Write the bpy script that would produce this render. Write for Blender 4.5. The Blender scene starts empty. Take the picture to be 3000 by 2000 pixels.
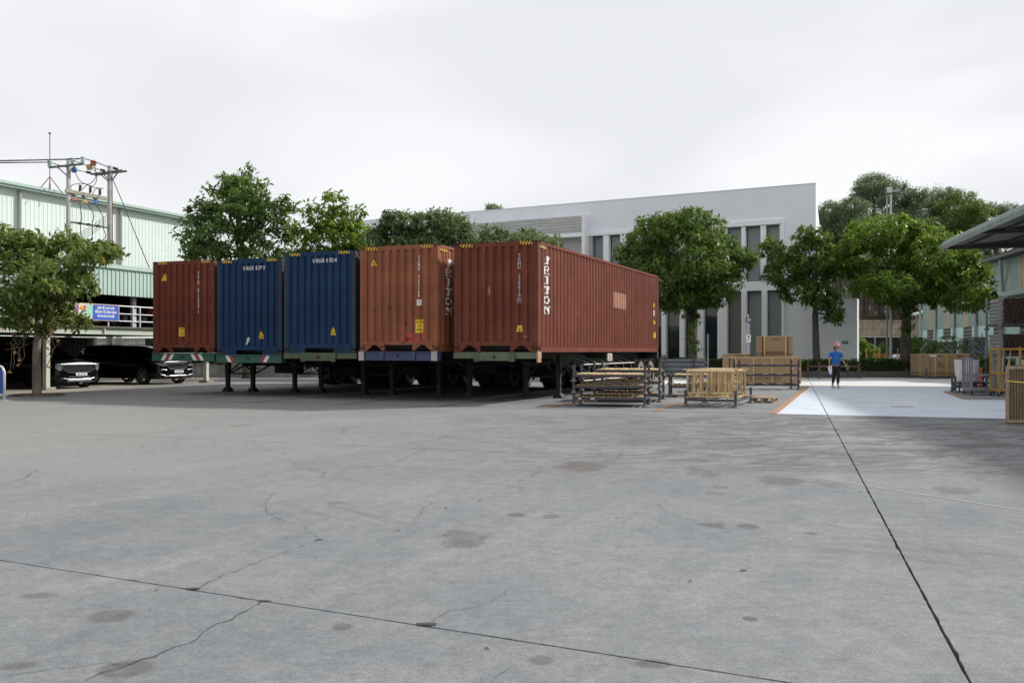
import bpy, bmesh, math, random
import numpy as np
from mathutils import Vector, Matrix
R = math.radians
random.seed(7)
SC = bpy.context.scene

# ------------------------------------------------------------------ camera
CAMH, FPX, HOR = 1.38, 2680.0, 1028.0
cam_data = bpy.data.cameras.new('camera')
cam = bpy.data.objects.new('camera', cam_data)
SC.collection.objects.link(cam)
cam.location = (0, 0, CAMH)
cam.rotation_euler = (R(90), 0, 0)
cam_data.sensor_width = 36
cam_data.lens = 36 * FPX / 3000
cam_data.shift_y = 28 / 3000
cam_data.clip_start = 0.05
cam_data.clip_end = 3000
SC.camera = cam

# ------------------------------------------------------------------ light
SUN_EL, SUN_AZ = R(35.5), R(65)
sdir = Vector((math.sin(SUN_AZ) * math.cos(SUN_EL), math.cos(SUN_AZ) * math.cos(SUN_EL), math.sin(SUN_EL)))
sun_data = bpy.data.lights.new('sun', 'SUN')
sun_data.energy = 4.7
sun_data.angle = R(3.5)
sun_data.color = (1.0, 0.955, 0.89)
sun = bpy.data.objects.new('sun', sun_data)
SC.collection.objects.link(sun)
sun.rotation_euler = (-sdir).to_track_quat('-Z', 'Y').to_euler()
sun.location = (20, 0, 30)
SC.view_settings.view_transform = 'Standard'
SC.view_settings.look = 'None'
SC.view_settings.exposure = 0.0
SC.view_settings.gamma = 1.0
SC.view_settings.use_curve_mapping = False

world = bpy.data.worlds.new('World')
SC.world = world
world.use_nodes = True
nt = world.node_tree
nt.nodes.clear()
def wn(t, **k):
    n = nt.nodes.new(t)
    for a, b in k.items():
        setattr(n, a, b)
    return n
w_out = wn('ShaderNodeOutputWorld')
w_bg = wn('ShaderNodeBackground')
w_sky = wn('ShaderNodeTexSky', sky_type='NISHITA')
w_sky.sun_disc = False
w_sky.sun_elevation = SUN_EL
w_sky.sun_rotation = SUN_AZ
w_bg.inputs['Strength'].default_value = 0.09
w_tc = wn('ShaderNodeTexCoord')
w_map = wn('ShaderNodeMapping')
w_map.inputs['Scale'].default_value = (1.0, 1.0, 2.4)
w_map.inputs['Location'].default_value = (3.1, 0.4, 1.7)
w_n1 = wn('ShaderNodeTexNoise')
w_n1.inputs['Scale'].default_value = 2.1
w_n1.inputs['Detail'].default_value = 3.0
w_n1.inputs['Roughness'].default_value = 0.45
w_n1.inputs['Distortion'].default_value = 0.4
w_cr = wn('ShaderNodeValToRGB')
w_cr.color_ramp.elements[0].position = 0.40
w_cr.color_ramp.elements[0].color = (9.35, 9.5, 9.9, 1)
w_cr.color_ramp.elements[1].position = 0.58
w_cr.color_ramp.elements[1].color = (10.9, 11.0, 11.2, 1)
w_mix = wn('ShaderNodeMix', data_type='RGBA')
w_mix.inputs['Factor'].default_value = 0.97
L = nt.links.new
L(w_tc.outputs['Generated'], w_map.inputs['Vector'])
L(w_map.outputs['Vector'], w_n1.inputs['Vector'])
L(w_n1.outputs['Fac'], w_cr.inputs['Fac'])
L(w_sky.outputs['Color'], w_mix.inputs[6])
L(w_cr.outputs['Color'], w_mix.inputs[7])
L(w_mix.outputs[2], w_bg.inputs['Color'])
L(w_bg.outputs['Background'], w_out.inputs['Surface'])

# ------------------------------------------------------------------ measuring helpers (photo pixels of 3000x2000 -> metres)
def G(px, py, z=0.0):
    """point of the plane at height z seen at a pixel"""
    Y = (CAMH - z) * FPX / (py - HOR)
    return ((px - 1500) / FPX * Y, Y)
def XA(px, Y):
    return (px - 1500) / FPX * Y
def ZA(py, Y):
    return CAMH - (py - HOR) * Y / FPX
def line_at(px, ox, oy, dx, dy):
    """distance along a ground line where it crosses an image column"""
    k = (px - 1500) / FPX
    return (k * oy - ox) / (dx - k * dy)

# ------------------------------------------------------------------ mesh helpers
class MB:
    def __init__(s):
        s.v = []; s.f = []; s.mi = []; s.cur = 0
    def add(s, vs, fs):
        o = len(s.v)
        s.v.extend([tuple(p) for p in vs])
        for f in fs:
            s.f.append(tuple(i + o for i in f)); s.mi.append(s.cur)
        return s
    def box(s, c, d, rz=0.0, M=None):
        x, y, z = d[0] / 2, d[1] / 2, d[2] / 2
        vs = [Vector((a * x, b * y, e * z)) for e in (-1, 1) for a, b in ((-1, -1), (1, -1), (1, 1), (-1, 1))]
        m = Matrix.Rotation(rz, 3, 'Z') if M is None else M
        c = Vector(c)
        vs = [m @ p + c for p in vs]
        return s.add(vs, [(3, 2, 1, 0), (4, 5, 6, 7), (0, 1, 5, 4), (1, 2, 6, 5), (2, 3, 7, 6), (3, 0, 4, 7)])
    def bx(s, x0, x1, y0, y1, z0, z1):
        return s.box(((x0 + x1) / 2, (y0 + y1) / 2, (z0 + z1) / 2), (abs(x1 - x0), abs(y1 - y0), abs(z1 - z0)))
    def beam(s, a, b, w, h):
        a = Vector(a); b = Vector(b); d = b - a
        ln = d.length
        if ln < 1e-6: return s
        q = d.to_track_quat('Y', 'Z').to_matrix()
        return s.box((a + b) / 2, (w, ln, h), M=q)
    def tube(s, pts, r, n=8, cap=True):
        pts = [Vector(p) for p in pts]
        rs = r if isinstance(r, (list, tuple)) else [r] * len(pts)
        rings = []
        up = Vector((0, 0, 1))
        d0 = (pts[1] - pts[0]).normalized()
        if abs(d0.z) > 0.95: up = Vector((1, 0, 0))
        x = d0.cross(up).normalized()
        for i, p in enumerate(pts):
            if i == 0: d = pts[1] - p
            elif i == len(pts) - 1: d = p - pts[i - 1]
            else: d = (pts[i + 1] - p).normalized() + (p - pts[i - 1]).normalized()
            d = d.normalized() if d.length > 1e-9 else Vector((0, 0, 1))
            x = x - d * x.dot(d)
            x = x.normalized() if x.length > 1e-6 else d.orthogonal().normalized()
            y = d.cross(x)
            rings.append([p + (x * math.cos(t) + y * math.sin(t)) * rs[i] for t in [2 * math.pi * k / n for k in range(n)]])
        vs = [p for rg in rings for p in rg]
        fs = []
        for i in range(len(rings) - 1):
            for k in range(n):
                k2 = (k + 1) % n
                fs.append((i * n + k, i * n + k2, (i + 1) * n + k2, (i + 1) * n + k))
        if cap:
            fs.append(tuple(range(n))[::-1]); fs.append(tuple((len(rings) - 1) * n + k for k in range(n)))
        return s.add(vs, fs)
    def lathe(s, prof, c=(0, 0, 0), n=16, M=None, cap=True):
        """prof: list of (r, z)"""
        vs = []; c = Vector(c)
        for r, z in prof:
            for k in range(n):
                t = 2 * math.pi * k / n
                p = Vector((r * math.cos(t), r * math.sin(t), z))
                if M is not None: p = M @ p
                vs.append(p + c)
        fs = []
        for i in range(len(prof) - 1):
            for k in range(n):
                k2 = (k + 1) % n
                fs.append((i * n + k, i * n + k2, (i + 1) * n + k2, (i + 1) * n + k))
        if cap:
            fs.append(tuple(range(n))[::-1]); fs.append(tuple((len(prof) - 1) * n + k for k in range(n)))
        return s.add(vs, fs)
    def ring(s, c, ro, ri, w, axis='X', n=20):
        """tyre-like ring with axis"""
        prof = [(ri, -w / 2), (ro * 0.93, -w / 2), (ro, -w * 0.32), (ro, w * 0.32), (ro * 0.93, w / 2), (ri, w / 2)]
        M = {'X': Matrix.Rotation(R(90), 3, 'Y'), 'Y': Matrix.Rotation(R(90), 3, 'X'), 'Z': Matrix.Identity(3)}[axis]
        vs = []; c = Vector(c); m = len(prof)
        for r, z in prof:
            for k in range(n):
                t = 2 * math.pi * k / n
                vs.append(M @ Vector((r * math.cos(t), r * math.sin(t), z)) + c)
        fs = []
        for i in range(m):
            j = (i + 1) % m
            for k in range(n):
                k2 = (k + 1) % n
                fs.append((i * n + k, i * n + k2, j * n + k2, j * n + k))
        return s.add(vs, fs)
    def prism(s, poly, z0, z1, M=None, c=(0, 0, 0)):
        n = len(poly)
        vs = [Vector((p[0], p[1], z0)) for p in poly] + [Vector((p[0], p[1], z1)) for p in poly]
        c = Vector(c)
        if M is not None: vs = [M @ p for p in vs]
        vs = [p + c for p in vs]
        return s.add(vs, [tuple(range(n))[::-1], tuple(range(n, 2 * n))] + [(i, (i + 1) % n, n + (i + 1) % n, n + i) for i in range(n)])
    def ellipsoid(s, c, r, nu=14, nv=9):
        vs = []; c = Vector(c)
        for j in range(nv + 1):
            ph = math.pi * j / nv
            for k in range(nu):
                t = 2 * math.pi * k / nu
                vs.append(c + Vector((r[0] * math.sin(ph) * math.cos(t), r[1] * math.sin(ph) * math.sin(t), -r[2] * math.cos(ph))))
        fs = []
        for j in range(nv):
            for k in range(nu):
                k2 = (k + 1) % nu
                fs.append((j * nu + k, j * nu + k2, (j + 1) * nu + k2, (j + 1) * nu + k))
        return s.add(vs, fs)
    def quad(s, a, b, c, d):
        return s.add([a, b, c, d], [(0, 1, 2, 3)])
    def mesh(s, name, mats, smooth=False):
        me = bpy.data.meshes.new(name)
        me.from_pydata(s.v, [], s.f)
        if not isinstance(mats, (list, tuple)): mats = [mats]
        for m in mats: me.materials.append(m)
        if len(mats) > 1: me.polygons.foreach_set('material_index', s.mi)
        if smooth: me.polygons.foreach_set('use_smooth', [True] * len(me.polygons))
        me.update()
        return me
    def obj(s, name, mats, parent=None, label=None, smooth=False, bevel=0, loc=None):
        return mkobj(name, s.mesh(name, mats, smooth), parent, label, bevel, loc)

def mkobj(name, me, parent=None, label=None, bevel=0, loc=None):
    o = bpy.data.objects.new(name, me)
    SC.collection.objects.link(o)
    if parent: o.parent = parent
    if label: o['label'] = label
    if loc is not None: o.location = loc
    if bevel:
        b = o.modifiers.new('bevel', 'BEVEL'); b.width = bevel; b.segments = 1; b.limit_method = 'ANGLE'
    return o
def tag(o, label=None, cat=None, group=None, kind=None):
    if label: o['label'] = label
    if cat: o['category'] = cat
    if group: o['group'] = group
    if kind: o['kind'] = kind
    return o
def thing(name, label, cat, loc=(0, 0, 0), yaw=0, group=None):
    """yaw: clockwise degrees seen from above"""
    o = bpy.data.objects.new(name, None)
    o.empty_display_size = 0.2
    SC.collection.objects.link(o)
    o.location = loc
    o.rotation_euler = (0, 0, -R(yaw))
    return tag(o, label, cat, group)
KIDS = {}
def kids(o):
    return [c for c in SC.collection.objects if c.parent == o]
def dup(root, loc, yaw=0, label=None, group=None, scale=None):
    r = root.copy(); SC.collection.objects.link(r)
    r.location = loc; r.rotation_euler = (0, 0, -R(yaw))
    if scale: r.scale = scale
    if label: r['label'] = label
    if group: r['group'] = group
    if root not in KIDS:
        KIDS[root] = [(c, kids(c)) for c in kids(root)]
    for ch, gs in KIDS[root]:
        c = ch.copy(); SC.collection.objects.link(c); c.parent = r
        for g in gs:
            d = g.copy(); SC.collection.objects.link(d); d.parent = c
    return r

# ------------------------------------------------------------------ materials
MATS = {}
def mat(name, col, rough=0.6, metal=0.0, var=0.12, scale=3.0, bump=0.0, bscale=None, spec=None, streak=0.0, rust=0.0, rustcol=(0.09, 0.035, 0.018), coat=0.0, trans=0.0, stretch=(1, 1, 1), space='Object', dirt=None):
    if name in MATS: return MATS[name]
    m = bpy.data.materials.new(name); m.use_nodes = True
    t = m.node_tree; nd = t.nodes; lk = t.links.new
    b = nd['Principled BSDF']
    b.inputs['Roughness'].default_value = rough
    b.inputs['Metallic'].default_value = metal
    if spec is not None: b.inputs['Specular IOR Level'].default_value = spec
    if coat: b.inputs['Coat Weight'].default_value = coat
    if trans: b.inputs['Transmission Weight'].default_value = trans
    tc = nd.new('ShaderNodeTexCoord'); mp = nd.new('ShaderNodeMapping')
    mp.inputs['Scale'].default_value = stretch
    lk(tc.outputs[space], mp.inputs['Vector'])
    def noise(sc, det=4, rg=0.6, vec=None):
        n = nd.new('ShaderNodeTexNoise'); n.inputs['Scale'].default_value = sc
        n.inputs['Detail'].default_value = det; n.inputs['Roughness'].default_value = rg
        lk(vec or mp.outputs['Vector'], n.inputs['Vector']); return n.outputs['Fac']
    def ramp(f, p0, p1, c0, c1):
        r = nd.new('ShaderNodeValToRGB')
        r.color_ramp.elements[0].position = p0; r.color_ramp.elements[1].position = p1
        r.color_ramp.elements[0].color = (*c0, 1); r.color_ramp.elements[1].color = (*c1, 1)
        lk(f, r.inputs['Fac']); return r.outputs['Color']
    def mix(f, a, c):
        x = nd.new('ShaderNodeMix'); x.data_type = 'RGBA'
        lk(f, x.inputs['Factor'])
        if isinstance(a, tuple): x.inputs[6].default_value = (*a, 1)
        else: lk(a, x.inputs[6])
        if isinstance(c, tuple): x.inputs[7].default_value = (*c, 1)
        else: lk(c, x.inputs[7])
        return x.outputs[2]
    c0 = tuple(max(0, v * (1 - var)) for v in col); c1 = tuple(min(1, v * (1 + var)) for v in col)
    out = ramp(noise(scale), 0.3, 0.7, c0, c1)
    if streak:
        m2 = nd.new('ShaderNodeMapping'); m2.inputs['Scale'].default_value = (9, 9, 0.35)
        lk(tc.outputs[space], m2.inputs['Vector'])
        f = noise(1.6, 5, 0.65, m2.outputs['Vector'])
        f2 = ramp(f, 0.48, 0.72, (0, 0, 0), (streak, streak, streak))
        out = mix(f2, out, tuple(v * 0.45 for v in (dirt or col)))
    if rust:
        f = noise(2.3, 9, 0.72)
        lo = 0.80 - 0.3 * rust
        f2 = ramp(f, lo, lo + 0.045, (0, 0, 0), (0.9, 0.9, 0.9))
        out = mix(f2, out, rustcol)
    lk(out, b.inputs['Base Color'])
    if bump:
        bp = nd.new('ShaderNodeBump'); bp.inputs['Strength'].default_value = bump; bp.inputs['Distance'].default_value = 0.02
        lk(noise(bscale or scale * 6, 6), bp.inputs['Height']); lk(bp.outputs['Normal'], b.inputs['Normal'])
    MATS[name] = m
    return m
def srgb(r, g, b):
    f = lambda c: (c / 255 / 12.92) if c <= 10 else (((c / 255) + 0.055) / 1.055) ** 2.4
    return (f(r), f(g), f(b))

# ------------------------------------------------------------------ lettering
def text_mesh(s, size=0.1, sx=1.0, align='LEFT', bold=0.0, leading=1.0):
    cu = bpy.data.curves.new('lettering', 'FONT')
    cu.body = s; cu.size = size; cu.align_x = align; cu.offset = bold; cu.space_line = leading
    cu.resolution_u = 2
    o = bpy.data.objects.new('lettering', cu); SC.collection.objects.link(o)
    dg = bpy.context.evaluated_depsgraph_get(); dg.update()
    me = bpy.data.meshes.new_from_object(o.evaluated_get(dg))
    bpy.data.objects.remove(o)
    vs = [(v.co.x * sx, v.co.y) for v in me.vertices]
    fs = [tuple(p.vertices) for p in me.polygons]
    bpy.data.meshes.remove(me)
    return vs, fs
def text_on(name, s, size, frame, mt, parent, sx=1.0, align='LEFT', bold=0.0, leading=1.0, label=None):
    """flat lettering; frame = (origin, right, up)"""
    vs, fs = text_mesh(s, size, sx, align, bold, leading)
    o, r, u = [Vector(k) for k in frame]
    mb = MB(); mb.add([o + r * x + u * y for x, y in vs], fs)
    return mb.obj(name, mt, parent, label)
# ================================================================== GROUND
def concrete():
    m = bpy.data.materials.new('yard_concrete'); m.use_nodes = True
    t = m.node_tree; nd = t.nodes; lk = t.links.new
    b = nd['Principled BSDF']; b.inputs['Roughness'].default_value = 0.85; b.inputs['Specular IOR Level'].default_value = 0.3
    tc = nd.new('ShaderNodeTexCoord')
    P = tc.outputs['Object']
    def mapping(scale, rz=0):
        m0 = nd.new('ShaderNodeMapping'); m0.inputs['Rotation'].default_value = (0, 0, rz); lk(P, m0.inputs['Vector'])
        mp = nd.new('ShaderNodeMapping'); mp.inputs['Scale'].default_value = scale
        lk(m0.outputs['Vector'], mp.inputs['Vector']); return mp.outputs['Vector']
    def noise(vec, sc, det=5, rg=0.6, dist=0.0):
        n = nd.new('ShaderNodeTexNoise'); n.inputs['Scale'].default_value = sc; n.inputs['Detail'].default_value = det
        n.inputs['Roughness'].default_value = rg; n.inputs['Distortion'].default_value = dist
        lk(vec, n.inputs['Vector']); return n
    def maprange(f, a, c, x=0.0, y=1.0, smooth=True):
        r = nd.new('ShaderNodeMapRange'); r.interpolation_type = 'SMOOTHSTEP' if smooth else 'LINEAR'
        r.inputs[1].default_value = a; r.inputs[2].default_value = c; r.inputs[3].default_value = x; r.inputs[4].default_value = y
        lk(f, r.inputs[0]); return r.outputs[0]
    def math_(op, a, c=None):
        n = nd.new('ShaderNodeMath'); n.operation = op
        for i, q in enumerate((a, c)):
            if q is None: continue
            if isinstance(q, (int, float)): n.inputs[i].default_value = q
            else: lk(q, n.inputs[i])
        return n.outputs[0]
    def mix(f, a, c, mode='MIX'):
        x = nd.new('ShaderNodeMix'); x.data_type = 'RGBA'; x.blend_type = mode
        if isinstance(f, float): x.inputs['Factor'].default_value = f
        else: lk(f, x.inputs['Factor'])
        for k, q in ((6, a), (7, c)):
            if isinstance(q, tuple): x.inputs[k].default_value = (*q, 1)
            else: lk(q, x.inputs[k])
        return x.outputs[2]
    v0 = mapping((1, 1, 1))
    big = noise(v0, 0.22, 5, 0.55, 0.3).outputs['Fac']
    col = mix(maprange(big, 0.35, 0.68), (0.142, 0.156, 0.169), (0.192, 0.204, 0.216))
    mid = noise(v0, 1.1, 7, 0.68, 0.5).outputs['Fac']
    col = mix(maprange(mid, 0.35, 0.7, 0.0, 0.55), col, (0.226, 0.223, 0.220))
    # worn warm sweeps left by turning lorries
    sw = noise(mapping((1.5, 0.2, 1), R(30)), 0.8, 5, 0.6, 0.8).outputs['Fac']
    col = mix(maprange(sw, 0.52, 0.74, 0.0, 0.4), col, (0.262, 0.254, 0.24))
    sw2 = noise(mapping((1.6, 0.16, 1), R(17)), 1.1, 6, 0.62, 1.2).outputs['Fac']
    col = mix(maprange(sw2, 0.5, 0.75, 0.0, 0.42), col, (0.122, 0.136, 0.15))
    sep = nd.new('ShaderNodeSeparateXYZ'); lk(P, sep.inputs[0])
    X, Y = sep.outputs[0], sep.outputs[1]
    # tyre grime band in front of the painted area
    gm = math_('MULTIPLY', maprange(Y, 9.0, 11.8), maprange(Y, 21.5, 18.5))
    gm = math_('MULTIPLY', gm, maprange(X, -4.5, 5.5))
    gn = noise(mapping((0.62, 1.25, 1), R(-16)), 1.25, 8, 0.7, 1.6).outputs['Fac']
    gm = math_('MULTIPLY', gm, maprange(gn, 0.44, 0.56, 0.04, 1.0))
    col = mix(math_('MULTIPLY', gm, 0.8), col, (0.092, 0.084, 0.086))
    # curved tyre sweeps
    for (tx_, ty_, r0, r1, st_) in ((7.5, 17.5, 7.0, 15.0, .34), (-10.0, 1.0, 8.0, 15.5, .26), (14.0, 4.0, 7.5, 12.0, .24)):
        s1 = nd.new('ShaderNodeVectorMath'); s1.operation = 'SUBTRACT'; lk(P, s1.inputs[0]); s1.inputs[1].default_value = (tx_, ty_, 0)
        ln = nd.new('ShaderNodeVectorMath'); ln.operation = 'LENGTH'; lk(s1.outputs[0], ln.inputs[0])
        cb = nd.new('ShaderNodeCombineXYZ'); lk(math_('MULTIPLY', ln.outputs['Value'], 5.0), cb.inputs[0])
        sx3 = nd.new('ShaderNodeSeparateXYZ'); lk(P, sx3.inputs[0]); lk(math_('MULTIPLY', sx3.outputs[0], 0.22), cb.inputs[1])
        f_ = maprange(noise(cb.outputs[0], 1.0, 5, 0.75, 0.25).outputs['Fac'], 0.5, 0.68, 0.0, st_)
        f_ = math_('MULTIPLY', f_, math_('MULTIPLY', maprange(ln.outputs['Value'], r0, r0 + 1.5), maprange(ln.outputs['Value'], r1, r1 - 1.5)))
        f_ = math_('MULTIPLY', f_, maprange(noise(v0, 0.5, 3, 0.5).outputs['Fac'], 0.42, 0.6, 0.0, 1.0))
        col = mix(f_, col, (0.07, 0.072, 0.078))
    # stains
    wob = noise(v0, 2.6, 9, 0.75)
    sub = nd.new('ShaderNodeVectorMath'); sub.operation = 'SUBTRACT'; lk(wob.outputs['Color'], sub.inputs[0]); sub.inputs[1].default_value = (0.5, 0.5, 0.5)
    scl = nd.new('ShaderNodeVectorMath'); scl.operation = 'SCALE'; lk(sub.outputs[0], scl.inputs[0]); scl.inputs['Scale'].default_value = 0.75
    wp = nd.new('ShaderNodeVectorMath'); wp.operation = 'ADD'; lk(P, wp.inputs[0]); lk(scl.outputs[0], wp.inputs[1])
    stains = [(1186, 1182, 22, 5, .8), (1265, 1186, 20, 5, .8), (1632, 1205, 24, 7, .95), (1717, 1208, 24, 6, .95),
              (1062, 1236, 42, 20, .75), (1335, 1071, 55, 11, .85), (1605, 1083, 30, 13, .6), (1795, 1104, 50, 11, .8),
              (1863, 1224, 12, 4, .7), (1722, 1420, 17, 6, 1.0), (255, 1414, 52, 15, .8), (90, 1367, 42, 7, .7),
              (785, 1438, 22, 9, .8), (290, 1535, 60, 20, .85), (1243, 1515, 30, 12, .7), (1500, 1524, 45, 10, .8),
              (1025, 1003, 20, 4, .6), (40, 1528, 40, 10, .7), (550, 977, 25, 3, .6), (1540, 1040, 40, 6, .5),
              (1900, 1110, 30, 10, .5), (1640, 1132, 20, 4, .6), (1655, 1118, 18, 4, .6), (1252, 968, 22, 3, .6), (2190, 1125, 45, 8, .6),
              (765, 1155, 18, 6, .5), (1500, 1015, 70, 9, .5), (1680, 1020, 60, 8, .5)]
    tot = None
    for (dx, dy, rx, ry, st) in stains:
        px, py, rx, ry = dx * 1.2755, dy * 1.2755, rx * 1.2755, ry * 1.2755
        cx, cy = G(px, py)
        wx = rx / FPX * cy
        wy = abs(G(px, py - ry)[1] - G(px, py + ry)[1]) / 2
        s1 = nd.new('ShaderNodeMapping'); s1.vector_type = 'POINT'
        s1.inputs['Location'].default_value = (-cx / wx, -cy / wy, 0); s1.inputs['Scale'].default_value = (1 / wx, 1 / wy, 0)
        lk(wp.outputs[0] if max(wx, wy) > 0.12 else P, s1.inputs['Vector'])
        ln = nd.new('ShaderNodeVectorMath'); ln.operation = 'LENGTH'; lk(s1.outputs[0], ln.inputs[0])
        f = maprange(ln.outputs['Value'], 1.25, 0.75, 0.0, st)
        tot = f if tot is None else math_('MAXIMUM', tot, f)
    tot = math_('MULTIPLY', tot, maprange(noise(v0, 5, 6, 0.7).outputs['Fac'], 0.25, 0.55, 0.45, 1.0))
    col = mix(math_('MULTIPLY', tot, 0.85), col, (0.088, 0.080, 0.074))
    m3_ = noise(v0, 26, 6, 0.8).outputs['Fac']
    col = mix(0.6, col, mix(maprange(m3_, 0.36, 0.64, 0, 1, False), (0.72, 0.72, 0.72), (1.28, 1.28, 1.27)), 'MULTIPLY')
    m2_ = noise(v0, 7, 8, 0.75).outputs['Fac']
    col = mix(0.7, col, mix(maprange(m2_, 0.32, 0.68, 0, 1, False), (0.74, 0.74, 0.75), (1.26, 1.25, 1.22)), 'MULTIPLY')
    # warmer and lighter towards the far left of the yard
    dl = math_('MULTIPLY', maprange(X, 2.0, -8.0), maprange(Y, 5.0, 14.0))
    col = mix(math_('MULTIPLY', dl, 0.5), col, (0.235, 0.222, 0.205))
    grain = noise(v0, 95, 3, 0.8).outputs['Fac']
    col = mix(0.55, col, mix(maprange(grain, 0.36, 0.64, 0, 1, False), (0.58, 0.58, 0.58), (1.42, 1.42, 1.42)), 'MULTIPLY')
    spk = noise(v0, 28, 2, 0.5).outputs['Fac']
    col = mix(maprange(spk, 0.69, 0.73, 0.0, 0.5), col, (0.12, 0.12, 0.12))
    lk(col, b.inputs['Base Color'])
    bp = nd.new('ShaderNodeBump'); bp.inputs['Strength'].default_value = 0.35; bp.inputs['Distance'].default_value = 0.01
    h = math_('ADD', grain, math_('MULTIPLY', mid, 2.0)); lk(h, bp.inputs['Height']); lk(bp.outputs[0], b.inputs['Normal'])
    return m
M_CONC = concrete()
M_EARTH = mat('earth', (0.07, 0.055, 0.035), 0.95, var=0.35, scale=0.3, bump=0.5)
M_JOINT = mat('joint_dirt', (0.04, 0.038, 0.036), 0.95, var=0.4, scale=12)
M_GRASS = mat('grass_ground', (0.075, 0.11, 0.03), 0.95, var=0.4, scale=1.5, bump=0.6)
M_ORANGE = mat('orange_line', (0.31, 0.155, 0.065), 0.8, var=0.35, scale=6, rust=0.62, rustcol=(0.22, 0.2, 0.19))
M_LINEFAINT = mat('orange_line_worn', (0.26, 0.15, 0.08), 0.8, var=0.35, scale=6, rust=0.75, rustcol=(0.21, 0.2, 0.19))
M_PAINT_SHADED = mat('floor_paint_blue_shaded', (0.475, 0.53, 0.60), 0.7, var=0.12, scale=1.1, rust=0.34, rustcol=(0.4, 0.42, 0.45), bump=0.05)  # floor paint with the canopy's shade in its tone
M_PAINT_SUNLIT = mat('floor_paint_sunlit', (0.56, 0.57, 0.56), 0.7, var=0.10, scale=1.1, rust=0.12, rustcol=(0.45, 0.45, 0.42))  # same floor in its sunlit tone, sunlight put into the colour
M_APRON = mat('apron_concrete', (0.27, 0.245, 0.21), 0.9, var=0.22, scale=1.3, bump=0.2)

# base ground
mb = MB()
mb.quad((-1500, -1500, -0.12), (1500, -1500, -0.12), (1500, 2500, -0.12), (-1500, 2500, -0.12))
ground = mb.obj('ground', M_EARTH); tag(ground, kind='structure')
# pavement: joint bed + slabs with real gaps
mb = MB(); mb.quad((-70, -14, -0.02), (70, -14, -0.02), (70, 64, -0.02), (-70, 64, -0.02))
pavement = mb.obj('pavement', M_JOINT); tag(pavement, kind='structure')

def line_through(p, q):
    (x0, y0), (x1, y1) = p, q
    d = math.hypot(x1 - x0, y1 - y0)
    return (x0, y0, (x1 - x0) / d, (y1 - y0) / d)
JA = line_through(G(0, 1640), G(2321, 2000))
JC = line_through(G(714, 1291), G(3000, 1390))
JB = line_through(G(2368, 1110), G(2844, 2000))
def side(l, p): return (p[0] - l[0]) * (-l[3]) + (p[1] - l[1]) * l[2]   # >0 : left of direction
def clip(poly, l, keep_left, gap):
    sgn = 1 if keep_left else -1
    out = []
    n = len(poly)
    for i in range(n):
        a, b = poly[i], poly[(i + 1) % n]
        da, db = side(l, a) * sgn - gap, side(l, b) * sgn - gap
        if da >= 0: out.append(a)
        if da * db < 0:
            k = da / (da - db); out.append((a[0] + (b[0] - a[0]) * k, a[1] + (b[1] - a[1]) * k))
    return out
def rough_edge(poly, amp):
    out = []; n = len(poly); rnd = random.Random(3)
    for i in range(n):
        a, b = poly[i], poly[(i + 1) % n]
        out.append(a)
        joint = any(abs(side(l, a)) < 0.1 and abs(side(l, b)) < 0.1 for l in (JA, JB, JC))
        if not joint: continue
        ln = math.hypot(b[0] - a[0], b[1] - a[1]); k = int(ln / 0.08)
        nx, ny = -(b[1] - a[1]) / ln, (b[0] - a[0]) / ln
        for j in range(1, k):
            t = j / k; x = a[0] + (b[0] - a[0]) * t; y = a[1] + (b[1] - a[1]) * t
            if -2 < y < 24 and abs(x) < 22:
                w = rnd.uniform(0, amp) * (3.0 if rnd.random() < 0.05 else 1)
                out.append((x + nx * w, y + ny * w))
    return out
def slab(poly, amp=0.0045):
    poly = rough_edge(poly, amp)
    area = sum(poly[i][0] * poly[(i + 1) % len(poly)][1] - poly[(i + 1) % len(poly)][0] * poly[i][1] for i in range(len(poly)))
    if area < 0: poly = poly[::-1]
    n = len(poly)
    mb = MB()
    vs = [(p[0], p[1], 0) for p in poly] + [(p[0], p[1], -0.018) for p in poly]
    mb.add(vs, [tuple(range(n))] + [(i, n + i, n + (i + 1) % n, (i + 1) % n) for i in range(n)])
    o = mb.obj('slab', M_CONC, pavement)
    return o
RECT = [(-68, -13), (68, -13), (68, 62), (-68, 62)]
gA, gB, gC = 0.0055, 0.0055, 0.007
for lb in (True, False):
    base = clip(RECT, JB, lb, gB)
    slab(clip(base, JA, False, gA))
    mid = clip(base, JA, True, gA)
    slab(clip(mid, JC, False, gC))
    slab(clip(mid, JC, True, gC))

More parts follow.
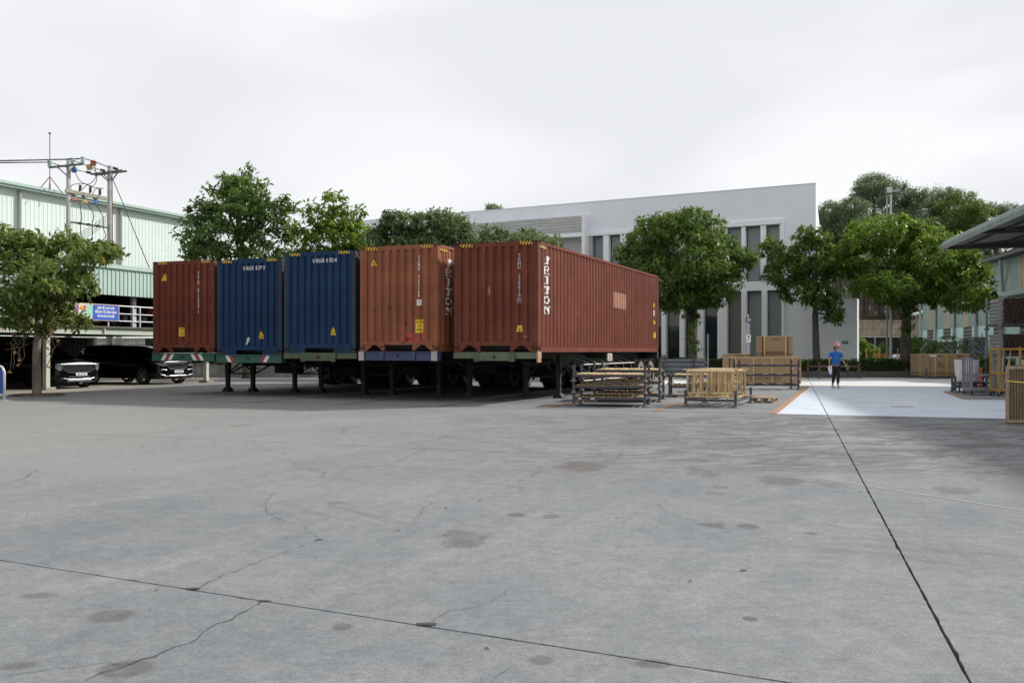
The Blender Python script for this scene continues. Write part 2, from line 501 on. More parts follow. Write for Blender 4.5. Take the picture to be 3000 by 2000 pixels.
# cracks in the slabs
def crop_px(c, org, k=0.63776): return (org[0] + c[0] * k, org[1] + c[1] * k)
CR = [(0, [(880,905),(1000,855),(1075,820),(1160,785),(1250,755),(1350,715),(1450,680),(1470,668)], 1.0),
 (0, [(1470,668),(1420,645),(1390,610),(1340,600),(1250,565),(1215,530),(1240,470),(1300,455),(1450,425),(1550,395)], .6),
 (0, [(1470,668),(1600,650),(1760,630),(1900,600),(1940,540),(1990,503),(2100,495),(2352,470)], .5),
 (0, [(1220,957),(1180,980),(1070,1020),(1050,1050),(980,1080),(910,1125),(800,1170),(700,1215),(620,1240),(480,1290),(370,1333)], 1.3),
 (0, [(620,1240),(420,1252),(200,1270),(0,1300)], .7), (0, [(1960,1065),(2050,1010),(2180,985),(2310,935),(2330,900)], .5),
 (0, [(0,420),(110,395),(120,420),(280,432),(540,440),(860,452),(1160,450),(1230,462)], .6), (0, [(110,395),(160,360),(195,350)], .8),
 (0, [(1960,255),(1880,290),(1820,322),(1700,340),(1500,360),(1480,390)], .7), (0, [(560,195),(700,185),(860,165),(980,148)], .8),
 (0, [(1780,338),(1950,345),(2200,360)], .5), (0, [(2352,1255),(2290,1300),(2250,1333)], .4),
 (1, [(500,275),(495,295),(400,322),(290,335),(140,355),(100,380),(95,395)], .7), (1, [(50,400),(25,420),(45,445),(35,460)], .6),
 (1, [(715,485),(675,520),(715,550),(610,600),(590,650),(540,668)], .5),
 (1, [(490,690),(490,720),(430,745),(370,775),(230,790)], .35), (1, [(370,775),(430,795),(500,815),(490,840),(380,865)], .4),
 (1, [(500,815),(640,812),(1000,822),(1500,825)], .25)]
rnd = random.Random(11)
for side_, pts, wd in CR:
    org = (0, 1150) if side_ == 0 else (1500, 1150)
    gp = [G(*crop_px(p, org)) for p in pts]
    path = []
    for a, b in zip(gp, gp[1:]):
        ln = math.hypot(b[0] - a[0], b[1] - a[1]); k = max(2, int(ln / 0.055))
        for j in range(k):
            t = j / k
            path.append((a[0] + (b[0] - a[0]) * t + rnd.uniform(-.024, .024), a[1] + (b[1] - a[1]) * t + rnd.uniform(-.024, .024)))
    path.append(gp[-1])
    mb = MB(); vs = []
    for i, p in enumerate(path):
        q = path[min(i + 1, len(path) - 1)]; o = path[max(i - 1, 0)]
        d = Vector((q[0] - o[0], q[1] - o[1])); d = d.normalized() if d.length else Vector((1, 0))
        w = 0.0022 * wd * rnd.uniform(0.3, 1.6) * (2.2 if rnd.random() < 0.05 else 1) * max(1.0, p[1] / 7)
        if i in (0, len(path) - 1): w = 0.0005
        vs += [(p[0] - d.y * w, p[1] + d.x * w, 0.004), (p[0] + d.y * w, p[1] - d.x * w, 0.004)]
    mb.add(vs, [(2 * i, 2 * i + 1, 2 * i + 3, 2 * i + 2) for i in range(len(path) - 1)])
    mb.obj('crack', M_JOINT, pavement)
# chips where cracks meet the joint
for (cx, cy, w) in [(890, 902, .06), (1215, 958, .04), (1965, 1064, .06), (1465, 675, .035)]:
    x, y = G(*crop_px((cx, cy), (0, 1150)))
    mb = MB(); n = 11
    mb.add([(x + math.cos(t) * w * rnd.uniform(.5, 1.1), y + math.sin(t) * w * .45 * rnd.uniform(.6, 1.2), 0.005) for t in [2 * math.pi * i / n for i in range(n)]], [tuple(range(n))])
    mb.obj('chip', M_JOINT, pavement)

# painted areas
def sheet(name, poly, z, m, kind=True, parent=None, split=True):
    polys = [poly]
    if split: polys = [clip(poly, JB, True, gB + .004), clip(poly, JB, False, gB + .004)]
    mb = MB()
    for p in polys:
        if len(p) < 3: continue
        a = sum(p[i][0] * p[(i + 1) % len(p)][1] - p[(i + 1) % len(p)][0] * p[i][1] for i in range(len(p)))
        if a < 0: p = p[::-1]
        mb.add([(x, y, z) for x, y in p], [tuple(range(len(p)))])
    o = mb.obj(name, m, parent)
    if kind: tag(o, kind='structure')
    return o
white = sheet('painted_floor_sunlit', [G(1690, 1122), G(2366, 1131), G(3080, 1132), G(3080, 1107), G(2360, 1106.5), G(1690, 1104)], 0.004, M_PAINT_SUNLIT)  # sunlit strip coloured in beyond the canopy shadow edge
blue = sheet('painted_floor', [G(2272, 1212), G(3080, 1229.5), G(3080, 1172), G(2830, 1170), G(2763.5, 1146), G(3080, 1140), G(3080, 1132.4), G(2368, 1131.4)], 0.004, M_PAINT_SHADED)
def stripe(a, b, w, z, m, name='marking', parent=None):
    d = Vector((b[0] - a[0], b[1] - a[1])).normalized(); n = Vector((-d.y, d.x)) * w / 2
    mb = MB(); mb.quad((a[0] - n.x, a[1] - n.y, z), (b[0] - n.x, b[1] - n.y, z), (b[0] + n.x, b[1] + n.y, z), (a[0] + n.x, a[1] + n.y, z))
    return mb.obj(name, m, parent)
mk = MB(); mk.add([(0, 0, -0.03)] * 3, [])
markings = bpy.data.objects.new('road_markings', None); SC.collection.objects.link(markings); tag(markings, kind='structure')
F0, F1 = G(408, 1171), G(2262, 1211)
stripe(F0, F1, 0.07, 0.005, M_LINEFAINT, 'painted_line', markings)
stripe(G(2267, 1211), G(2369, 1131), 0.16, 0.009, M_ORANGE, 'painted_line', markings)
stripe(G(2766, 1147.5), G(2829, 1170.5), 0.12, 0.009, M_ORANGE, 'painted_line', markings)
stripe(G(2830, 1171), G(3080, 1172.5), 0.07, 0.009, M_LINEFAINT, 'painted_line', markings)
b1, b2 = G(1588, 1197), G(1912, 1206)
bd = Vector((math.sin(R(20)), math.cos(R(20))))
fd = Vector((F1[0] - F0[0], F1[1] - F0[1])).normalized()
for k in range(-4, 2):
    o = Vector(b1) + fd * (2.72 * k)
    stripe(o, o + bd * (13 if k < 1 else 11), 0.12 if k > -1 else 0.09, 0.010, M_ORANGE if k >= 0 else M_LINEFAINT, 'painted_line', markings)
# red round floor mark
M_RED = mat('red_paint', (0.25, 0.03, 0.04), 0.6)
cx, cy = G(2643, 1191.5)
mb = MB(); n = 28; ro, ri = 0.26, 0.225
mb.add([(cx + math.cos(2 * math.pi * i / n) * r, cy + math.sin(2 * math.pi * i / n) * r, 0.009) for r in (ri, ro) for i in range(n)], [(i, n + i, n + (i + 1) % n, (i + 1) % n) for i in range(n)])
mb.quad((cx - .2, cy - .12, 0.010), (cx - .17, cy - .15, 0.010), (cx + .2, cy + .12, 0.010), (cx + .17, cy + .15, 0.010))
mb.obj('round_mark', M_RED, markings)
# faint white scratch line
M_SCR = mat('chalk_line', (0.42, 0.42, 0.42), 0.9, rust=0.6, rustcol=(0.3, 0.3, 0.3))
stripe(G(2420, 1404), G(3000, 1496), 0.015, 0.005, M_SCR, 'painted_line', markings)

# apron under the carport, light concrete
sheet('apron', [G(-400, 1178), G(40, 1172), G(300, 1139), G(640, 1118), G(640, 1090), G(-500, 1090)], 0.004, M_APRON, split=False)

# ================================================================== garden, kerb, hill
KY = 48.6
mb = MB()
mb.bx(8.0, 30, KY + 0.22, KY + 42, -0.1, 0.26)
mb.bx(-12, 8.0, KY + 8.0, KY + 42, -0.1, 0.2)
lawn = mb.obj('lawn', M_GRASS); tag(lawn, kind='structure')
M_KERB = mat('old_kerb', (0.13, 0.115, 0.10), 0.95, var=0.4, scale=3, bump=0.4, streak=0.7)
kerb = thing('kerb', 'low dark weathered concrete kerb along the foot of the hedge', 'kerb', (8.5, KY, 0))
tag(kerb, kind='structure')
xx = 0.0
while xx < 21:
    mb = MB(); mb.bx(xx + .008, xx + 1.49, 0, 0.2, 0, 0.30 + rnd.uniform(-.006, .006)); mb.obj('kerb_stone', M_KERB, kerb, bevel=0.015); xx += 1.5
# hill behind
M_HILL = mat('hill_slope', (0.06, 0.052, 0.034), 0.95, var=0.5, scale=0.4, bump=0.6)
mb = MB(); nx, ny = 40, 14
vs = []
for j in range(ny):
    for i in range(nx):
        x = -20 + i * 5.0; y = 92.5 + j * 6
        vs.append((x, y, 3.9 + min(j, 8) * 0.9 + math.sin(i * 1.3) * .25 + math.sin(j * 2.1 + i * .6) * .3 if j else 3.9))
mb.add(vs, [(j * nx + i, j * nx + i + 1, (j + 1) * nx + i + 1, (j + 1) * nx + i) for j in range(ny - 1) for i in range(nx - 1)])
hill = mb.obj('hill', M_HILL, smooth=True); tag(hill, kind='structure')
# retaining wall of big blocks with stains
M_RET = mat('retaining_blocks', (0.33, 0.29, 0.21), 0.95, var=0.3, scale=1.2, bump=0.5, streak=0.95, dirt=(0.08, 0.07, 0.05))
ret = thing('retaining_wall', 'tall stained block retaining wall below the wooded hill behind the fence', 'wall', (22, 92, 0))
for r_ in range(6):
    for c_ in range(15):
        mb = MB(); x0 = c_ * 1.6 + (0.8 if r_ % 2 else 0) - 4
        mb.bx(x0 + .012, x0 + 1.588, rnd.uniform(0, .03), 0.5, r_ * .72 + .012, r_ * .72 + .71)
        mb.obj('block', M_RET, ret)
mb = MB(); mb.bx(-4.2, 21, -0.06, 0.55, 4.33, 4.48); mb.obj('coping', M_RET, ret)
mb = MB(); mb.bx(-4.0, 20.8, .06, 0.45, 0, 4.32); mb.obj('gap_backing', M_JOINT, ret)  # dark slab added to stop light showing through the block gaps

# ================================================================== BUILDINGS
M_WHITE = mat('white_render', (0.775, 0.795, 0.85), 0.8, var=0.04, scale=0.5, bump=0.03, bscale=4, streak=0.06)
M_WHITE2 = mat('white_trim', (0.82, 0.83, 0.85), 0.75, var=0.03, scale=1.2)
M_GLASS = mat('window_glass', (0.016, 0.02, 0.022), 0.06, var=0.2, scale=0.5, spec=0.6)
M_BLIND = mat('roller_blind', (0.23, 0.26, 0.27), 0.5, var=0.05, scale=0.8, spec=0.6)
M_BLIND2 = mat('roller_blind_dark', (0.16, 0.15, 0.135), 0.4, var=0.08, scale=0.8, spec=0.6)
M_FRAME = mat('window_frame_dark', (0.05, 0.05, 0.055), 0.4)
def clad_mat():
    m = bpy.data.materials.new('stone_cladding'); m.use_nodes = True
    t = m.node_tree; nd = t.nodes; lk = t.links.new
    tc = nd.new('ShaderNodeTexCoord'); mp = nd.new('ShaderNodeMapping'); mp.inputs['Rotation'].default_value = (R(-90), 0, 0)
    lk(tc.outputs['Object'], mp.inputs['Vector'])
    br = nd.new('ShaderNodeTexBrick'); lk(mp.outputs[0], br.inputs['Vector'])
    br.inputs['Scale'].default_value = 1.0; br.inputs['Brick Width'].default_value = 1.2; br.inputs['Row Height'].default_value = 0.2
    br.inputs['Mortar Size'].default_value = 0.012
    br.inputs['Color1'].default_value = (0.50, 0.50, 0.49, 1); br.inputs['Color2'].default_value = (0.41, 0.41, 0.405, 1); br.inputs['Mortar'].default_value = (0.17, 0.17, 0.17, 1)
    lk(br.outputs['Color'], nd['Principled BSDF'].inputs['Base Color']); nd['Principled BSDF'].inputs['Roughness'].default_value = 0.8
    return m
M_CLAD = clad_mat()
OB = (17.6, 53.0); YB = 28.0
bdx, bdy = math.cos(R(YB)), -math.sin(R(YB))
wb = thing('office_building', 'large white two-storey office building with tall narrow windows and a sloping flat parapet', 'building', (OB[0], OB[1], 0), YB)
def fx(cropx): return line_at(1300 + cropx / 2.138, OB[0], OB[1], bdx, bdy)
def fdepth(t): return OB[1] + bdy * t
ZT = ZA(537, 53.0)
z_ut, z_ub, z_lt, z_lb = 8.85, 5.55, 4.98, 0.35
low = [(1040,1088),(1122,1172),(1210,1262),(1316,1365),(1392,1478),(1508,1590),(1628,1715),(1775,1865),(1897,1992),(2025,2118)]
up = [(930,1000),(1035,1107),(1143,1212),(1250,1330),(1392,1478),(1508,1590),(1628,1715),(1775,1865),(1890,1985),(2018,2105)]
DR = 0.38   # reveal depth
xl = -33.0
mb = MB()
mb.bx(xl, 0, 0, 0.4, z_ut, ZT); mb.obj('parapet_wall', M_WHITE, wb)
mb = MB(); mb.bx(xl, 0, -.03, 0.45, ZT, ZT + .03); mb.obj('parapet_cap', M_WHITE, wb)
mb = MB(); mb.bx(xl, fx(930), 0, 0.4, 0, z_ut); mb.obj('wall', M_CLAD, wb)
mb = MB(); mb.bx(fx(2118), 0, 0, 0.4, 0, z_ut); mb.obj('wall', M_WHITE, wb)
mb = MB(); mb.bx(fx(930), fx(2118), 0.02, 0.4, z_lt, z_ub); mb.obj('ledge', M_WHITE2, wb)
mb = MB(); mb.bx(fx(930), fx(2118), 0.02, 0.4, 0, z_lb); mb.obj('plinth', M_WHITE, wb)
for lst, z0, z1 in ((low, z_lb, z_lt), (up, z_ub, z_ut)):
    xs = [fx(930) if lst is up else fx(1000)] + [fx(q) for w in lst for q in w] + [fx(2118)]
    for i in range(0, len(xs) - 1, 2):
        if xs[i + 1] - xs[i] > 0.02:
            mb = MB(); mb.bx(xs[i], xs[i + 1], -0.05 if (i % 2 == 0) else 0, 0.4, z0, z1); mb.obj('column', M_WHITE2, wb)
    for i, (a, b) in enumerate(lst):
        x0, x1 = fx(a), fx(b)
        mb = MB()
        mb.bx(x0, x1, DR - .06, DR, z0, z0 + .06); mb.bx(x0, x1, DR - .06, DR, z1 - .06, z1)
        mb.bx(x0, x0 + .05, DR - .06, DR, z0 + .06, z1 - .06); mb.bx(x1 - .05, x1, DR - .06, DR, z0 + .06, z1 - .06)
        w = mb.obj('window', M_FRAME, wb)
        mb = MB(); mb.quad((x0 + .05, DR - .03, z0 + .06), (x1 - .05, DR - .03, z0 + .06), (x1 - .05, DR - .03, z1 - .06), (x0 + .05, DR - .03, z1 - .06))
        bl = {0: None}
        zb = None
        if lst is up: zb = z0 + .06; bm_ = M_BLIND
        elif i >= 7:
            zb = z0 + (.06 if i != 9 else 1.35); bm_ = M_BLIND if i > 7 else M_BLIND2
        elif i in (3, 4): zb = z0 + 2.6; bm_ = M_BLIND2
        elif i in (5, 6): zb = z0 + 3.2; bm_ = M_BLIND2
        mb.obj('pane', M_GLASS, w)
        if zb:
            m2 = MB(); m2.quad((x0 + .06, DR - .034, zb), (x1 - .06, DR - .034, zb), (x1 - .06, DR - .034, z1 - .07), (x0 + .06, DR - .034, z1 - .07)); m2.obj('blind', bm_, w)
# frame around the right group of windows
mb = MB()
mb.bx(fx(2118) - .0, fx(2136), -0.12, -0.002, 0, z_ut + .3); mb.bx(fx(1750), fx(2118), -0.12, -0.002, z_ut + .02, z_ut + .3); mb.obj('window_surround', M_WHITE2, wb)
mb = MB(); mb.bx(fx(897), fx(1500), -0.10, -0.002, z_ut + .02, z_ut + .24); mb.obj('lintel', M_WHITE2, wb)
# clad block projecting forward
xr = fx(890)
mb = MB(); mb.bx(xl + 4, xr, -0.62, -0.002, 9.05, 10.15); mb.obj('clad_block', M_CLAD, wb)
mb = MB(); mb.bx(xl + 4, xr, -0.66, -0.002, 8.8, 9.045); mb.obj('soffit_band', M_WHITE2, wb)
mb = MB(); mb.bx(xr + .002, xr + .22, -0.68, -0.003, 0, 10.2); mb.obj('fin', M_WHITE2, wb)
mb = MB(); mb.bx(fx(735), fx(747), -0.03, -0.001, 0.3, 8.6); mb.obj('slot_window', M_GLASS, wb)
# body, side walls, roof
SL = math.tan(R(YB - 19.3))
mb = MB(); mb.prism([(xl, .402), (-.01, .402), (-.01 - 17 * SL, 17.4), (xl, 17.4)], 0, ZT - .9); mb.obj('building_body', M_WHITE, wb)
# lower extension on the right
xe = line_at(2511, OB[0], OB[1], bdx, bdy)
mb = MB(); mb.bx(0.002, xe, -0.0, 0.35, 0, 4.35); mb.obj('side_wall', M_WHITE, wb)
mb = MB(); mb.bx(xe - .35, xe, 0.352, .8, 0, 4.35); mb.obj('side_wall', M_WHITE2, wb)
mb = MB(); mb.prism([(.003, 1.2), (.26, 1.2), (-.3, 5.2), (-.6, 5.2)], 4.351, ZT - 2.9); mb.obj('stair_block', M_WHITE2, wb)
M_SIGNB = mat('sign_navy', (0.015, 0.035, 0.16), 0.4)
M_SIGNW = mat('sign_white', (0.8, 0.8, 0.8), 0.4)
sx = line_at(2476, OB[0], OB[1], bdx, bdy); dz = fdepth(sx); sz = ZA(1002, dz)
sg = thing('wall_sign', 'small navy blue sign with white lettering on the white wall', 'sign', (OB[0] + bdx * sx, OB[1] + bdy * sx, sz), YB)
mb = MB(); mb.bx(-.155, .155, -.04, -.003, -.09, .09); mb.obj('board', M_SIGNB, sg)
text_on('lettering', 'HUONG\nRA', 0.085, ((0, -.044, .02), (1, 0, 0), (0, 0, 1)), M_SIGNW, sg, 1.0, 'CENTER', .002, .9)

# --- green warehouse far left
M_PALE = mat('pale_green_sheet', (0.60, 0.695, 0.655), 0.5, var=0.05, scale=0.6, streak=0.14)
M_MINT = mat('mint_trim', (0.33, 0.45, 0.40), 0.5, var=0.06, scale=0.7, streak=0.2)
M_PIPE = mat('grey_downpipe', (0.32, 0.33, 0.33), 0.5)
M_GREYM = mat('grey_metal', (0.20, 0.215, 0.23), 0.45, metal=0.3, var=0.2, scale=5)
def corr_sheet(mb, p0, p1, z0, z1, pitch=0.25, dep=0.03, out=(0, -1)):
    """ribbed metal sheet between two ground points"""
    p0 = Vector(p0); p1 = Vector(p1); d = p1 - p0; ln = d.length; d.normalize()
    o = Vector(out); n = int(ln / pitch); vs = []; 
    prof = [(0, 0), (.62, 0), (.72, 1), (.9, 1)]
    pts = []
    for i in range(n):
        for u, h in prof: pts.append(((i + u) * pitch, h * dep))
    pts.append((ln, 0))
    for z in (z0, z1):
        for s_, h in pts:
            q = p0 + d * s_ + o * h; vs.append((q.x, q.y, z))
    m = len(pts)
    mb.add(vs, [(i, i + 1, m + i + 1, m + i) for i in range(m - 1)])
YW = 22.5
w1 = thing('warehouse', 'long pale green corrugated metal warehouse at far left behind the utility poles', 'building', (-32, 57, 0), YW - 90)
# local x runs along the wall away from camera, local y points away (left); outward normal is -y
EZ = 11.95
segs = [-32, -3.6, 14.2, 24.5, 34]
def w1s(px): return line_at(px, -32, 57, math.sin(R(YW)), math.cos(R(YW)))
segs = [-30, w1s(53), w1s(349), 26]
for a, b in zip(segs, segs[1:]):
    for z0, z1 in ((0, 5.9), (5.905, 9.05), (9.055, EZ - .3)):
        mb = MB(); corr_sheet(mb, (a, 0), (b, 0), z0, z1, 0.33, 0.018, (0, -1)); mb.obj('wall_sheet', M_PALE, w1)
mb = MB(); mb.bx(-30, 26.3, -0.5, 0.35, EZ - .30, EZ - .02); mb.obj('fascia', M_MINT, w1)
mb = MB(); mb.bx(-30, 26.3, -0.60, -0.502, EZ - .16, EZ + .02); mb.obj('gutter', M_MINT, w1)
mb = MB(); vs = []
mb.add([(-30, -.52, EZ), (26.3, -.52, EZ), (26.3, 16, EZ + 1.4), (-30, 16, EZ + 1.4)], [(0, 1, 2, 3)]); mb.obj('roof', M_MINT, w1)
mb = MB(); mb.quad((26, 0, 0), (26, 16, 0), (26, 16, EZ + 1.3), (26, 0, EZ)); mb.obj('gable_wall', M_PALE, w1)
for px in (53, 349, 578):
    s_ = w1s(px); mb = MB(); mb.tube([(s_, -.16, 0), (s_, -.16, EZ - .3)], 0.11, 8); mb.obj('downpipe', M_PIPE, w1)

# --- lightning rod on that roof
rodY = 60
rod = thing('lightning_rod', 'thin lightning rod mast on a small tripod on the pale green warehouse roof', 'mast', (XA(146, rodY) , rodY, EZ - .3), 0)
mb = MB(); mb.tube([(0, 0, 0.1), (0, 0, ZA(395, rodY) - EZ + .3)], 0.03, 6); mb.ellipsoid((0, 0, ZA(392, rodY) - EZ + .33), (.09, .09, .09)); mb.obj('mast', M_GREYM, rod)
mb = MB()
for k in range(4):
    a = k * math.pi / 2 + .4; mb.tube([(math.cos(a) * .75, math.sin(a) * .75, .1), (0, 0, 1.15)], 0.03, 5)
mb.obj('stay', mat('rusty_red', (0.22, 0.07, 0.05)), rod)

# --- green warehouse right
M_DGREEN = mat('green_sheet', (0.25, 0.33, 0.295), 0.6, var=0.12, scale=0.8, streak=0.5)
M_TAN = mat('aged_translucent_strip', (0.44, 0.34, 0.22), 0.6, var=0.2, scale=1.5, streak=0.5)
M_TEAL = mat('teal_base', (0.42, 0.63, 0.59), 0.6, var=0.08, scale=1)
M_DKWIN = mat('dark_louvre', (0.05, 0.045, 0.04), 0.6, var=0.4, scale=4)
M_LOUV = mat('louvre_blade', (0.16, 0.14, 0.12), 0.5, var=0.3, scale=4)
YC = 11.2
ex, ey = 32.9, 73.3
w2 = thing('warehouse', 'dark green corrugated warehouse with tan strips and teal base at right', 'building', (ex, ey, 0), YC - 90)
# local +x = away from camera along wall, -y local = to the right?  (yaw-90: local x -> (sin yaw, cos yaw)); local +y -> left
def w2s(px): return line_at(px, ex, ey, math.sin(R(YC)), math.cos(R(YC)))
def c5(x): return 2500 + x / 3.484
EZ2 = 6.75
edges = [0.0]
tan = [(780, 796), (950, 972), (1130, 1160), (1385, 1420), (1695, 1742), (2010, 2080), (2500, 2600)]
cur = 0.0
for a, b in tan:
    sa, sb = w2s(c5(a)), w2s(c5(b))
    mb = MB(); corr_sheet(mb, (sa, 0), (cur, 0), 3.0, EZ2, 0.3, 0.03, (0, 1)); mb.obj('wall_sheet', M_DGREEN, w2)
    mb = MB(); corr_sheet(mb, (sb, 0), (sa, 0), 3.0, EZ2, 0.3, 0.03, (0, 1)); mb.obj('translucent_strip', M_TAN, w2)
    cur = sb
wins = [(750, 818), (915, 995), (1120, 1210), (1430, 1530), (1700, 1900)]
cur = 0.0
for a, b in wins:
    sa, sb = w2s(c5(a)), w2s(c5(b))
    mb = MB(); mb.bx(sa, cur, -.15, 0.0, 0, 2.995); mb.obj('base_wall', M_TEAL, w2)
    mb = MB(); mb.bx(sb, sa, -.15, 0.0, 0, 0.9); mb.obj('base_wall', M_TEAL, w2)
    mb = MB(); mb.bx(sb, sa, -.14, -.1, 0.9, 2.995); wn_ = mb.obj('window', M_DKWIN, w2)
    for k in range(8):
        z = 1.05 + k * .25
        mb = MB(); mb.beam((sb, -.04, z), (sa, -.04, z + rnd.uniform(-.03, .03)), 0.02, 0.13); mb.obj('louvre', M_LOUV, wn_)
    cur = sb
mb = MB(); mb.bx(-32, cur, -.15, 0.0, 0, 2.995); mb.obj('base_wall', M_TEAL, w2)
mb = MB(); mb.bx(-30, 0.3, -0.1, 0.75, EZ2 + .002, EZ2 + .22); mb.obj('eave', mat('dark_eave', (0.06, 0.065, 0.065), 0.6), w2)
mb = MB(); mb.add([(-30, .8, EZ2 + .24), (0.4, .8, EZ2 + .24), (0.4, -14, EZ2 + 3), (-30, -14, EZ2 + 3)], [(0, 1, 2, 3)]); mb.obj('roof', mat('old_roof', (0.22, 0.25, 0.23), 0.7, streak=.5), w2)
mb = MB(); mb.add([(0, 0, 0), (0, -14, 0), (0, -14, EZ2 + 2.8), (0, 0, EZ2)], [(0, 1, 2, 3)]); mb.obj('gable_wall', M_DGREEN, w2)
for x in (700, 855, 1045, 1270, 1545):
    s_ = w2s(c5(x)); mb = MB(); mb.tube([(s_, .14, 0), (s_, .14, 6.2 if x != 1545 else 5.3), (s_ - (.0 if x != 1545 else .9), .5, EZ2)], 0.1, 8); mb.obj('downpipe', M_PIPE, w2)
mb = MB()
s0 = w2s(c5(1565))
prof = [(0.03, 4.72), (.9, 4.72), (1.25, 4.6), (1.38, 4.35)]
vs = []
for s_ in (s0, s0 - 8):
    vs += [(s_, p[0], p[1]) for p in prof]
mb.add(vs, [(i, i + 1, 5 + i, 4 + i) for i in range(3)] + [(0, 1, 2, 3), (7, 6, 5, 4)]); mb.obj('awning', mat('awning_green', (0.23, 0.34, 0.30), 0.6, streak=.4), w2)

# --- canopy roof top right
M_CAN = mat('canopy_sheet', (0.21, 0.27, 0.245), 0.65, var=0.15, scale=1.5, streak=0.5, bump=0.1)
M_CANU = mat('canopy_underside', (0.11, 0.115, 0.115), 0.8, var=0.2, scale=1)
M_STEELD = mat('dark_steel', (0.045, 0.043, 0.043), 0.6, var=0.2)
cy0 = 40.0; cx0 = XA(2762, cy0); cz0 = ZA(729, cy0)
can = thing('canopy', 'open sided green corrugated roof canopy jutting in at the upper right', 'canopy', (cx0, cy0, 0), 12.3)
# local x = to the right, local y = away; roof runs from y=0 (far) to y=-32 (toward camera)
slope = 0.07
edge = [(0.0, -0.0), (-0.03, .12), (0.02, .24), (0.12, .33), (0.3, .38)]
ys = [0.25 - i * 0.11 for i in range(300)]
vs = []; m = len(edge) + 1
for i, y in enumerate(ys):
    r_ = 0.018 if i % 2 else 0
    for (x, z) in edge: vs.append((x - r_, y, cz0 + z + r_))
    vs.append((11, y, cz0 + .38 + 10.7 * slope + r_))
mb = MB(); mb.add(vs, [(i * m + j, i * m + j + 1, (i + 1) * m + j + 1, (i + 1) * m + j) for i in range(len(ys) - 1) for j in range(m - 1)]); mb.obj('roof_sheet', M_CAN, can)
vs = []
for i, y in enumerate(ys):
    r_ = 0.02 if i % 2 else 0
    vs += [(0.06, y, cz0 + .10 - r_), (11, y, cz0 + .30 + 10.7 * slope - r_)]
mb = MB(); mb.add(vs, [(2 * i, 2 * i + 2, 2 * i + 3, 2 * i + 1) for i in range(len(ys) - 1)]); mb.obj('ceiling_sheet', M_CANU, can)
mb = MB(); mb.bx(-.01, .05, -32.5, 0.2, cz0 - .03, cz0 + .1); mb.obj('edge_channel', mat('edge_channel', (0.23, 0.24, 0.235), 0.5), can)
for y in (0.0, -5.5, -11, -16.5, -22):
    mb = MB()
    mb.beam((0.1, y, cz0 + .02), (11, y, cz0 + (.0)), .12, .1)
    mb.beam((0.1, y, cz0 + .07), (11, y, cz0 + .1 + 10.9 * slope), .1, .12)
    if y == 0.0: mb.add([(0.1, y + .03, cz0 + .07), (11, y + .03, cz0 + .05), (11, y + .03, cz0 + 10.9 * slope), (.1, y + .03, cz0 + .08)], [(0, 1, 2, 3)])
    else:
        for x in range(1, 11, 2): mb.beam((x, y, cz0), (x + 1, y, cz0 + .1 + x * slope), .05, .05)
    mb.obj('rafter', M_STEELD, can)
for k in range(6):
    x = 0.9 + k * 1.7
    mb = MB(); mb.beam((x, 0.1, cz0 + .06 + x * slope), (x, -32, cz0 + .06 + x * slope), .06, .12); mb.obj('purlin', M_STEELD, can)
for y in (0, -11, -22):
    mb = MB(); mb.bx(7.9, 8.15, y - .12, y + .12, 0, cz0); mb.obj('post', M_GREYM, can)
# ================================================================== VEGETATION
def leaf_mat(name, c0, c1, c2, gloss=0.5, tr=0.36):
    m = bpy.data.materials.new(name); m.use_nodes = True
    t = m.node_tree; nd = t.nodes; lk = t.links.new
    b = nd['Principled BSDF']; b.inputs['Roughness'].default_value = gloss; b.inputs['Specular IOR Level'].default_value = 0.28
    at = nd.new('ShaderNodeAttribute'); at.attribute_name = 'tint'
    r = nd.new('ShaderNodeValToRGB'); e = r.color_ramp.elements
    e[0].position = 0.0; e[0].color = (*c0, 1); e[1].position = 0.85; e[1].color = (*c1, 1)
    k = e.new(1.0); k.color = (*c2, 1)
    lk(at.outputs['Fac'], r.inputs['Fac'])
    lk(r.outputs[0], b.inputs['Base Color'])
    tl = nd.new('ShaderNodeBsdfTranslucent'); mx = nd.new('ShaderNodeMixShader'); mx.inputs[0].default_value = tr
    hs = nd.new('ShaderNodeHueSaturation'); hs.inputs['Value'].default_value = 1.5; hs.inputs['Hue'].default_value = 0.485
    lk(r.outputs[0], hs.inputs['Color']); lk(hs.outputs[0], tl.inputs['Color'])
    lk(b.outputs[0], mx.inputs[1]); lk(tl.outputs[0], mx.inputs[2]); lk(mx.outputs[0], nd['Material Output'].inputs['Surface'])
    return m
LM_DARK = leaf_mat('leaf_dark', (0.036, 0.076, 0.020), (0.125, 0.205, 0.048), (0.16, 0.13, 0.03))
LM_MID = leaf_mat('leaf_mid', (0.030, 0.066, 0.016), (0.125, 0.205, 0.038), (0.25, 0.18, 0.03))
LM_BRIGHT = leaf_mat('leaf_bright', (0.035, 0.085, 0.012), (0.17, 0.27, 0.03), (0.28, 0.22, 0.04))
LM_GREY = leaf_mat('leaf_grey', (0.042, 0.078, 0.032), (0.16, 0.225, 0.09), (0.2, 0.18, 0.08))
LM_OLIVE = leaf_mat('leaf_olive', (0.042, 0.075, 0.018), (0.175, 0.235, 0.055), (0.26, 0.17, 0.05))
LM_FAR_HAZE = leaf_mat('leaf_far_haze', (0.072, 0.112, 0.060), (0.175, 0.235, 0.125), (0.22, 0.24, 0.15), gloss=.6)  # distance haze mixed into these leaf colours
LM_HEDGE = leaf_mat('leaf_hedge', (0.03, 0.065, 0.014), (0.11, 0.20, 0.03), (0.2, 0.26, 0.04))
M_BARK = mat('bark', (0.17, 0.145, 0.12), 0.95, var=0.45, scale=4, bump=0.8, bscale=9, stretch=(1, 1, .4))
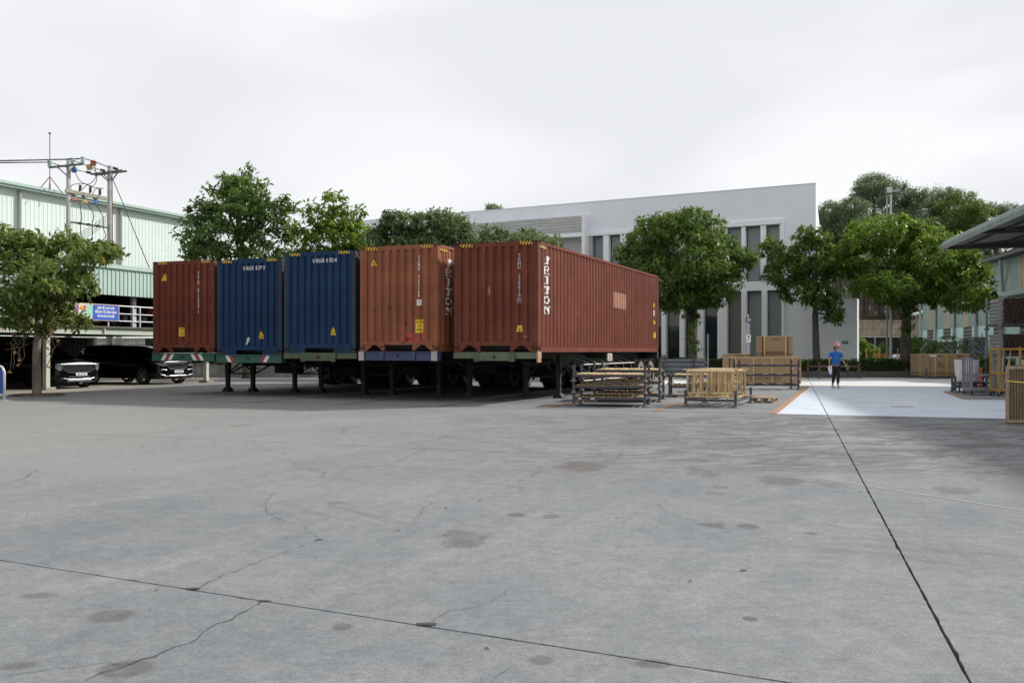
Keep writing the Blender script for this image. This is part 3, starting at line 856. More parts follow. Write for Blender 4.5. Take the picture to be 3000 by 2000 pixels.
M_BARKD = mat('bark_dark', (0.085, 0.070, 0.058), 0.95, var=0.4, scale=4, bump=0.8, bscale=9, stretch=(1, 1, .4))

def leaves_mesh(name, cl, rad, per, leaf, m, seed, flat=0.45, droop=0.1, aspect=0.42, ctint=None):
    """cl: (n,3) cluster centres; rad: cluster radius (scalar or n); per: leaves per cluster"""
    rg = np.random.default_rng(seed)
    n = len(cl); N = n * per
    rad = np.broadcast_to(np.asarray(rad, float), (n,))
    c = np.repeat(cl, per, 0); rr = np.repeat(rad, per)
    d = rg.normal(size=(N, 3)); d /= np.linalg.norm(d, axis=1)[:, None]
    u = rg.random(N) ** 0.55
    pos = c + d * (u * rr)[:, None] * np.array([1, 1, 0.75])
    ax = d * 0.8 + rg.normal(size=(N, 3)) * 0.55; ax[:, 2] -= droop
    ax /= np.linalg.norm(ax, axis=1)[:, None]
    nn = rg.normal(size=(N, 3)) * flat + np.array([0, 0, 1.0]) + d * 0.35
    sd = np.cross(ax, nn); sd /= np.maximum(np.linalg.norm(sd, axis=1), 1e-6)[:, None]
    ln = leaf * (0.65 + 0.7 * rg.random(N))
    wd = ln * aspect
    nb = np.cross(sd, ax)
    base = pos - ax * (ln * .5)[:, None]; tip = pos + ax * (ln * .5)[:, None] - np.array([0, 0, 1.0]) * (ln * .12)[:, None]
    midp = pos + nb * (ln * .06)[:, None]
    v = np.stack([base, midp + sd * (wd * .5)[:, None], tip, midp - sd * (wd * .5)[:, None]], 1).reshape(-1, 3)
    me = bpy.data.meshes.new(name)
    me.vertices.add(N * 4); me.vertices.foreach_set('co', v.astype(np.float32).ravel())
    me.loops.add(N * 4); me.loops.foreach_set('vertex_index', np.arange(N * 4, dtype=np.int32))
    me.polygons.add(N); me.polygons.foreach_set('loop_start', np.arange(0, N * 4, 4, dtype=np.int32))
    me.polygons.foreach_set('loop_total', np.full(N, 4, np.int32))
    me.materials.append(m)
    at = me.attributes.new('tint', 'FLOAT', 'POINT')
    ct = rg.random(n) if ctint is None else ctint
    tt = np.clip(np.repeat(ct, per) * .55 + rg.random(N) * .38, 0, .86)
    tt[rg.random(N) < 0.012] = 1.0
    at.data.foreach_set('value', np.repeat(tt, 4).astype(np.float32))
    me.update(); me.validate()
    return me

def tree(name, label, base, trunk_r, blobs, Y, m, leaf=0.2, per=34, crad=0.38, dens=1.0, seed=1, bark=None, group=None, cat='tree', fork=0.35, zb=0.0, droop=0.1, vines=0, depth=None, aspect=.42, flat=.45, lean=0.0):
    """blobs in picture units (D = 2352 px wide) : (x, y, rx, ry) at distance Y, turned into real ellipsoids"""
    rg = np.random.default_rng(seed)
    t = thing(name, label, cat, (base[0], base[1], zb), 0, group)
    cls = []; cents = []
    for (dx, dy, rx, ry) in blobs:
        px, py = dx * 1.2755, dy * 1.2755
        rX, rZ = rx * 1.2755 * Y / FPX, ry * 1.2755 * Y / FPX
        rY = depth if depth else (rX * .85 + .3)
        spread = 1.0 if len(blobs) > 1 else 0
        yo = rg.uniform(-1, 1) * spread * (depth or 1.3)
        cX = XA(px, Y) - base[0]; cZ = ZA(py, Y) - zb; cY = Y - base[1] + yo
        cents.append((cX, cY, cZ, min(rX, rZ)))
        area = (rX * rY + rX * rZ + rY * rZ) / 3 * 4 * math.pi
        k = max(6, int(area * dens * 2.35 / (crad * crad * 5.0)))
        d = rg.normal(size=(k, 3)); d /= np.linalg.norm(d, axis=1)[:, None]
        u = 0.45 + 0.58 * rg.random(k) ** 0.6
        p = np.array([cX, cY, cZ]) + d * u[:, None] * np.array([rX, rY, rZ])
        cls.append(p)
    cl = np.concatenate(cls)
    ct = np.clip(rg.random(len(cl)) * .75 + .25 * (cl[:, 2] - cl[:, 2].min()) / max(.1, np.ptp(cl[:, 2])), 0, 1)
    me = leaves_mesh('crown', cl, crad * (0.6 + .8 * rg.random(len(cl))), per, leaf, m, seed + 5, droop=droop, ctint=ct, aspect=aspect, flat=flat)
    mkobj('crown', me, t)
    # limbs
    mb = MB(); rnd_ = random.Random(seed)
    ztop = max(c[2] for c in cents); zlow = min(c[2] - c[3] for c in cents)
    cxm = sum(c[0] for c in cents) / len(cents); cym = sum(c[1] for c in cents) / len(cents)
    hf = zlow + (ztop - zlow) * fork * .4
    fk = Vector((cxm * .25 + lean, cym * .25, max(.6, hf)))
    mid_ = Vector((fk.x * .45 + rnd_.uniform(-.06, .06), fk.y * .5, fk.z * .55))
    mb.tube([(0, 0, -.1), (0, 0, fk.z * .06), mid_, fk], [trunk_r * 1.35, trunk_r * 1.08, trunk_r * .95, trunk_r * .82], 10)
    top = Vector((cxm, cym, zlow + (ztop - zlow) * .75))
    lead = fk.lerp(top, .55) + Vector((rnd_.uniform(-.2, .2), rnd_.uniform(-.2, .2), 0))
    mb.tube([fk - Vector((0, 0, .1)), lead, top], [trunk_r * .7, trunk_r * .42, trunk_r * .12], 7)
    for c in cents:
        cc = Vector(c[:3]); st = fk.lerp(lead, rnd_.uniform(0, .9))
        if cc.z < st.z: st = fk.copy()
        m_ = st.lerp(cc, .5) + Vector((rnd_.uniform(-.2, .2), rnd_.uniform(-.2, .2), rnd_.uniform(-.25, .05)))
        mb.tube([st, m_, cc], [trunk_r * .36, trunk_r * .2, trunk_r * .07], 6)
        near = [p for p in cl if (Vector(p) - cc).length < c[3] * 2.2 + .5]
        for _ in range(9):
            if not near: break
            e = Vector(near[rnd_.randrange(len(near))]); s_ = m_.lerp(cc, rnd_.uniform(.1, 1))
            k_ = s_.lerp(e, .5) + Vector((rnd_.uniform(-.1, .1), rnd_.uniform(-.1, .1), rnd_.uniform(-.1, .1)))
            mb.tube([s_, k_, e], [trunk_r * .09, trunk_r * .055, trunk_r * .02], 4, cap=False)
    mb.obj('trunk', bark or M_BARKD, t, smooth=True)
    return t

# near tree at left, in front of the carport
bx_, by_ = G(108, 1159)
tl = tree('cannonball_tree', 'nearest tree at left with olive leaves and hanging fruit stems, before the carport', (bx_, by_), 0.125,
    [(30,575,55,45),(105,560,62,38),(180,572,48,28),(232,585,26,18),(60,640,70,50),(150,635,62,45),(20,690,45,35),(95,695,55,32),(158,650,30,30),(190,664,20,8),(-30,620,50,60),(125,730,30,20),(5,540,40,25),(85,735,42,26),(120,700,26,24),(45,735,26,18)],
    by_, LM_OLIVE, leaf=0.215, per=19, crad=0.27, dens=.82, seed=21, bark=M_BARK, droop=.25, depth=1.3)
mb = MB(); rnd = random.Random(5)
fr = MB(); fl = MB()
for k in range(13):
    a0 = rnd.uniform(0, 2 * math.pi); z = rnd.uniform(1.6, 2.15); s_ = 1 if rnd.random() < .3 else -1
    p = [Vector((math.cos(a0) * .12, math.sin(a0) * .12, z))]
    ln = rnd.uniform(.4, 1.3)
    x = s_ * rnd.uniform(.35, .75); 
    p += [Vector((x * .6, rnd.uniform(-.5, .2), z + rnd.uniform(-.1, .15))), Vector((x, rnd.uniform(-.6, .2), z - ln * .4)), Vector((x * rnd.uniform(.5, 1), -.3, z - ln * .8)), Vector((x * rnd.uniform(.6, 1.2), -.35, z - ln))]
    mb.tube(p, [.014, .012, .011, .01, .007], 5)
    if k % 3 == 0: MB().ellipsoid(p[1] + Vector((0, 0, -.07)), (.065, .065, .065), 10, 7).obj('fruit', mat('cannonball_fruit', (0.20, 0.085, 0.045), 0.8), tl)
    if k % 2 == 0:
        for q in range(4): fl.ellipsoid(p[-1] + Vector((rnd.uniform(-.04, .04), rnd.uniform(-.04, .04), rnd.uniform(-.05, .02))), (.035, .03, .02), 6, 4)
mb.obj('hanging_stem', mat('vine_bark', (0.16, 0.12, 0.085), 0.9), tl)
fl.obj('flower', mat('blossom', (0.55, 0.30, 0.14), 0.6, var=.4, scale=20), tl)
# round tree pit kerb
mb = MB(); n = 28
mb.lathe([(.78, 0), (.78, .05), (.68, .05), (.68, .0)], n=30, cap=False)
pit = mb.obj('tree_pit_ring', M_KERB, None, loc=(bx_, by_, .004)); tag(pit, 'round concrete kerb ring around the foot of the nearest left tree', 'kerb ring')
mb = MB(); mb.lathe([(.675, .0), (.3, .06), (.0, .07)], n=24); o = mb.obj('soil', mat('red_soil', (0.10, 0.05, 0.03), 0.95, var=.3, bump=.6), pit)

tree('broadleaf_tree', 'tallest dark green tree, cone shaped, behind the leftmost rust container', (XA(715, 46), 46.5), 0.22,
    [(545,388,20,22),(528,418,38,28),(560,430,48,34),(505,455,52,36),(590,470,50,38),(468,497,44,30),(550,500,72,50),(632,505,38,38),(445,545,36,24),(520,560,80,42),(610,560,66,46),(480,585,40,16),(665,478,20,22),(590,600,90,22)],
    46, LM_DARK, leaf=0.30, per=24, crad=0.42, dens=.72, seed=31)
tree('broadleaf_tree', 'bright yellow-green tree behind the second blue container', (XA(985, 50), 50.5), 0.2,
    [(772,476,36,24),(800,500,46,32),(742,508,42,34),(832,530,26,28),(785,548,75,36),(705,545,42,38),(760,590,90,25),(690,590,50,22),(840,575,40,26)],
    50, LM_BRIGHT, leaf=0.30, per=22, crad=0.42, dens=.7, seed=32)
tree('broadleaf_tree', 'grey-green tree with a flat wide crown behind the orange-rust container', (XA(1240, 47), 47.5), 0.2,
    [(930,508,52,24),(1012,500,46,22),(902,538,44,28),(970,548,80,34),(1052,530,34,28),(1080,550,24,22),(990,580,120,24),(868,560,30,34),(930,575,60,30),(1040,565,60,30)],
    47, LM_GREY, leaf=0.24, per=34, crad=0.40, dens=1.15, seed=33)
tree('broadleaf_tree', 'low grey-green tree top just above the TRITON container beside the clad wall', (XA(1525, 47), 47.2), 0.15,
    [(1135,548,34,18),(1205,540,32,20),(1258,550,28,20),(1190,570,90,20),(1240,580,60,25),(1110,565,40,25)],
    47, LM_GREY, leaf=0.24, per=34, crad=0.38, dens=1.1, seed=34)
tree('broadleaf_tree', 'large round-crowned tree right of the containers in front of the office windows', (XA(2030, 49.4), 49.4), 0.25,
    [(1575,518,75,28),(1498,545,58,38),(1650,545,56,38),(1460,585,42,28),(1560,590,90,60),(1685,590,44,44),(1520,632,88,44),(1630,640,82,40),(1468,622,46,24),(1705,600,24,26),(1590,682,60,28),(1645,680,34,20),(1545,690,36,22)],
    48.5, LM_MID, leaf=0.25, per=22, crad=0.34, dens=1.0, seed=35, fork=.2, depth=2.4)
tree('broadleaf_tree', 'slim tree with a loose irregular crown directly behind the walking woman', (XA(2394, 49.6), 49.6), 0.19,
    [(1838,540,24,22),(1785,570,32,30),(1850,590,52,38),(1800,622,48,36),(1890,622,48,42),(1832,665,42,30),(1880,682,38,32),(1918,702,26,24),(1905,728,20,14),(1870,555,30,22)],
    49, LM_MID, leaf=0.26, per=21, crad=0.33, dens=.95, seed=36, fork=.3)
tree('broadleaf_tree', 'widest bright green tree right of the office building, its crown reaching the canopy', (XA(2650, 50.0), 50.0), 0.27,
    [(2060,512,40,20),(1990,540,58,32),(2112,530,58,28),(1942,590,40,42),(2030,590,88,55),(2130,590,80,50),(2200,622,58,46),(2242,650,32,32),(2000,662,68,30),(2090,672,80,30),(2172,690,58,26),(2215,575,40,30),(2150,640,70,40)],
    49, leaf_mat('leaf_fresh', (0.026, 0.066, 0.011), (0.15, 0.25, 0.030), (0.28, 0.20, 0.03)), leaf=0.27, per=22, crad=0.34, dens=.85, seed=37, fork=.25, depth=2.6)
# vine on the trunk of the round tree and of the wide one
for (px, y, z0, z1, sd) in ((2030, 49.0, 1.4, 3.6, 1), (2655, 49.5, 2.2, 4.6, 2)):
    rg = np.random.default_rng(sd); cl = np.stack([rg.normal(0, .32, 26), rg.normal(-.1, .2, 26), rg.uniform(z0, z1, 26)], 1)
    me = leaves_mesh('vine', cl, .22, 22, .17, LM_MID, 60 + sd)
    o = mkobj('climbing_vine', me, loc=(XA(px, y), y, 0)); tag(o, 'leafy creeper on the trunk of the round-crowned tree' if sd == 1 else 'leafy creeper on the trunk of the widest bright tree', 'creeper')
# distant trees on the hill
FAR = [([(1900,520,40,34),(1960,540,50,34),(1900,560,40,40)], 'low distant tree filling the gap beside the office corner'), ([(2120,540,60,40),(2200,545,60,40),(2270,560,40,40)], 'broad distant tree low on the hill behind the widest bright tree'), ([(2008,420,24,26),(1990,448,34,30),(2030,420,14,22)], 'tall feathery tree rising above the floodlight pole on the hill'),
       ([(1905,492,34,26),(1945,488,34,28),(1925,520,50,30)], 'distant grey-green tree just right of the office parapet'),
       ([(2062,430,28,20),(2052,465,34,28),(2090,462,26,24),(2040,510,70,30)], 'distant tree with a tilted top right of the floodlight'),
       ([(2150,462,36,26),(2125,490,40,30),(2160,510,50,30)], 'distant rounded tree in the middle of the hill'),
       ([(2215,468,44,32),(2205,505,50,34),(2255,500,22,30)], 'distant dense dome-shaped tree nearest the canopy'),
       ([(2290,474,9,12),(2287,492,11,14)], 'tiny distant tree top left of the canopy edge')]
for i, (bl, lb) in enumerate(FAR):
    Yf = 98 + (i % 3) * 5
    xs = sum(b[0] for b in bl) / len(bl) * 1.2755
    zb = 5.5
    tree('distant_tree', lb, (XA(xs, Yf), Yf), 0.3, bl, Yf, LM_FAR_HAZE if i != 6 else LM_MID, leaf=0.27, per=44, crad=0.62, dens=1.9, seed=70 + i, zb=zb, depth=2.5, aspect=.35)
tree('distant_tree', 'small tree top peeping over the long parapet of the office building', (XA(1447, 92), 92), 0.2, [(1128,477,10,5),(1142,479,9,4),(1135,490,16,10)], 92, LM_FAR_HAZE, leaf=0.3, per=24, crad=0.4, dens=1.0, seed=81, depth=1.2)
# trunks of the hill wood
rnd = random.Random(9)
M_SCRUB = leaf_mat('leaf_scrub', (0.05, 0.05, 0.02), (0.12, 0.10, 0.04), (0.2, 0.14, 0.06))
for i in range(14):
    px = 2515 + i * 14.5 + rnd.uniform(-4, 4); y = 96 + rnd.uniform(0, 6); z = 4.6
    t = thing('woodland_tree', 'thin dark trunk in the shaded wood above the retaining wall', 'tree', (XA(px, y), y, z), 0, 'thin trunks in the wood on the hill')
    mb = MB(); h = rnd.uniform(4, 6); mb.tube([(0, 0, -.6), (rnd.uniform(-.2, .2), 0, h * .5), (rnd.uniform(-.4, .4), 0, h)], [.2, .16, .1], 6); mb.obj('trunk', M_BARKD, t)
    rg = np.random.default_rng(i); cl = np.array([0, 0, h]) + rg.normal(size=(12, 3)) * np.array([1.4, 1.2, .9])
    mkobj('crown', leaves_mesh('crown', cl, .8, 26, .36, LM_FAR_HAZE, 100 + i, aspect=.35), t)
rg = np.random.default_rng(8)
cl = np.stack([rg.uniform(22, 46, 260), rg.uniform(93, 104, 260), 4.4 + rg.random(260) * .8], 1)
tag(mkobj('undergrowth', leaves_mesh('undergrowth', cl, .5, 16, .3, M_SCRUB, 8)), kind='stuff')
cl = np.stack([rg.uniform(28, 62, 900), rg.uniform(106, 130, 900), 8.0 + rg.random(900) * 6.5], 1)
tag(mkobj('far_wood', leaves_mesh('far_wood', cl, 1.2, 18, .6, LM_FAR_HAZE, 9)), kind='stuff')

# hedges
def hedge(label, p0, p1, dep, h, m, seed, z0=0.25, per_m=420, leaf=.09):
    d = Vector((p1[0] - p0[0], p1[1] - p0[1])); ln = d.length
    yaw = -math.degrees(math.atan2(d.y, d.x))
    t = thing('hedge', label, 'hedge', (p0[0], p0[1], 0), yaw)
    rg = np.random.default_rng(seed); n = int(ln * 34)
    x = rg.uniform(0, ln, n); f = rg.random(n)
    y = np.where(f < .45, rg.uniform(-.02, .1, n), rg.uniform(0, dep, n)); z = np.where(f < .45, z0 + rg.random(n) * (h - z0), h - rg.random(n) * .1)
    z = z + np.sin(x * 1.7) * .03
    me = leaves_mesh('foliage', np.stack([x, y, z], 1), .13, 22, leaf, m, seed, flat=.8)
    mkobj('foliage', me, t)
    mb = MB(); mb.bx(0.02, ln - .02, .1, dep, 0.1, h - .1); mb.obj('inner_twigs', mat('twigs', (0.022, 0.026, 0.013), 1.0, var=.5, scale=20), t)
    return t
hedge('long clipped dark green hedge behind the kerb, from the pipe rack to the cardboard boxes', (XA(2310, KY + .7), KY + .55), (XA(2690, KY + .7), KY + .55), .8, .93, LM_HEDGE, 41)
hedge('clipped green hedge in front of the office windows, left of the big cardboard box', (8.6, KY + 3.6), (XA(2330, KY + .7), KY + .75), .8, .95, LM_HEDGE, 42)
hedge('dark hedge beside the rear wheels of the largest container', (3.8, KY + 6), (8.5, KY + 3.7), .8, .95, LM_HEDGE, 43)
hedge('bright green bush row behind the round pot and the trolley', (XA(2850, 44), 44), (XA(2935, 44), 43), 1.0, .98, LM_MID, 44, z0=.1, leaf=.13)
rg = np.random.default_rng(5); cl = np.stack([rg.normal(0, .7, 60), rg.normal(0, .5, 60), rg.uniform(.1, 1.9, 60)], 1)
t = thing('garden_bush', 'leafy bright green bush just right of the office wall corner', 'bush', (XA(2528, 55), 55, .26)); mkobj('foliage', leaves_mesh('foliage', cl, .35, 40, .2, LM_BRIGHT, 3), t)
mb = MB(); mb.tube([(0, 0, -.1), (.1, 0, .9)], [.05, .03]); mb.obj('stem', M_BARK, t)
cl = np.stack([rg.normal(0, .9, 70), rg.normal(0, .6, 70), rg.uniform(.1, 2.0, 70)], 1)
t = thing('garden_bush', 'loose green bush behind the wide tree trunk and the cardboard boxes', 'bush', (XA(2700, 57), 57, .26)); mkobj('foliage', leaves_mesh('foliage', cl, .3, 34, .2, LM_HEDGE, 4), t)
mb = MB(); mb.tube([(0, 0, -.1), (.1, 0, .9)], [.05, .03]); mb.obj('stem', M_BARK, t)
# ground cover in the garden
rg = np.random.default_rng(6)
n = 1500; cl = np.stack([rg.uniform(17.5, 29, n), rg.uniform(KY + 2, KY + 9, n), .27 + rg.random(n) * .12], 1)
tag(mkobj('garden_grass', leaves_mesh('garden_grass', cl, .22, 9, .13, LM_BRIGHT, 6)), kind='stuff')
n = 260; cl = np.stack([rg.uniform(18.5, 28, n), rg.uniform(56, 60, n), .4 + rg.random(n) * .35], 1)
tag(mkobj('ground_cover', leaves_mesh('ground_cover', cl, .35, 16, .17, LM_HEDGE, 7)), kind='stuff')
# palm behind the blue containers
pt = thing('palm_tree', 'small palm with narrow fronds showing just above the second blue container', 'palm', (XA(958, 43), 43, 0))
mb = MB(); mb.tube([(0, 0, 0), (.1, 0, 2.5), (.0, 0, 5.0)], [.16, .13, .1], 8); mb.obj('trunk', M_BARK, pt)
rnd = random.Random(2)
M_FROND = mat('frond', (0.09, 0.14, 0.07), .5, var=.3, scale=4)
for k in range(13):
    a = 2 * math.pi * k / 13 + rnd.uniform(-.2, .2); up_ = rnd.uniform(.5, 1.2)
    mb = MB(); pts = []
    for i in range(9):
        s_ = i / 8 * 1.5
        pts.append(Vector((math.cos(a) * s_ * math.cos(up_ * .6), math.sin(a) * s_ * math.cos(up_ * .6), 5.0 + s_ * up_ * .75 - s_ * s_ * .32)))
    mb.tube(pts, [.02 - i * .002 for i in range(9)], 4, cap=False)
    sdv = Vector((-math.sin(a), math.cos(a), 0))
    for i in range(1, 9):
        for j in (0, .5):
            p = pts[i - 1].lerp(pts[i], j); d = (pts[i] - pts[i - 1]).normalized()
            for sgn in (-1, 1):
                e = p + (sdv * sgn * .75 + d * .6 + Vector((0, 0, -.15))).normalized() * .42
                w = d * .02; mb.quad(p - w, e, e + Vector((0, 0, .001)), p + w)
    mb.obj('frond', M_FROND, pt)
# planter wall with shrubs behind the parked cars
M_OLDW = mat('old_wall', (0.27, 0.265, 0.25), 0.95, var=.35, scale=1.5, bump=.3, streak=.9, dirt=(0.1, 0.1, 0.09))
pw = thing('planter_wall', 'low stained concrete planter wall behind the minivan and the first trailer', 'wall', (XA(500, 47.5), 47.5, 0), -2)
for k in range(10):
    mb = MB(); mb.bx(k * 2 + .01, k * 2 + 1.99, 0, .25, 0, .68); mb.obj('wall_block', M_OLDW, pw)
mb = MB(); mb.bx(0, 20, -.04, .3, .682, .74); mb.obj('coping', M_OLDW, pw)
hedge('bright low shrubs growing in the planter behind the minivan', (XA(500, 48), 48.0), (XA(500, 48) + 19, 48.9), .9, 1.02, LM_BRIGHT, 46, z0=.6, leaf=.2)
# ================================================================== CONTAINERS
CW, CL, CH = 2.438, 12.192, 2.896
SHARED = {}
def paint(name, col, rust=0.5, streak=0.5, var=0.2):
    return mat(name, col, 0.62, spec=0.16, var=var, scale=1.3, rust=rust, streak=streak, bump=0.12, bscale=3, rustcol=(0.075, 0.032, 0.02))
P_RED = paint('paint_oxide_red', (0.158, 0.044, 0.027), .62)
P_ORG = paint('paint_faded_orange_rust', (0.262, 0.094, 0.050), .66)
P_BRN = paint('paint_brown_rust', (0.150, 0.040, 0.024), .75)
P_BLU = paint('paint_navy', (0.012, 0.036, 0.090), .52, streak=.3)
P_POSTB = paint('paint_navy_rusty', (0.028, 0.05, 0.07), .78)
P_POSTR = paint('paint_rusty_post', (0.13, 0.045, 0.028), .6)
M_CAST = paint('rusty_casting', (0.13, 0.045, 0.028), .6)
M_YEL = mat('warning_yellow', (0.75, 0.48, 0.03), 0.5, var=.06)
M_BLK = mat('black_print_hole_shade', (0.012, 0.012, 0.012), 0.6, var=.1)
M_LET = mat('white_print', (0.72, 0.72, 0.70), 0.6, var=.06, scale=8, rust=.12, rustcol=(.4, .2, .16))
M_REDS = mat('red_smear', (0.42, 0.05, 0.045), 0.6, var=.3, scale=9)
M_PALER = mat('scuff', (0.28, 0.13, 0.10), 0.7, var=.25, scale=5, rust=.4, rustcol=(.25, .08, .05))
M_WOODF = mat('container_floor', (0.10, 0.07, 0.045), 0.9)

def mkprof(a, b, n, outer, slope, inner, base, dep):
    pitch = (b - a) / n; tot = outer + 2 * slope + inner; k = pitch / tot
    br = [(a, base)]
    for i in range(n):
        s = a + i * pitch
        br += [(s + outer * .5 * k, base), (s + (outer * .5 + slope) * k, base + dep), (s + (outer * .5 + slope + inner) * k, base + dep), (s + (outer * .5 + 2 * slope + inner) * k, base)]
    br.append((b, base))
    xs = [p[0] for p in br]; ys = [p[1] for p in br]
    return br, (lambda u: float(np.interp(u, xs, ys)))
FBR, FPROF = mkprof(.14, 2.298, 9, .118, .018, .062, .012, .048)
SBR, SPROF = mkprof(.16, 12.03, 43, .075, .062, .072, .014, .036)
# ISO rear
def front_map(u, v, d): return (u, d - .0025, v)
def side_map(u, v, d): return (CW - d + .0025, u, v)
def decal(name, vs, fs, mt, parent, br, prof, mp_, label=None):
    bm = bmesh.new()
    vv = [bm.verts.new((x, 0, z)) for x, z in vs]
    for f in fs:
        try: bm.faces.new([vv[i] for i in f])
        except ValueError: pass
    x0 = min(p[0] for p in vs); x1 = max(p[0] for p in vs)
    for b, _ in br:
        if x0 < b < x1:
            bmesh.ops.bisect_plane(bm, geom=bm.verts[:] + bm.edges[:] + bm.faces[:], plane_co=(b, 0, 0), plane_no=(1, 0, 0))
    for v in bm.verts: v.co = Vector(mp_(v.co.x, v.co.z, prof(v.co.x)))
    me = bpy.data.meshes.new(name); bm.to_mesh(me); bm.free(); me.materials.append(mt)
    return mkobj(name, me, parent, label)
def vtext(s, u, vtop, pitch, size, sx=1.0, bold=0.0):
    """characters one below another"""
    V = []; F = []
    for i, ch in enumerate(s):
        if ch == ' ': continue
        vs, fs = text_mesh(ch, size, sx, 'CENTER', bold)
        o = len(V); V += [(u + x, vtop - i * pitch - size * .72 + y) for x, y in vs]; F += [tuple(k + o for k in f) for f in fs]
    return V, F
def htext(s, u, v, size, sx=1.0, bold=0.0, align='LEFT', leading=1.0):
    vs, fs = text_mesh(s, size, sx, align, bold, leading)
    return [(u + x, v + y) for x, y in vs], fs
# slab serif capitals for the vertical name, unit box 1 x 1
def bars(*r): return [[(a, c), (b, c), (b, d), (a, d)] for a, b, c, d in r]
GL = {
 'T': bars((.08, .92, .80, 1), (.08, .24, .62, .80), (.76, .92, .62, .80), (.38, .62, .14, .80), (.26, .74, 0, .14)),
 'R': bars((.05, .22, 0, .12), (.10, .34, .12, .88), (.05, .34, .88, 1), (.34, .72, .86, 1), (.66, .90, .58, .90), (.34, .72, .46, .60)) + [[(.42, .46), (.62, .46), (.98, 0), (.72, 0)]] + bars((.22, .44, 0, .12)),
 'I': bars((.38, .62, .12, .88), (.24, .76, 0, .12), (.24, .76, .88, 1)),
 'O': [[(.5 + .46 * math.cos(a) , .5 + .5 * math.sin(a)), (.5 + .46 * math.cos(b), .5 + .5 * math.sin(b)), (.5 + .22 * math.cos(b), .5 + .30 * math.sin(b)), (.5 + .22 * math.cos(a), .5 + .30 * math.sin(a))] for a, b in [(2 * math.pi * i / 18, 2 * math.pi * (i + 1) / 18) for i in range(18)]],
 'N': bars((.08, .30, .0, 1), (.72, .92, 0, 1), (.0, .40, 0, .11), (.60, 1.0, .89, 1.0)) + [[(.10, 1), (.34, 1), (.90, 0), (.72, 0)]],
}
def triton(u0, w, vtop, pitch, h):
    V = []; F = []
    for i, ch in enumerate('TRITON'):
        for poly in GL[ch]:
            o = len(V); V += [(u0 + x * w, vtop - i * pitch - h + y * h) for x, y in poly]; F.append(tuple(range(o, o + len(poly))))
    return V, F
def tri(u, v, s, kind='tri'):
    if kind == 'trap': return [(u - s * .5, v), (u + s * .5, v), (u + s * .28, v + s * .9), (u - s * .28, v + s * .9)]
    if kind == 'half': return [(u - s * .5, v), (u + s * .45, v), (u + s * .2, v + s * 1.25)]
    if kind == 'halfr': return [(u - s * .45, v), (u + s * .5, v), (u - s * .2, v + s * 1.25)]
    return [(u - s * .5, v), (u + s * .5, v), (u, v + s * .95)]
def grow(p, k):
    cx = sum(a for a, b in p) / len(p); cz = sum(b for a, b in p) / len(p)
    return [(cx + (a - cx) * k, cz + (b - cz) * k) for a, b in p]
def warn(parent, u, v, s, kind='tri', br=FBR, prof=FPROF, mp_=front_map):
    pts = tri(u, v, s, kind)
    mp2 = lambda a, b, d: (mp_(a, b, d - .002))
    decal('sticker_border', grow(pts, 1.22), [tuple(range(len(pts)))], M_BLK, parent, br, prof, mp_)
    st = decal('warning_sticker', pts, [tuple(range(len(pts)))], M_YEL, parent, br, prof, mp2)
    mp3 = lambda a, b, d: (mp_(a, b, d - .004))
    q = []
    for k in range(3): q += [(u - s * .2, v + s * (.14 + k * .13)), (u + s * .2, v + s * (.14 + k * .13)), (u + s * .2, v + s * (.18 + k * .13)), (u - s * .2, v + s * (.18 + k * .13))]
    decal('sticker_print', q, [(0, 1, 2, 3), (4, 5, 6, 7), (8, 9, 10, 11)], M_BLK, parent, br, prof, mp3)

def casting_mesh():
    bm = bmesh.new(); bmesh.ops.create_cube(bm, size=1)
    for v in bm.verts: v.co = Vector((v.co.x * .165, v.co.y * .178, v.co.z * .118))
    for f in list(bm.faces):
        n = f.normal.copy()
        r = bmesh.ops.inset_individual(bm, faces=[f], thickness=.043)
        for v in f.verts:
            v.co -= n * .03
            if abs(n.z) < .5: pass
    me = bpy.data.meshes.new('corner_casting'); bm.to_mesh(me); bm.free(); me.materials.append(M_CAST); me.materials.append(M_BLK)
    for p in me.polygons:
        c = p.center
        if (abs(abs(c.x) - .0525) < .002 or abs(abs(c.y) - .059) < .002 or abs(abs(c.z) - .029) < .002) and p.area < .02 and max(abs(c.x), abs(c.y)) < .062: 
            if len([1 for q in (c.x, c.y, c.z) if abs(q) < 1e-4]) == 2: p.material_index = 1  # hole floors coloured black to stand for the shade inside
    return me
CAST = casting_mesh()
def cast_for(m):
    k = ('cast', m.name)
    if k not in SHARED:
        SHARED[k] = CAST.copy(); SHARED[k].materials[0] = m
    return SHARED[k]
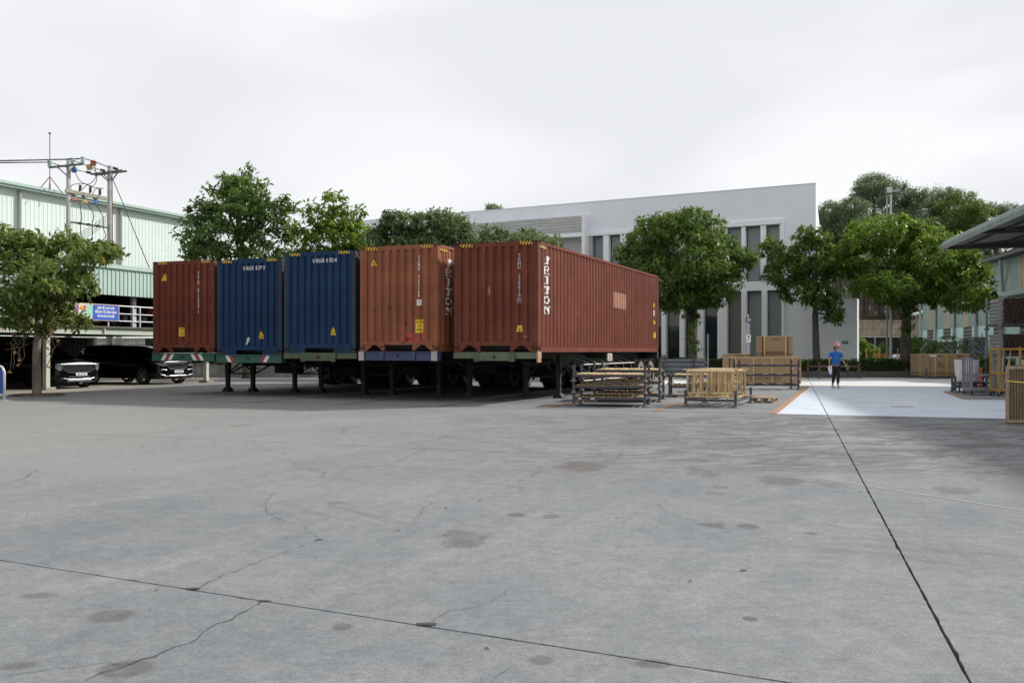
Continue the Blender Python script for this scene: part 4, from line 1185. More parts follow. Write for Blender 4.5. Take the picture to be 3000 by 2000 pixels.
def container(name_label, x, y, zb, yaw, pm, post, style, front, group=None, vis_side=False):
    t = thing('shipping_container', name_label, 'container', (x, y, zb), yaw, None)
    # local: x 0..CW (left to right), y 0..CL (away), z 0..CH ; x,y given for front right corner
    rz = R(yaw)
    t.location = (x - CW * math.cos(rz), y + CW * math.sin(rz), zb)
    def sh(key, fn, m):
        k = (key, m.name)
        if k not in SHARED: SHARED[k] = fn().mesh(key, m)
        return SHARED[k]
    z0f = .27 if style == 'gusset' else .25
    def f_front():
        mb = MB(); vs = []
        for z in (z0f, CH - .13): vs += [(u, d, z) for u, d in FBR]
        m = len(FBR); mb.add(vs, [(i, i + 1, m + i + 1, m + i) for i in range(m - 1)]); return mb
    mkobj('front_wall', sh('front_wall' + style, f_front, pm), t)
    for sd in (0, 1):
        def f_side():
            mb = MB(); vs = []
            for z in (.165, CH - .10): vs += [((CW - d) if sd else d, u, z) for u, d in SBR]
            m = len(SBR); fs = [(i, i + 1, m + i + 1, m + i) for i in range(m - 1)]
            mb.add(vs, fs if sd else [f[::-1] for f in fs]); return mb
        mkobj('side_wall', sh('side_wall%d' % sd, f_side, pm), t)
    def f_roof():
        mb = MB(); vs = []; k = 60
        for i in range(k + 1):
            yy = .1 + (CL - .2) * i / k; z = CH - .02 + (.012 if i % 2 else 0)
            vs += [(.06, yy, z), (CW - .06, yy, z)]
        mb.add(vs, [(2 * i, 2 * i + 1, 2 * i + 3, 2 * i + 2) for i in range(k)]); return mb
    mkobj('roof_panel', sh('roof_panel', f_roof, pm), t)
    for px_ in (0, 1):
        for py_ in (0, 1):
            def f_post():
                mb = MB(); x0 = 0 if not px_ else CW - .14; y0 = 0 if not py_ else CL - .16
                mb.bx(x0 + .003, x0 + .137, y0 + .003, y0 + .157, .118, CH - .118); return mb
            mkobj('corner_post', sh('corner_post%d%d' % (px_, py_), f_post, post), t, bevel=.01)
            for pz in (0, 1):
                mkobj('corner_casting', cast_for(post), t, loc=((.0825 if not px_ else CW - .0825), (.089 if not py_ else CL - .089), (.059 if not pz else CH - .059)), bevel=.008)
    mb = MB(); mb.bx(.166, CW - .166, .012, .09, CH - .13, CH - .012); mb.obj('top_header', pm, t)
    for sd in (0, 1):
        x0 = .0 if not sd else CW - .06
        mb = MB(); mb.bx(x0 + .002, x0 + .058, .18, CL - .18, CH - .10, CH - .03); mb.obj('top_rail', pm, t)
        mb = MB()
        x1 = CW - .002 if sd else .002; xi = CW - .05 if sd else .05
        mb.bx(x1, xi, .18, CL - .18, .017, .158); mb.bx(x1 + (.012 if sd else -.012), xi, .18, CL - .18, .001, .017); mb.bx(x1 + (.012 if sd else -.012), xi, .18, CL - .18, .158, .170); mb.obj('bottom_rail', pm, t)
    mb = MB(); mb.bx(.06, CW - .06, .1, CL - .1, .15, .19); mb.obj('floor_panel', M_WOODF, t)
    mb = MB()
    for i in range(18): mb.bx(.06, CW - .06, .5 + i * .66, .55 + i * .66, .06, .149)
    mb.obj('cross_member', M_STEELD, t)
    if style == 'gusset':
        mb = MB(); mb.bx(.143, CW - .143, .006, .10, .18, .272)
        mb.obj('bottom_header', pm, t)
        mb = MB()
        for poly in ([(.166, .18), (.166, .0), (.22, .02), (.42, .18)], [(CW - .166, .18), (CW - .42, .18), (CW - .22, .02), (CW - .166, .0)],
                     [(.52, .18), (.72, .02), (.78, .02), (.78, .18)], [(CW - .52, .18), (CW - .78, .18), (CW - .78, .02), (CW - .72, .02)]):
            n = len(poly); mb.add([(a, .01, b) for a, b in poly] + [(a, .09, b) for a, b in poly], [tuple(range(n)), tuple(range(n, 2 * n))[::-1]] + [(i, n + i, n + (i + 1) % n, (i + 1) % n) for i in range(n)])
        mb.obj('gusset', pm, t)
    else:
        mb = MB(); mb.bx(.143, CW - .143, .006, .10, .135, .25); mb.bx(.166, .72, .008, .09, .0, .134); mb.bx(CW - .72, CW - .166, .008, .09, .0, .134)
        mb.obj('bottom_header', pm, t)
        mb = MB(); mb.bx(.20, .40, .002, .0075, .03, .1); mb.bx(CW - .40, CW - .20, .002, .0075, .03, .1); mb.obj('fork_slot', M_BLK, t)
    # doors at the rear
    for i, x0 in enumerate((.15, CW / 2 + .005)):
        mb = MB(); mb.bx(x0, x0 + CW / 2 - .155, CL - .05, CL - .01, .15, CH - .13); d = mb.obj('door', pm, t)
        mb = MB()
        for q in (.3, .8): mb.tube([(x0 + q, CL + .01, .1), (x0 + q, CL + .01, CH - .1)], .017, 6)
        mb.obj('lock_rod', M_PIPE, d)
    # hazard stripes on the header
    for u0, u1, lean in ((.20, .56, 1), (CW - .56, CW - .20, -1) if style != 'gusset' else (CW - .50, CW - .16, 1)):
        for nm, ysign in (('hazard_stripe', 0),):
            h = .08; z1 = CH - .028
            y_ = .0095
            mb = MB(); mb.quad((u0, y_, z1 - h), (u1, y_, z1 - h), (u1, y_, z1), (u0, y_, z1)); hs = mb.obj('hazard_stripe', M_YEL, t)
            mb = MB(); k = 4; p = (u1 - u0) / k
            for i in range(k):
                a = u0 + i * p; mb.quad((a, y_ - .002, z1 - h), (a + p * .5, y_ - .002, z1 - h), (min(a + p, u1), y_ - .002, z1), (a + p * .5, y_ - .002, z1))
            mb.obj('black_bar', M_BLK, hs)
    if vis_side:
        for d0, d1 in ((.20, .62),):
            z1 = CH - .105; h = .085; x_ = CW - .0135
            mb = MB(); mb.quad((x_, d0, z1 - h), (x_, d1, z1 - h), (x_, d1, z1), (x_, d0, z1)); hs = mb.obj('hazard_stripe', M_YEL, t)
            mb = MB(); k = 4; p = (d1 - d0) / k
            for i in range(k):
                a = d0 + i * p; mb.quad((x_ + .002, a, z1 - h), (x_ + .002, a + p * .5, z1 - h), (x_ + .002, min(a + p, d1), z1), (x_ + .002, a + p * .5, z1))
            mb.obj('black_bar', M_BLK, hs)
        V, F = triton(.46, .48, 2.53, .262, .215)
        decal('name_lettering', V, F, M_LET, t, SBR, SPROF, side_map)
        # ventilator by the top
        mb = MB(); mb.bx(CW - .02, CW - .004, .50, .60, CH - .42, CH - .22); mb.obj('vent_cover', pm, t)
    front(t)
    return t

def fr5(t):
    V, F = vtext('TCNU 175510', 1.90, 2.56, .103, .122, .66, .003); decal('number_lettering', V, F, M_LET, t, FBR, FPROF, front_map)
    V, F = vtext('0', 1.90, 1.40, .1, .105, .62, .002); decal('check_digit', V, F, M_LET, t, FBR, FPROF, front_map)
    a, b = 1.86, 1.94
    decal('digit_box', [(a, 1.27), (b, 1.27), (b, 1.275), (a, 1.275), (a, 1.41), (b, 1.41), (b, 1.415), (a, 1.415), (a, 1.27), (a + .006, 1.27), (a + .006, 1.415), (a, 1.415), (b - .006, 1.27), (b, 1.27), (b, 1.415), (b - .006, 1.415)], [(0, 1, 2, 3), (4, 5, 6, 7), (8, 9, 10, 11), (12, 13, 14, 15)], M_LET, t, FBR, FPROF, front_map)
    warn(t, 1.92, .53, .19, 'trap')
    decal('scuff_mark', [(.98, 1.52), (1.06, 1.5), (1.09, 1.62), (1.05, 1.75), (.99, 1.70)], [(0, 1, 2, 3, 4)], M_PALER, t, FBR, FPROF, front_map)
    decal('scuff_mark', [(2.02, .38), (2.14, .38), (2.14, .42), (2.02, .42)], [(0, 1, 2, 3)], M_PALER, t, FBR, FPROF, front_map)
    # side decals
    decal('faded_patch', [(6.65, 1.44), (7.95, 1.42), (7.95, 1.93), (6.65, 1.95)], [(0, 1, 2, 3)], mat('faded_label', (0.36, 0.17, 0.11), .7, var=.15, scale=6, rust=.35, rustcol=(.33, .14, .09)), t, SBR, SPROF, side_map)
    mp2 = lambda a, b, d: side_map(a, b, d - .001)
    decal('side_sticker', [(11.55, 1.66), (11.7, 1.66), (11.7, 1.82), (11.55, 1.82)], [(0, 1, 2, 3)], M_YEL, t, SBR, SPROF, mp2)
    decal('side_sticker', [(11.58, 1.34), (11.7, 1.34), (11.7, 1.56), (11.58, 1.56)], [(0, 1, 2, 3)], M_LET, t, SBR, SPROF, mp2)
    decal('side_sticker', [(11.5, 1.04), (11.8, 1.04), (11.62, 1.24)], [(0, 1, 2)], M_YEL, t, SBR, SPROF, mp2)
    decal('side_sticker', [(11.6, .52), (11.85, .52), (11.85, .72), (11.6, .72)], [(0, 1, 2, 3)], M_YEL, t, SBR, SPROF, mp2)
    rn = random.Random(4)
    V = []; F = []
    for k in range(60):
        d = rn.uniform(1.2, 11.8); v = rn.uniform(.25, 2.5); l = rn.uniform(.04, .3); w = rn.uniform(.004, .012); o = len(V)
        V += [(d, v), (d + w, v), (d + w * .6, v + l), (d, v + l)]; F.append((o, o + 1, o + 2, o + 3))
    decal('scratch', V, F, M_PALER, t, SBR, SPROF, side_map)
def fr4(t):
    V, F = vtext('TCNU 463169', 1.86, 2.58, .103, .122, .66, .003); decal('number_lettering', V, F, M_LET, t, FBR, FPROF, front_map)
    decal('digit_box', [(1.80, 1.24), (1.92, 1.24), (1.92, 1.40), (1.80, 1.40)], [(0, 1, 2, 3)], M_LET, t, FBR, FPROF, front_map)
    V, F = vtext('5', 1.86, 1.385, .1, .115, .62, .002); decal('check_digit', V, F, M_BLK, t, FBR, FPROF, lambda a, b, d: front_map(a, b, d - .002))
    warn(t, .44, 2.36, .19)
    decal('caution_sign', [(1.74, .50), (2.0, .50), (2.0, .86), (1.74, .86)], [(0, 1, 2, 3)], M_YEL, t, FBR, FPROF, front_map)
    V, F = htext("CAUTION\n9'6\nHIGH", 1.87, .765, .082, .78, .0015, 'CENTER', 1.25); decal('sign_lettering', V, F, M_BLK, t, FBR, FPROF, lambda a, b, d: front_map(a, b, d - .002))
    rn = random.Random(8)
    for (u, v, w, h) in ((1.30, .60, .07, .08), (1.55, .40, .20, .20), (1.62, .29, .34, .12), (2.0, .42, .1, .22), (1.45, .30, .12, .2)):
        n = 9; decal('red_smear', [(u + math.cos(2 * math.pi * i / n) * w * rn.uniform(.5, 1), v + math.sin(2 * math.pi * i / n) * h * rn.uniform(.5, 1) * .7) for i in range(n)], [tuple(range(n))], M_REDS, t, FBR, FPROF, front_map)
def fr3(t):
    V, F = htext('W HS U6 81 02 84', .96, 2.57, .165, .66, .003); decal('number_lettering', V, F, M_LET, t, FBR, FPROF, front_map)
    warn(t, 1.70, .50, .19, 'halfr')
def fr2(t):
    V, F = htext('W HS U5 84 37 30', .96, 2.55, .165, .66, .003); decal('number_lettering', V, F, M_LET, t, FBR, FPROF, front_map)
    warn(t, 1.68, .48, .19, 'halfr')
    decal('paint_smear', [(1.10, .30), (1.15, .30), (1.21, .45), (1.20, .53), (1.15, .5), (1.14, .4)], [(0, 1, 2, 3, 4, 5)], M_LET, t, FBR, FPROF, front_map)
def fr1(t):
    V, F = vtext('TCLU 811064', 1.82, 2.52, .103, .122, .66, .003); decal('number_lettering', V, F, M_LET, t, FBR, FPROF, front_map)
    V, F = vtext('5', 1.82, 1.32, .1, .115, .62, .002); decal('check_digit', V, F, M_LET, t, FBR, FPROF, front_map)
    decal('warning_sticker', tri(.44, 2.28, .2, 'half'), [(0, 1, 2)], M_YEL, t, FBR, FPROF, front_map)
    decal('caution_sign', [(1.05, .52), (1.24, .52), (1.24, .80), (1.05, .80)], [(0, 1, 2, 3)], M_YEL, t, FBR, FPROF, front_map)
    V, F = htext("CAUTION\n9'6\nHIGH", 1.145, .73, .06, .7, .001, 'CENTER', 1.3); decal('sign_lettering', V, F, M_BLK, t, FBR, FPROF, lambda a, b, d: front_map(a, b, d - .002))
CONT = [
 ('C5', 'dark red container showing its long side with TRITON, number TCNU 175510', .669, 23.544, 1.352, 23.65, P_RED, P_POSTR, 'gusset', fr5, True),
 ('C4', 'faded orange-rust container with a red smear and CAUTION sign, number TCNU 463169', -1.987, 24.467, 1.371, 22.9, P_ORG, P_ORG, 'gusset', fr4, True),
 ('C3', 'navy blue container WHSU 681028, right one of the two blue ones', -4.381, 25.601, 1.331, 23.0, P_BLU, P_POSTB, 'tunnel', fr3, False),
 ('C2', 'navy blue container numbered WHSU 584373 with a white smear near the bottom', -6.829, 27.148, 1.273, 23.0, P_BLU, P_POSTB, 'tunnel', fr2, False),
 ('C1', 'leftmost brown-rust container numbered TCLU 811064 in the row', -9.164, 28.145, 1.318, 22.3, P_BRN, P_POSTR, 'gusset', fr1, False)]
# ================================================================== TRAILERS
M_TGREEN = mat('trailer_teal_green', (0.02, 0.085, 0.062), 0.5, var=.2, scale=3, rust=.4)
M_TGREEN2 = mat('trailer_worn_green', (0.06, 0.095, 0.042), 0.6, var=.25, scale=3, rust=.78)
M_TOLIVE = mat('trailer_olive', (0.095, 0.125, 0.070), 0.6, var=.25, scale=3, rust=.72)
M_TBLUE = mat('trailer_blue', (0.034, 0.046, 0.11), 0.5, var=.2, scale=3, rust=.35)
M_CHAS = mat('chassis_dark', (0.018, 0.02, 0.018), 0.7, var=.35, scale=4, rust=.5)
M_TYRE = mat('tyre_rubber', (0.022, 0.022, 0.022), 0.85, var=.3, scale=8, bump=.3)
M_TYRED = mat('tyre_dusty', (0.17, 0.155, 0.135), 0.95, var=.35, scale=8)
M_RIM = mat('rim_rusty', (0.16, 0.10, 0.06), 0.7, var=.3, scale=6, rust=.5)
M_WHT = mat('reflective_white', (0.68, 0.66, 0.62), 0.5, var=.1, scale=6, rust=.25)
M_RDS = mat('reflective_red', (0.33, 0.03, 0.035), 0.5, var=.1, scale=6)
def trailer(label, c, m, stripes, legd, guard=False, foot=None):
    (_, _, x, y, zb, yaw, *_r) = c
    rz = R(yaw)
    t = thing('container_trailer', label, 'trailer', (x - CW * math.cos(rz), y + CW * math.sin(rz), 0), yaw)
    Z = zb - .002; mid = CW / 2
    mb = MB()
    if stripes == 'notch':
        mb.bx(-.02, CW + .02, .02, .22, Z - .17, Z); mb.bx(.62, CW - .72, -.03, .25, Z - .23, Z + .004)
    else:
        mb.bx(-.01, CW + .01, -.02, .20, Z - .25, Z)
        mb.bx(-.01, CW + .01, -.05, -.021, Z - .03, Z); mb.bx(-.01, CW + .01, -.05, -.021, Z - .25, Z - .225)
    b = mb.obj('front_bolster', m, t, bevel=.006)
    if stripes == 'redwhite':
        for k, (u, cc, ln) in enumerate([(.36, 'w', 1), (.51, 'r', 1), (.64, 'w', 1), (1.66, 'w', -1), (1.80, 'r', -1), (1.94, 'w', -1)]):
            mb = MB(); s_ = .13 * ln; w = .13 if cc == 'w' else .11
            mb.quad((u, -.0225, Z - .224), (u + w, -.0225, Z - .224), (u + w + s_, -.0225, Z - .031), (u + s_, -.0225, Z - .031)); mb.obj('reflector_stripe', M_WHT if cc == 'w' else M_RDS, b)
    elif stripes == 'whitered':
        for k, (u, cc, ln) in enumerate([(.34, 'w', -1), (.48, 'r', -1), (1.62, 'r', 1), (1.76, 'w', 1)]):
            mb = MB(); s_ = .13 * ln; w = .13
            if ln < 0: u += .13
            mb.quad((u, -.0225, Z - .224), (u + w, -.0225, Z - .224), (u + w + s_, -.0225, Z - .031), (u + s_, -.0225, Z - .031)); mb.obj('reflector_stripe', M_WHT if cc == 'w' else M_RDS, b)
    elif stripes == 'blue':
        for u0, u1 in ((-.012, .17), (CW - .17, CW + .012)):
            mb = MB(); mb.bx(u0, u1, -.056, -.0505, Z - .25, Z); mb.obj('reflector_stripe', mat('worn_white', (.4, .36, .33), .7, rust=.75, var=.2), b)
        for u in (.66, CW - .80):
            mb = MB(); mb.bx(u, u + .14, -.062, -.051, Z - .24, Z - .01); mb.obj('bolster_plate', m, b)
        mb = MB(); mb.bx(-.01, .0, -.06, .2, Z - .25, Z); mb.obj('end_plate', m, b)
    else:
        for u in (.62, CW - .80):
            mb = MB(); mb.bx(u, u + .16, -.045, -.031, Z - .25, Z + .006); mb.obj('bolster_plate', M_TGREEN2 if stripes == 'notch' else m, b)
    # gland hands
    mb = MB(); mb.lathe([(.035, 0), (.035, .02), (.015, .02)], (mid, -.05 if stripes == 'notch' else -.03, Z - .12), 10, Matrix.Rotation(R(90), 3, 'X')); mb.obj('air_coupling', M_BLK, b)
    # main beams
    for xx_ in (mid - .48, mid + .48):
        mb = MB()
        for (y0, y1, h) in ((.2, 3.0, .18), (3.0, 3.5, .30), (3.5, 12.15, .45)):
            zt = Z - .001
            mb.bx(xx_ - .07, xx_ + .07, y0, y1, zt - .02, zt); mb.bx(xx_ - .006, xx_ + .006, y0, y1, zt - h + .02, zt - .021); mb.bx(xx_ - .07, xx_ + .07, y0, y1, zt - h, zt - h + .019)
        mb.obj('main_beam', M_CHAS, t)
    for y0 in (1.3, 3.6, 4.9, 7.2, 8.6, 9.9):
        mb = MB(); mb.bx(mid - .47, mid + .47, y0, y0 + .1, Z - .34, Z - .12) if y0 > 3 else mb.bx(mid - .47, mid + .47, y0, y0 + .1, Z - .18, Z - .05); mb.obj('cross_beam', M_CHAS, t)
    mb = MB(); mb.bx(0, CW, 12.0, 12.19, Z - .25, Z - .002); mb.obj('rear_bolster', M_CHAS, t)
    mb = MB(); mb.bx(.02, CW - .02, 5.95, 6.15, Z - .2, Z - .03); mbol = mb.obj('middle_bolster', M_CHAS, t)
    if guard:
        mb = MB(); mb.bx(CW - .02, CW + .03, 5.85, 6.25, Z - .28, Z - .05); mb.obj('reflector_block', M_WHT, mbol)
        mb = MB()
        for q in (5.92, 6.08): mb.bx(CW + .031, CW + .036, q, q + .07, Z - .26, Z - .07)
        mb.obj('reflector_stripe', M_RDS, mbol)
    # landing gear
    lx = (mid - .525, mid + .525)
    for q in lx:
        mb = MB(); mb.bx(q - .08, q + .08, legd - .08, legd + .08, .62, Z - .1); lg = mb.obj('landing_leg', M_CHAS, t, bevel=.01)
        mb = MB(); mb.bx(q - .06, q + .06, legd - .06, legd + .06, .08, .62); mb.obj('inner_leg', M_CHAS, lg)
        mb = MB(); mb.prism([(-.15, 0), (.15, 0), (.15, .03), (.07, .14), (-.07, .14), (-.15, .03)], -.12, .12, Matrix.Rotation(R(90), 3, 'X'), (q, legd, 0)); mb.obj('foot', M_CHAS, lg)
    mb = MB(); mb.tube([(lx[0], legd, .62), (lx[1], legd, .62)], .025, 6); mb.tube([(lx[0], legd, .62), (mid, legd + .1, Z - .28)], .025, 5); mb.tube([(lx[1], legd, .62), (mid, legd + .1, Z - .28)], .025, 5)
    for q in lx: mb.tube([(q, legd + .05, .60), (q, legd + 1.3, Z - .3)], .03, 5)
    mb.tube([(lx[1] + .09, legd - .02, .8), (lx[1] + .3, legd - .02, .8)], .02, 6); mb.obj('leg_brace', M_CHAS, t)
    mb = MB(); pts = [Vector((.05, .1, Z - .26)), Vector((.3, .3, Z - .42)), Vector((mid - .3, 1.2, Z - .3)), Vector((mid - .45, 2.4, Z - .4))]; mb.tube(pts, .012, 5)
    mb.tube([Vector((CW - .6, .2, Z - .24)), Vector((CW - .5, .8, Z - .33)), Vector((CW - .3, 1.6, Z - .28)), Vector((mid + .5, 2.5, Z - .5))], .014, 5); mb.obj('air_hose', M_TYRE, t)
    # axles and wheels
    for yd in (9.75, 11.05):
        mb = MB(); mb.tube([(.2, yd, .53), (CW - .2, yd, .53)], .07, 8); mb.bx(mid - .55, mid + .55, yd - .08, yd + .08, .55, Z - .45); mb.obj('axle', M_CHAS, t)
        for xw in (.13, .46, CW - .46, CW - .13):
            outer = xw in (.13, CW - .13)
            key = ('wheel', outer)
            if key not in SHARED:
                a = MB(); a.ring((0, 0, 0), .53, .30, .27, 'X', 28)
                for k in range(28):
                    th = 2 * math.pi * k / 28
                    for sg in (-1, 1): a.box((sg * .09, math.cos(th) * .53, math.sin(th) * .53), (.09, .05, .03), M=Matrix.Rotation(th, 3, 'X'))
                sw_ = MB(); vs = []; n = 28
                for sg in (-1, 1):
                    for r_ in (.31, .47): vs += [(sg * .137, math.cos(2 * math.pi * k / n) * r_, math.sin(2 * math.pi * k / n) * r_) for k in range(n)]
                fs = []
                for s4 in (0, 2):
                    fs += [(s4 * n + k, s4 * n + (k + 1) % n, (s4 + 1) * n + (k + 1) % n, (s4 + 1) * n + k) for k in range(n)]
                sw_.add(vs, fs)
                r = MB(); M90 = Matrix.Rotation(R(90), 3, 'Y')
                r.lathe([(.30, -.12), (.29, .0), (.2, .02), (.19, .06), (.11, .06), (.11, .12), (.0, .12)], (0, 0, 0), 20, M90, cap=False)
                r.lathe([(.29, -.12), (.28, -.02), (.0, -.02)], (0, 0, 0), 20, M90, cap=False)
                for k in range(8):
                    th = 2 * math.pi * k / 8; r.box((.075, math.cos(th) * .155, math.sin(th) * .155), (.03, .03, .03))
                SHARED[key] = (a.mesh('tyre', M_TYRE), sw_.mesh('sidewall', M_TYRED), r.mesh('rim', M_RIM, True))
            a, s_, r = SHARED[key]
            w = mkobj('wheel', a, t, loc=(xw, yd, .535))
            mkobj('sidewall', s_, w)
            ro = mkobj('rim', r, w)
            if xw < mid: ro.rotation_euler = (0, 0, math.pi)
    mb = MB()
    for yd in (9.1, 11.75):
        for x0 in (.03, CW - .6): mb.bx(x0, x0 + .57, yd, yd + .015, .25, Z - .28)
    mb.obj('mud_flap', M_TYRE, t)
    if guard:
        Mg = mat('guard_bar', (.50, .42, .38), .6, rust=.3, var=.15); Mh = mat('guard_bracket', (.16, .24, .20), .6, var=.2, rust=.3)
        for i, z in enumerate((.98, .50)):
            mb = MB(); mb.tube([(CW - .06, 3.75, z), (CW - .06, 9.05, z)], .022, 6); mb.obj('guard_rail', Mg, t)
        for k in range(6):
            yy = 4.35 + k * .9
            mb = MB(); mb.tube([(mid + .5, yy - .15, Z - .1), (CW - .12, yy, 1.02), (CW - .1, yy, .92), (CW - .1, yy, .48)], .016, 6)
            mb.tube([(mid + .5, yy - .15, Z - .4), (CW - .1, yy, .48)], .014, 5); mb.obj('guard_bracket', Mh, t)
        mb = MB(); mb.bx(mid + .1, CW - .35, 6.4, 7.0, Z - .75, Z - .42); mb.obj('tool_box', M_CHAS, t, bevel=.02)
        mb = MB(); mb.bx(CW - .02, CW + .025, -.04, .16, Z - .26, Z + .02); mb.obj('end_plate', mat('rusty_plate', (.42, .26, .16), .8, rust=.5, var=.3, scale=6), t)
    else:
        mb = MB(); mb.bx(mid - .45, mid + .45, 5.2, 5.8, Z - .75, Z - .42); mb.obj('tool_box', M_CHAS, t, bevel=.02)
        mb = MB()
        for z in (.95, .62): mb.tube([(CW - .1, 4.3, z), (CW - .1, 8.6, z)], .02, 5)
        for k in range(4): mb.tube([(mid + .5, 4.5 + k * 1.3, Z - .3), (CW - .1, 4.5 + k * 1.3, .95), (CW - .1, 4.5 + k * 1.3, .6)], .015, 5)
        mb.obj('guard_rail', M_CHAS, t)
    return t
TR = [('trailer with olive front beam and pale guard rails under the dark red container', M_TOLIVE, 'notch', 3.35, True),
      ('skeletal trailer with a blue front beam under the faded orange-rust container', M_TBLUE, 'blue', 3.45, False),
      ('trailer with worn green front beam under the right blue container', M_TGREEN2, 'notch', 3.2, False),
      ('trailer with teal striped beam under the left blue container', M_TGREEN, 'whitered', 3.0, False),
      ('trailer with teal striped beam under the leftmost brown container', M_TGREEN, 'redwhite', 2.75, False)]
for c, tr in zip(CONT, TR):
    container(c[1], c[2], c[3], c[4], c[5], c[6], c[7], c[8], c[9], vis_side=c[10])
    trailer(tr[0], c, tr[1], tr[2], tr[3], tr[4])
# ================================================================== TWO-LEVEL CARPORT
M_CREAM = mat('cream_steel', (0.52, 0.53, 0.45), 0.5, var=.08, scale=1.5, streak=.25)
M_SAGE = mat('sage_steel', (0.42, 0.47, 0.40), 0.5, var=.08, scale=1.5, streak=.2)
M_RAIL = mat('galvanised_rail', (0.52, 0.53, 0.56), 0.4, metal=.2, var=.08)
M_FASC = mat('mint_sheet', (0.40, 0.53, 0.475), 0.5, var=.08, scale=.7, streak=.3)
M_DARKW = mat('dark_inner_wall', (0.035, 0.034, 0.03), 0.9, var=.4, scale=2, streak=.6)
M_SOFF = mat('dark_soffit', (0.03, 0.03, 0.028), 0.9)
OC = G(136, 1142)
YCP = 22.0
def cps(px): return line_at(px, OC[0], OC[1], math.sin(R(YCP)), math.cos(R(YCP)))
cp = thing('carport', 'two-level steel carport with mint green roof fascia, motorbikes above and cars below', 'carport', (OC[0], OC[1], 0), YCP - 90)
A, B = -9.0, cps(604)
zd, zb_ = 2.27, 2.01
mb = MB()
mb.bx(A, B + .1, -.09, .09, zd - .02, zd); mb.bx(A, B + .1, -.012, .012, zb_ + .02, zd - .021); mb.bx(A, B + .1, -.09, .09, zb_, zb_ + .019); mb.obj('deck_beam', M_SAGE, cp)
mb = MB()
for px in (303,): s_ = cps(px); mb.bx(s_ - .02, s_ + .02, -.085, .08, zb_ + .02, zd - .02)
mb.obj('stiffener', M_CREAM, cp)
mb = MB(); mb.bx(A, B + .1, -.12, 6.8, zd + .004, zd + .05); mb.obj('deck', mat('deck_plate', (.16, .14, .12), .9, rust=.4, var=.2), cp)
mb = MB()
for i in range(10):
    s_ = A + 1 + i * 1.9
    if s_ < B: mb.bx(s_ - .05, s_ + .05, .1, 6.7, zb_ + .03, zd - .03)
mb.obj('joist', M_STEELD, cp)
for s_ in (-7.2, 0.0, B):
    mb = MB(); mb.bx(s_ - .08, s_ + .08, -.085, -.07, .1, zb_); mb.bx(s_ - .08, s_ + .08, .07, .085, .1, zb_); mb.bx(s_ - .008, s_ + .008, -.069, .069, .1, zb_)
    col = mb.obj('column', M_CREAM, cp)
    mb = MB(); mb.bx(s_ - .22, s_ + .22, -.22, .22, 0, .1); mb.obj('footing', M_APRON, col, bevel=.01)
    mb = MB(); mb.bx(s_ - .08, s_ + .08, 6.4, 6.55, 0, zb_); mb.obj('column', M_CREAM, cp)
# block wall at the back of the right bay and ribbed dark wall elsewhere
_o2 = (OC[0] - 6.9 * math.cos(R(YCP)), OC[1] + 6.9 * math.sin(R(YCP)))
def cpb(px): return line_at(px, _o2[0], _o2[1], math.sin(R(YCP)), math.cos(R(YCP)))
for a_, b_ in ((A - 6, cpb(282)), (cpb(425), cpb(470))):
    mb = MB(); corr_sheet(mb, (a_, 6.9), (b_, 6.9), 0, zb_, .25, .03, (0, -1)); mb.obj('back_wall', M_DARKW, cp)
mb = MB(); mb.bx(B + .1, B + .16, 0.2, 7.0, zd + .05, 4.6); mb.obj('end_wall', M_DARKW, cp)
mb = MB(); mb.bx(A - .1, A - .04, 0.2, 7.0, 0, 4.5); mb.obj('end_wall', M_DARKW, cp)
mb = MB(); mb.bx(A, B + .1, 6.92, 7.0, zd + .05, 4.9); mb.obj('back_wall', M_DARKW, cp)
# upper level posts
for px in (-150, 128, 391, 640):
    s_ = cps(px)
    if s_ > B + .3: continue
    mb = MB(); mb.bx(s_ - .09, s_ + .09, -.06, .07, zd + .05, 3.55); mb.obj('upper_post', M_RAIL, cp)
M_BZ = mat('bluegrey_steel', (0.30, 0.33, 0.40), .5)
# railing
for z in (3.12, 2.82, 2.54):
    mb = MB(); mb.tube([(A, -.1, z), (B, -.1, z)], .026 if z > 3 else .018, 6); mb.obj('rail', M_RAIL, cp)
for px in (-260, -170, -80, 4, 72, 128, 150, 233, 311, 383, 404, 470, 530, 580):
    s_ = cps(px)
    if s_ > B or s_ < A: continue
    mb = MB(); mb.bx(s_ - .025, s_ + .025, -.125, -.075, zd + .05, 3.12); mb.obj('baluster', M_RAIL, cp)
# fascia and roof
for a, b in ((A, cps(150)), (cps(150) + .004, B + .5)):
    mb = MB(); corr_sheet(mb, (a, -.42), (b, -.42), 3.5, 4.5, .2, .028, (0, -1)); mb.obj('fascia_sheet', M_FASC, cp)
mb = MB(); mb.bx(A, B + .55, -.50, -.3, 4.505, 4.66); mb.obj('gutter', M_FASC, cp)
mb = MB(); mb.add([(A, -.45, 4.62), (B + .5, -.45, 4.62), (B + .5, 7.2, 5.1), (A, 7.2, 5.1)], [(0, 1, 2, 3)]); mb.obj('roof', M_FASC, cp)
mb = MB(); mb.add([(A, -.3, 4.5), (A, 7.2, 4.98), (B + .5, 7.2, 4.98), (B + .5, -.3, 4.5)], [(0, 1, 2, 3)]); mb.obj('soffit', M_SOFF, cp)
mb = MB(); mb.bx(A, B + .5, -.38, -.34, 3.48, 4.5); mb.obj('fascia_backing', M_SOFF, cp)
mb = MB(); mb.add([(A + .1, .1, zb_ + .03), (A + .1, 6.8, zb_ + .03), (B, 6.8, zb_ + .03), (B, .1, zb_ + .03)], [(0, 1, 2, 3)]); mb.obj('soffit', M_SOFF, cp)
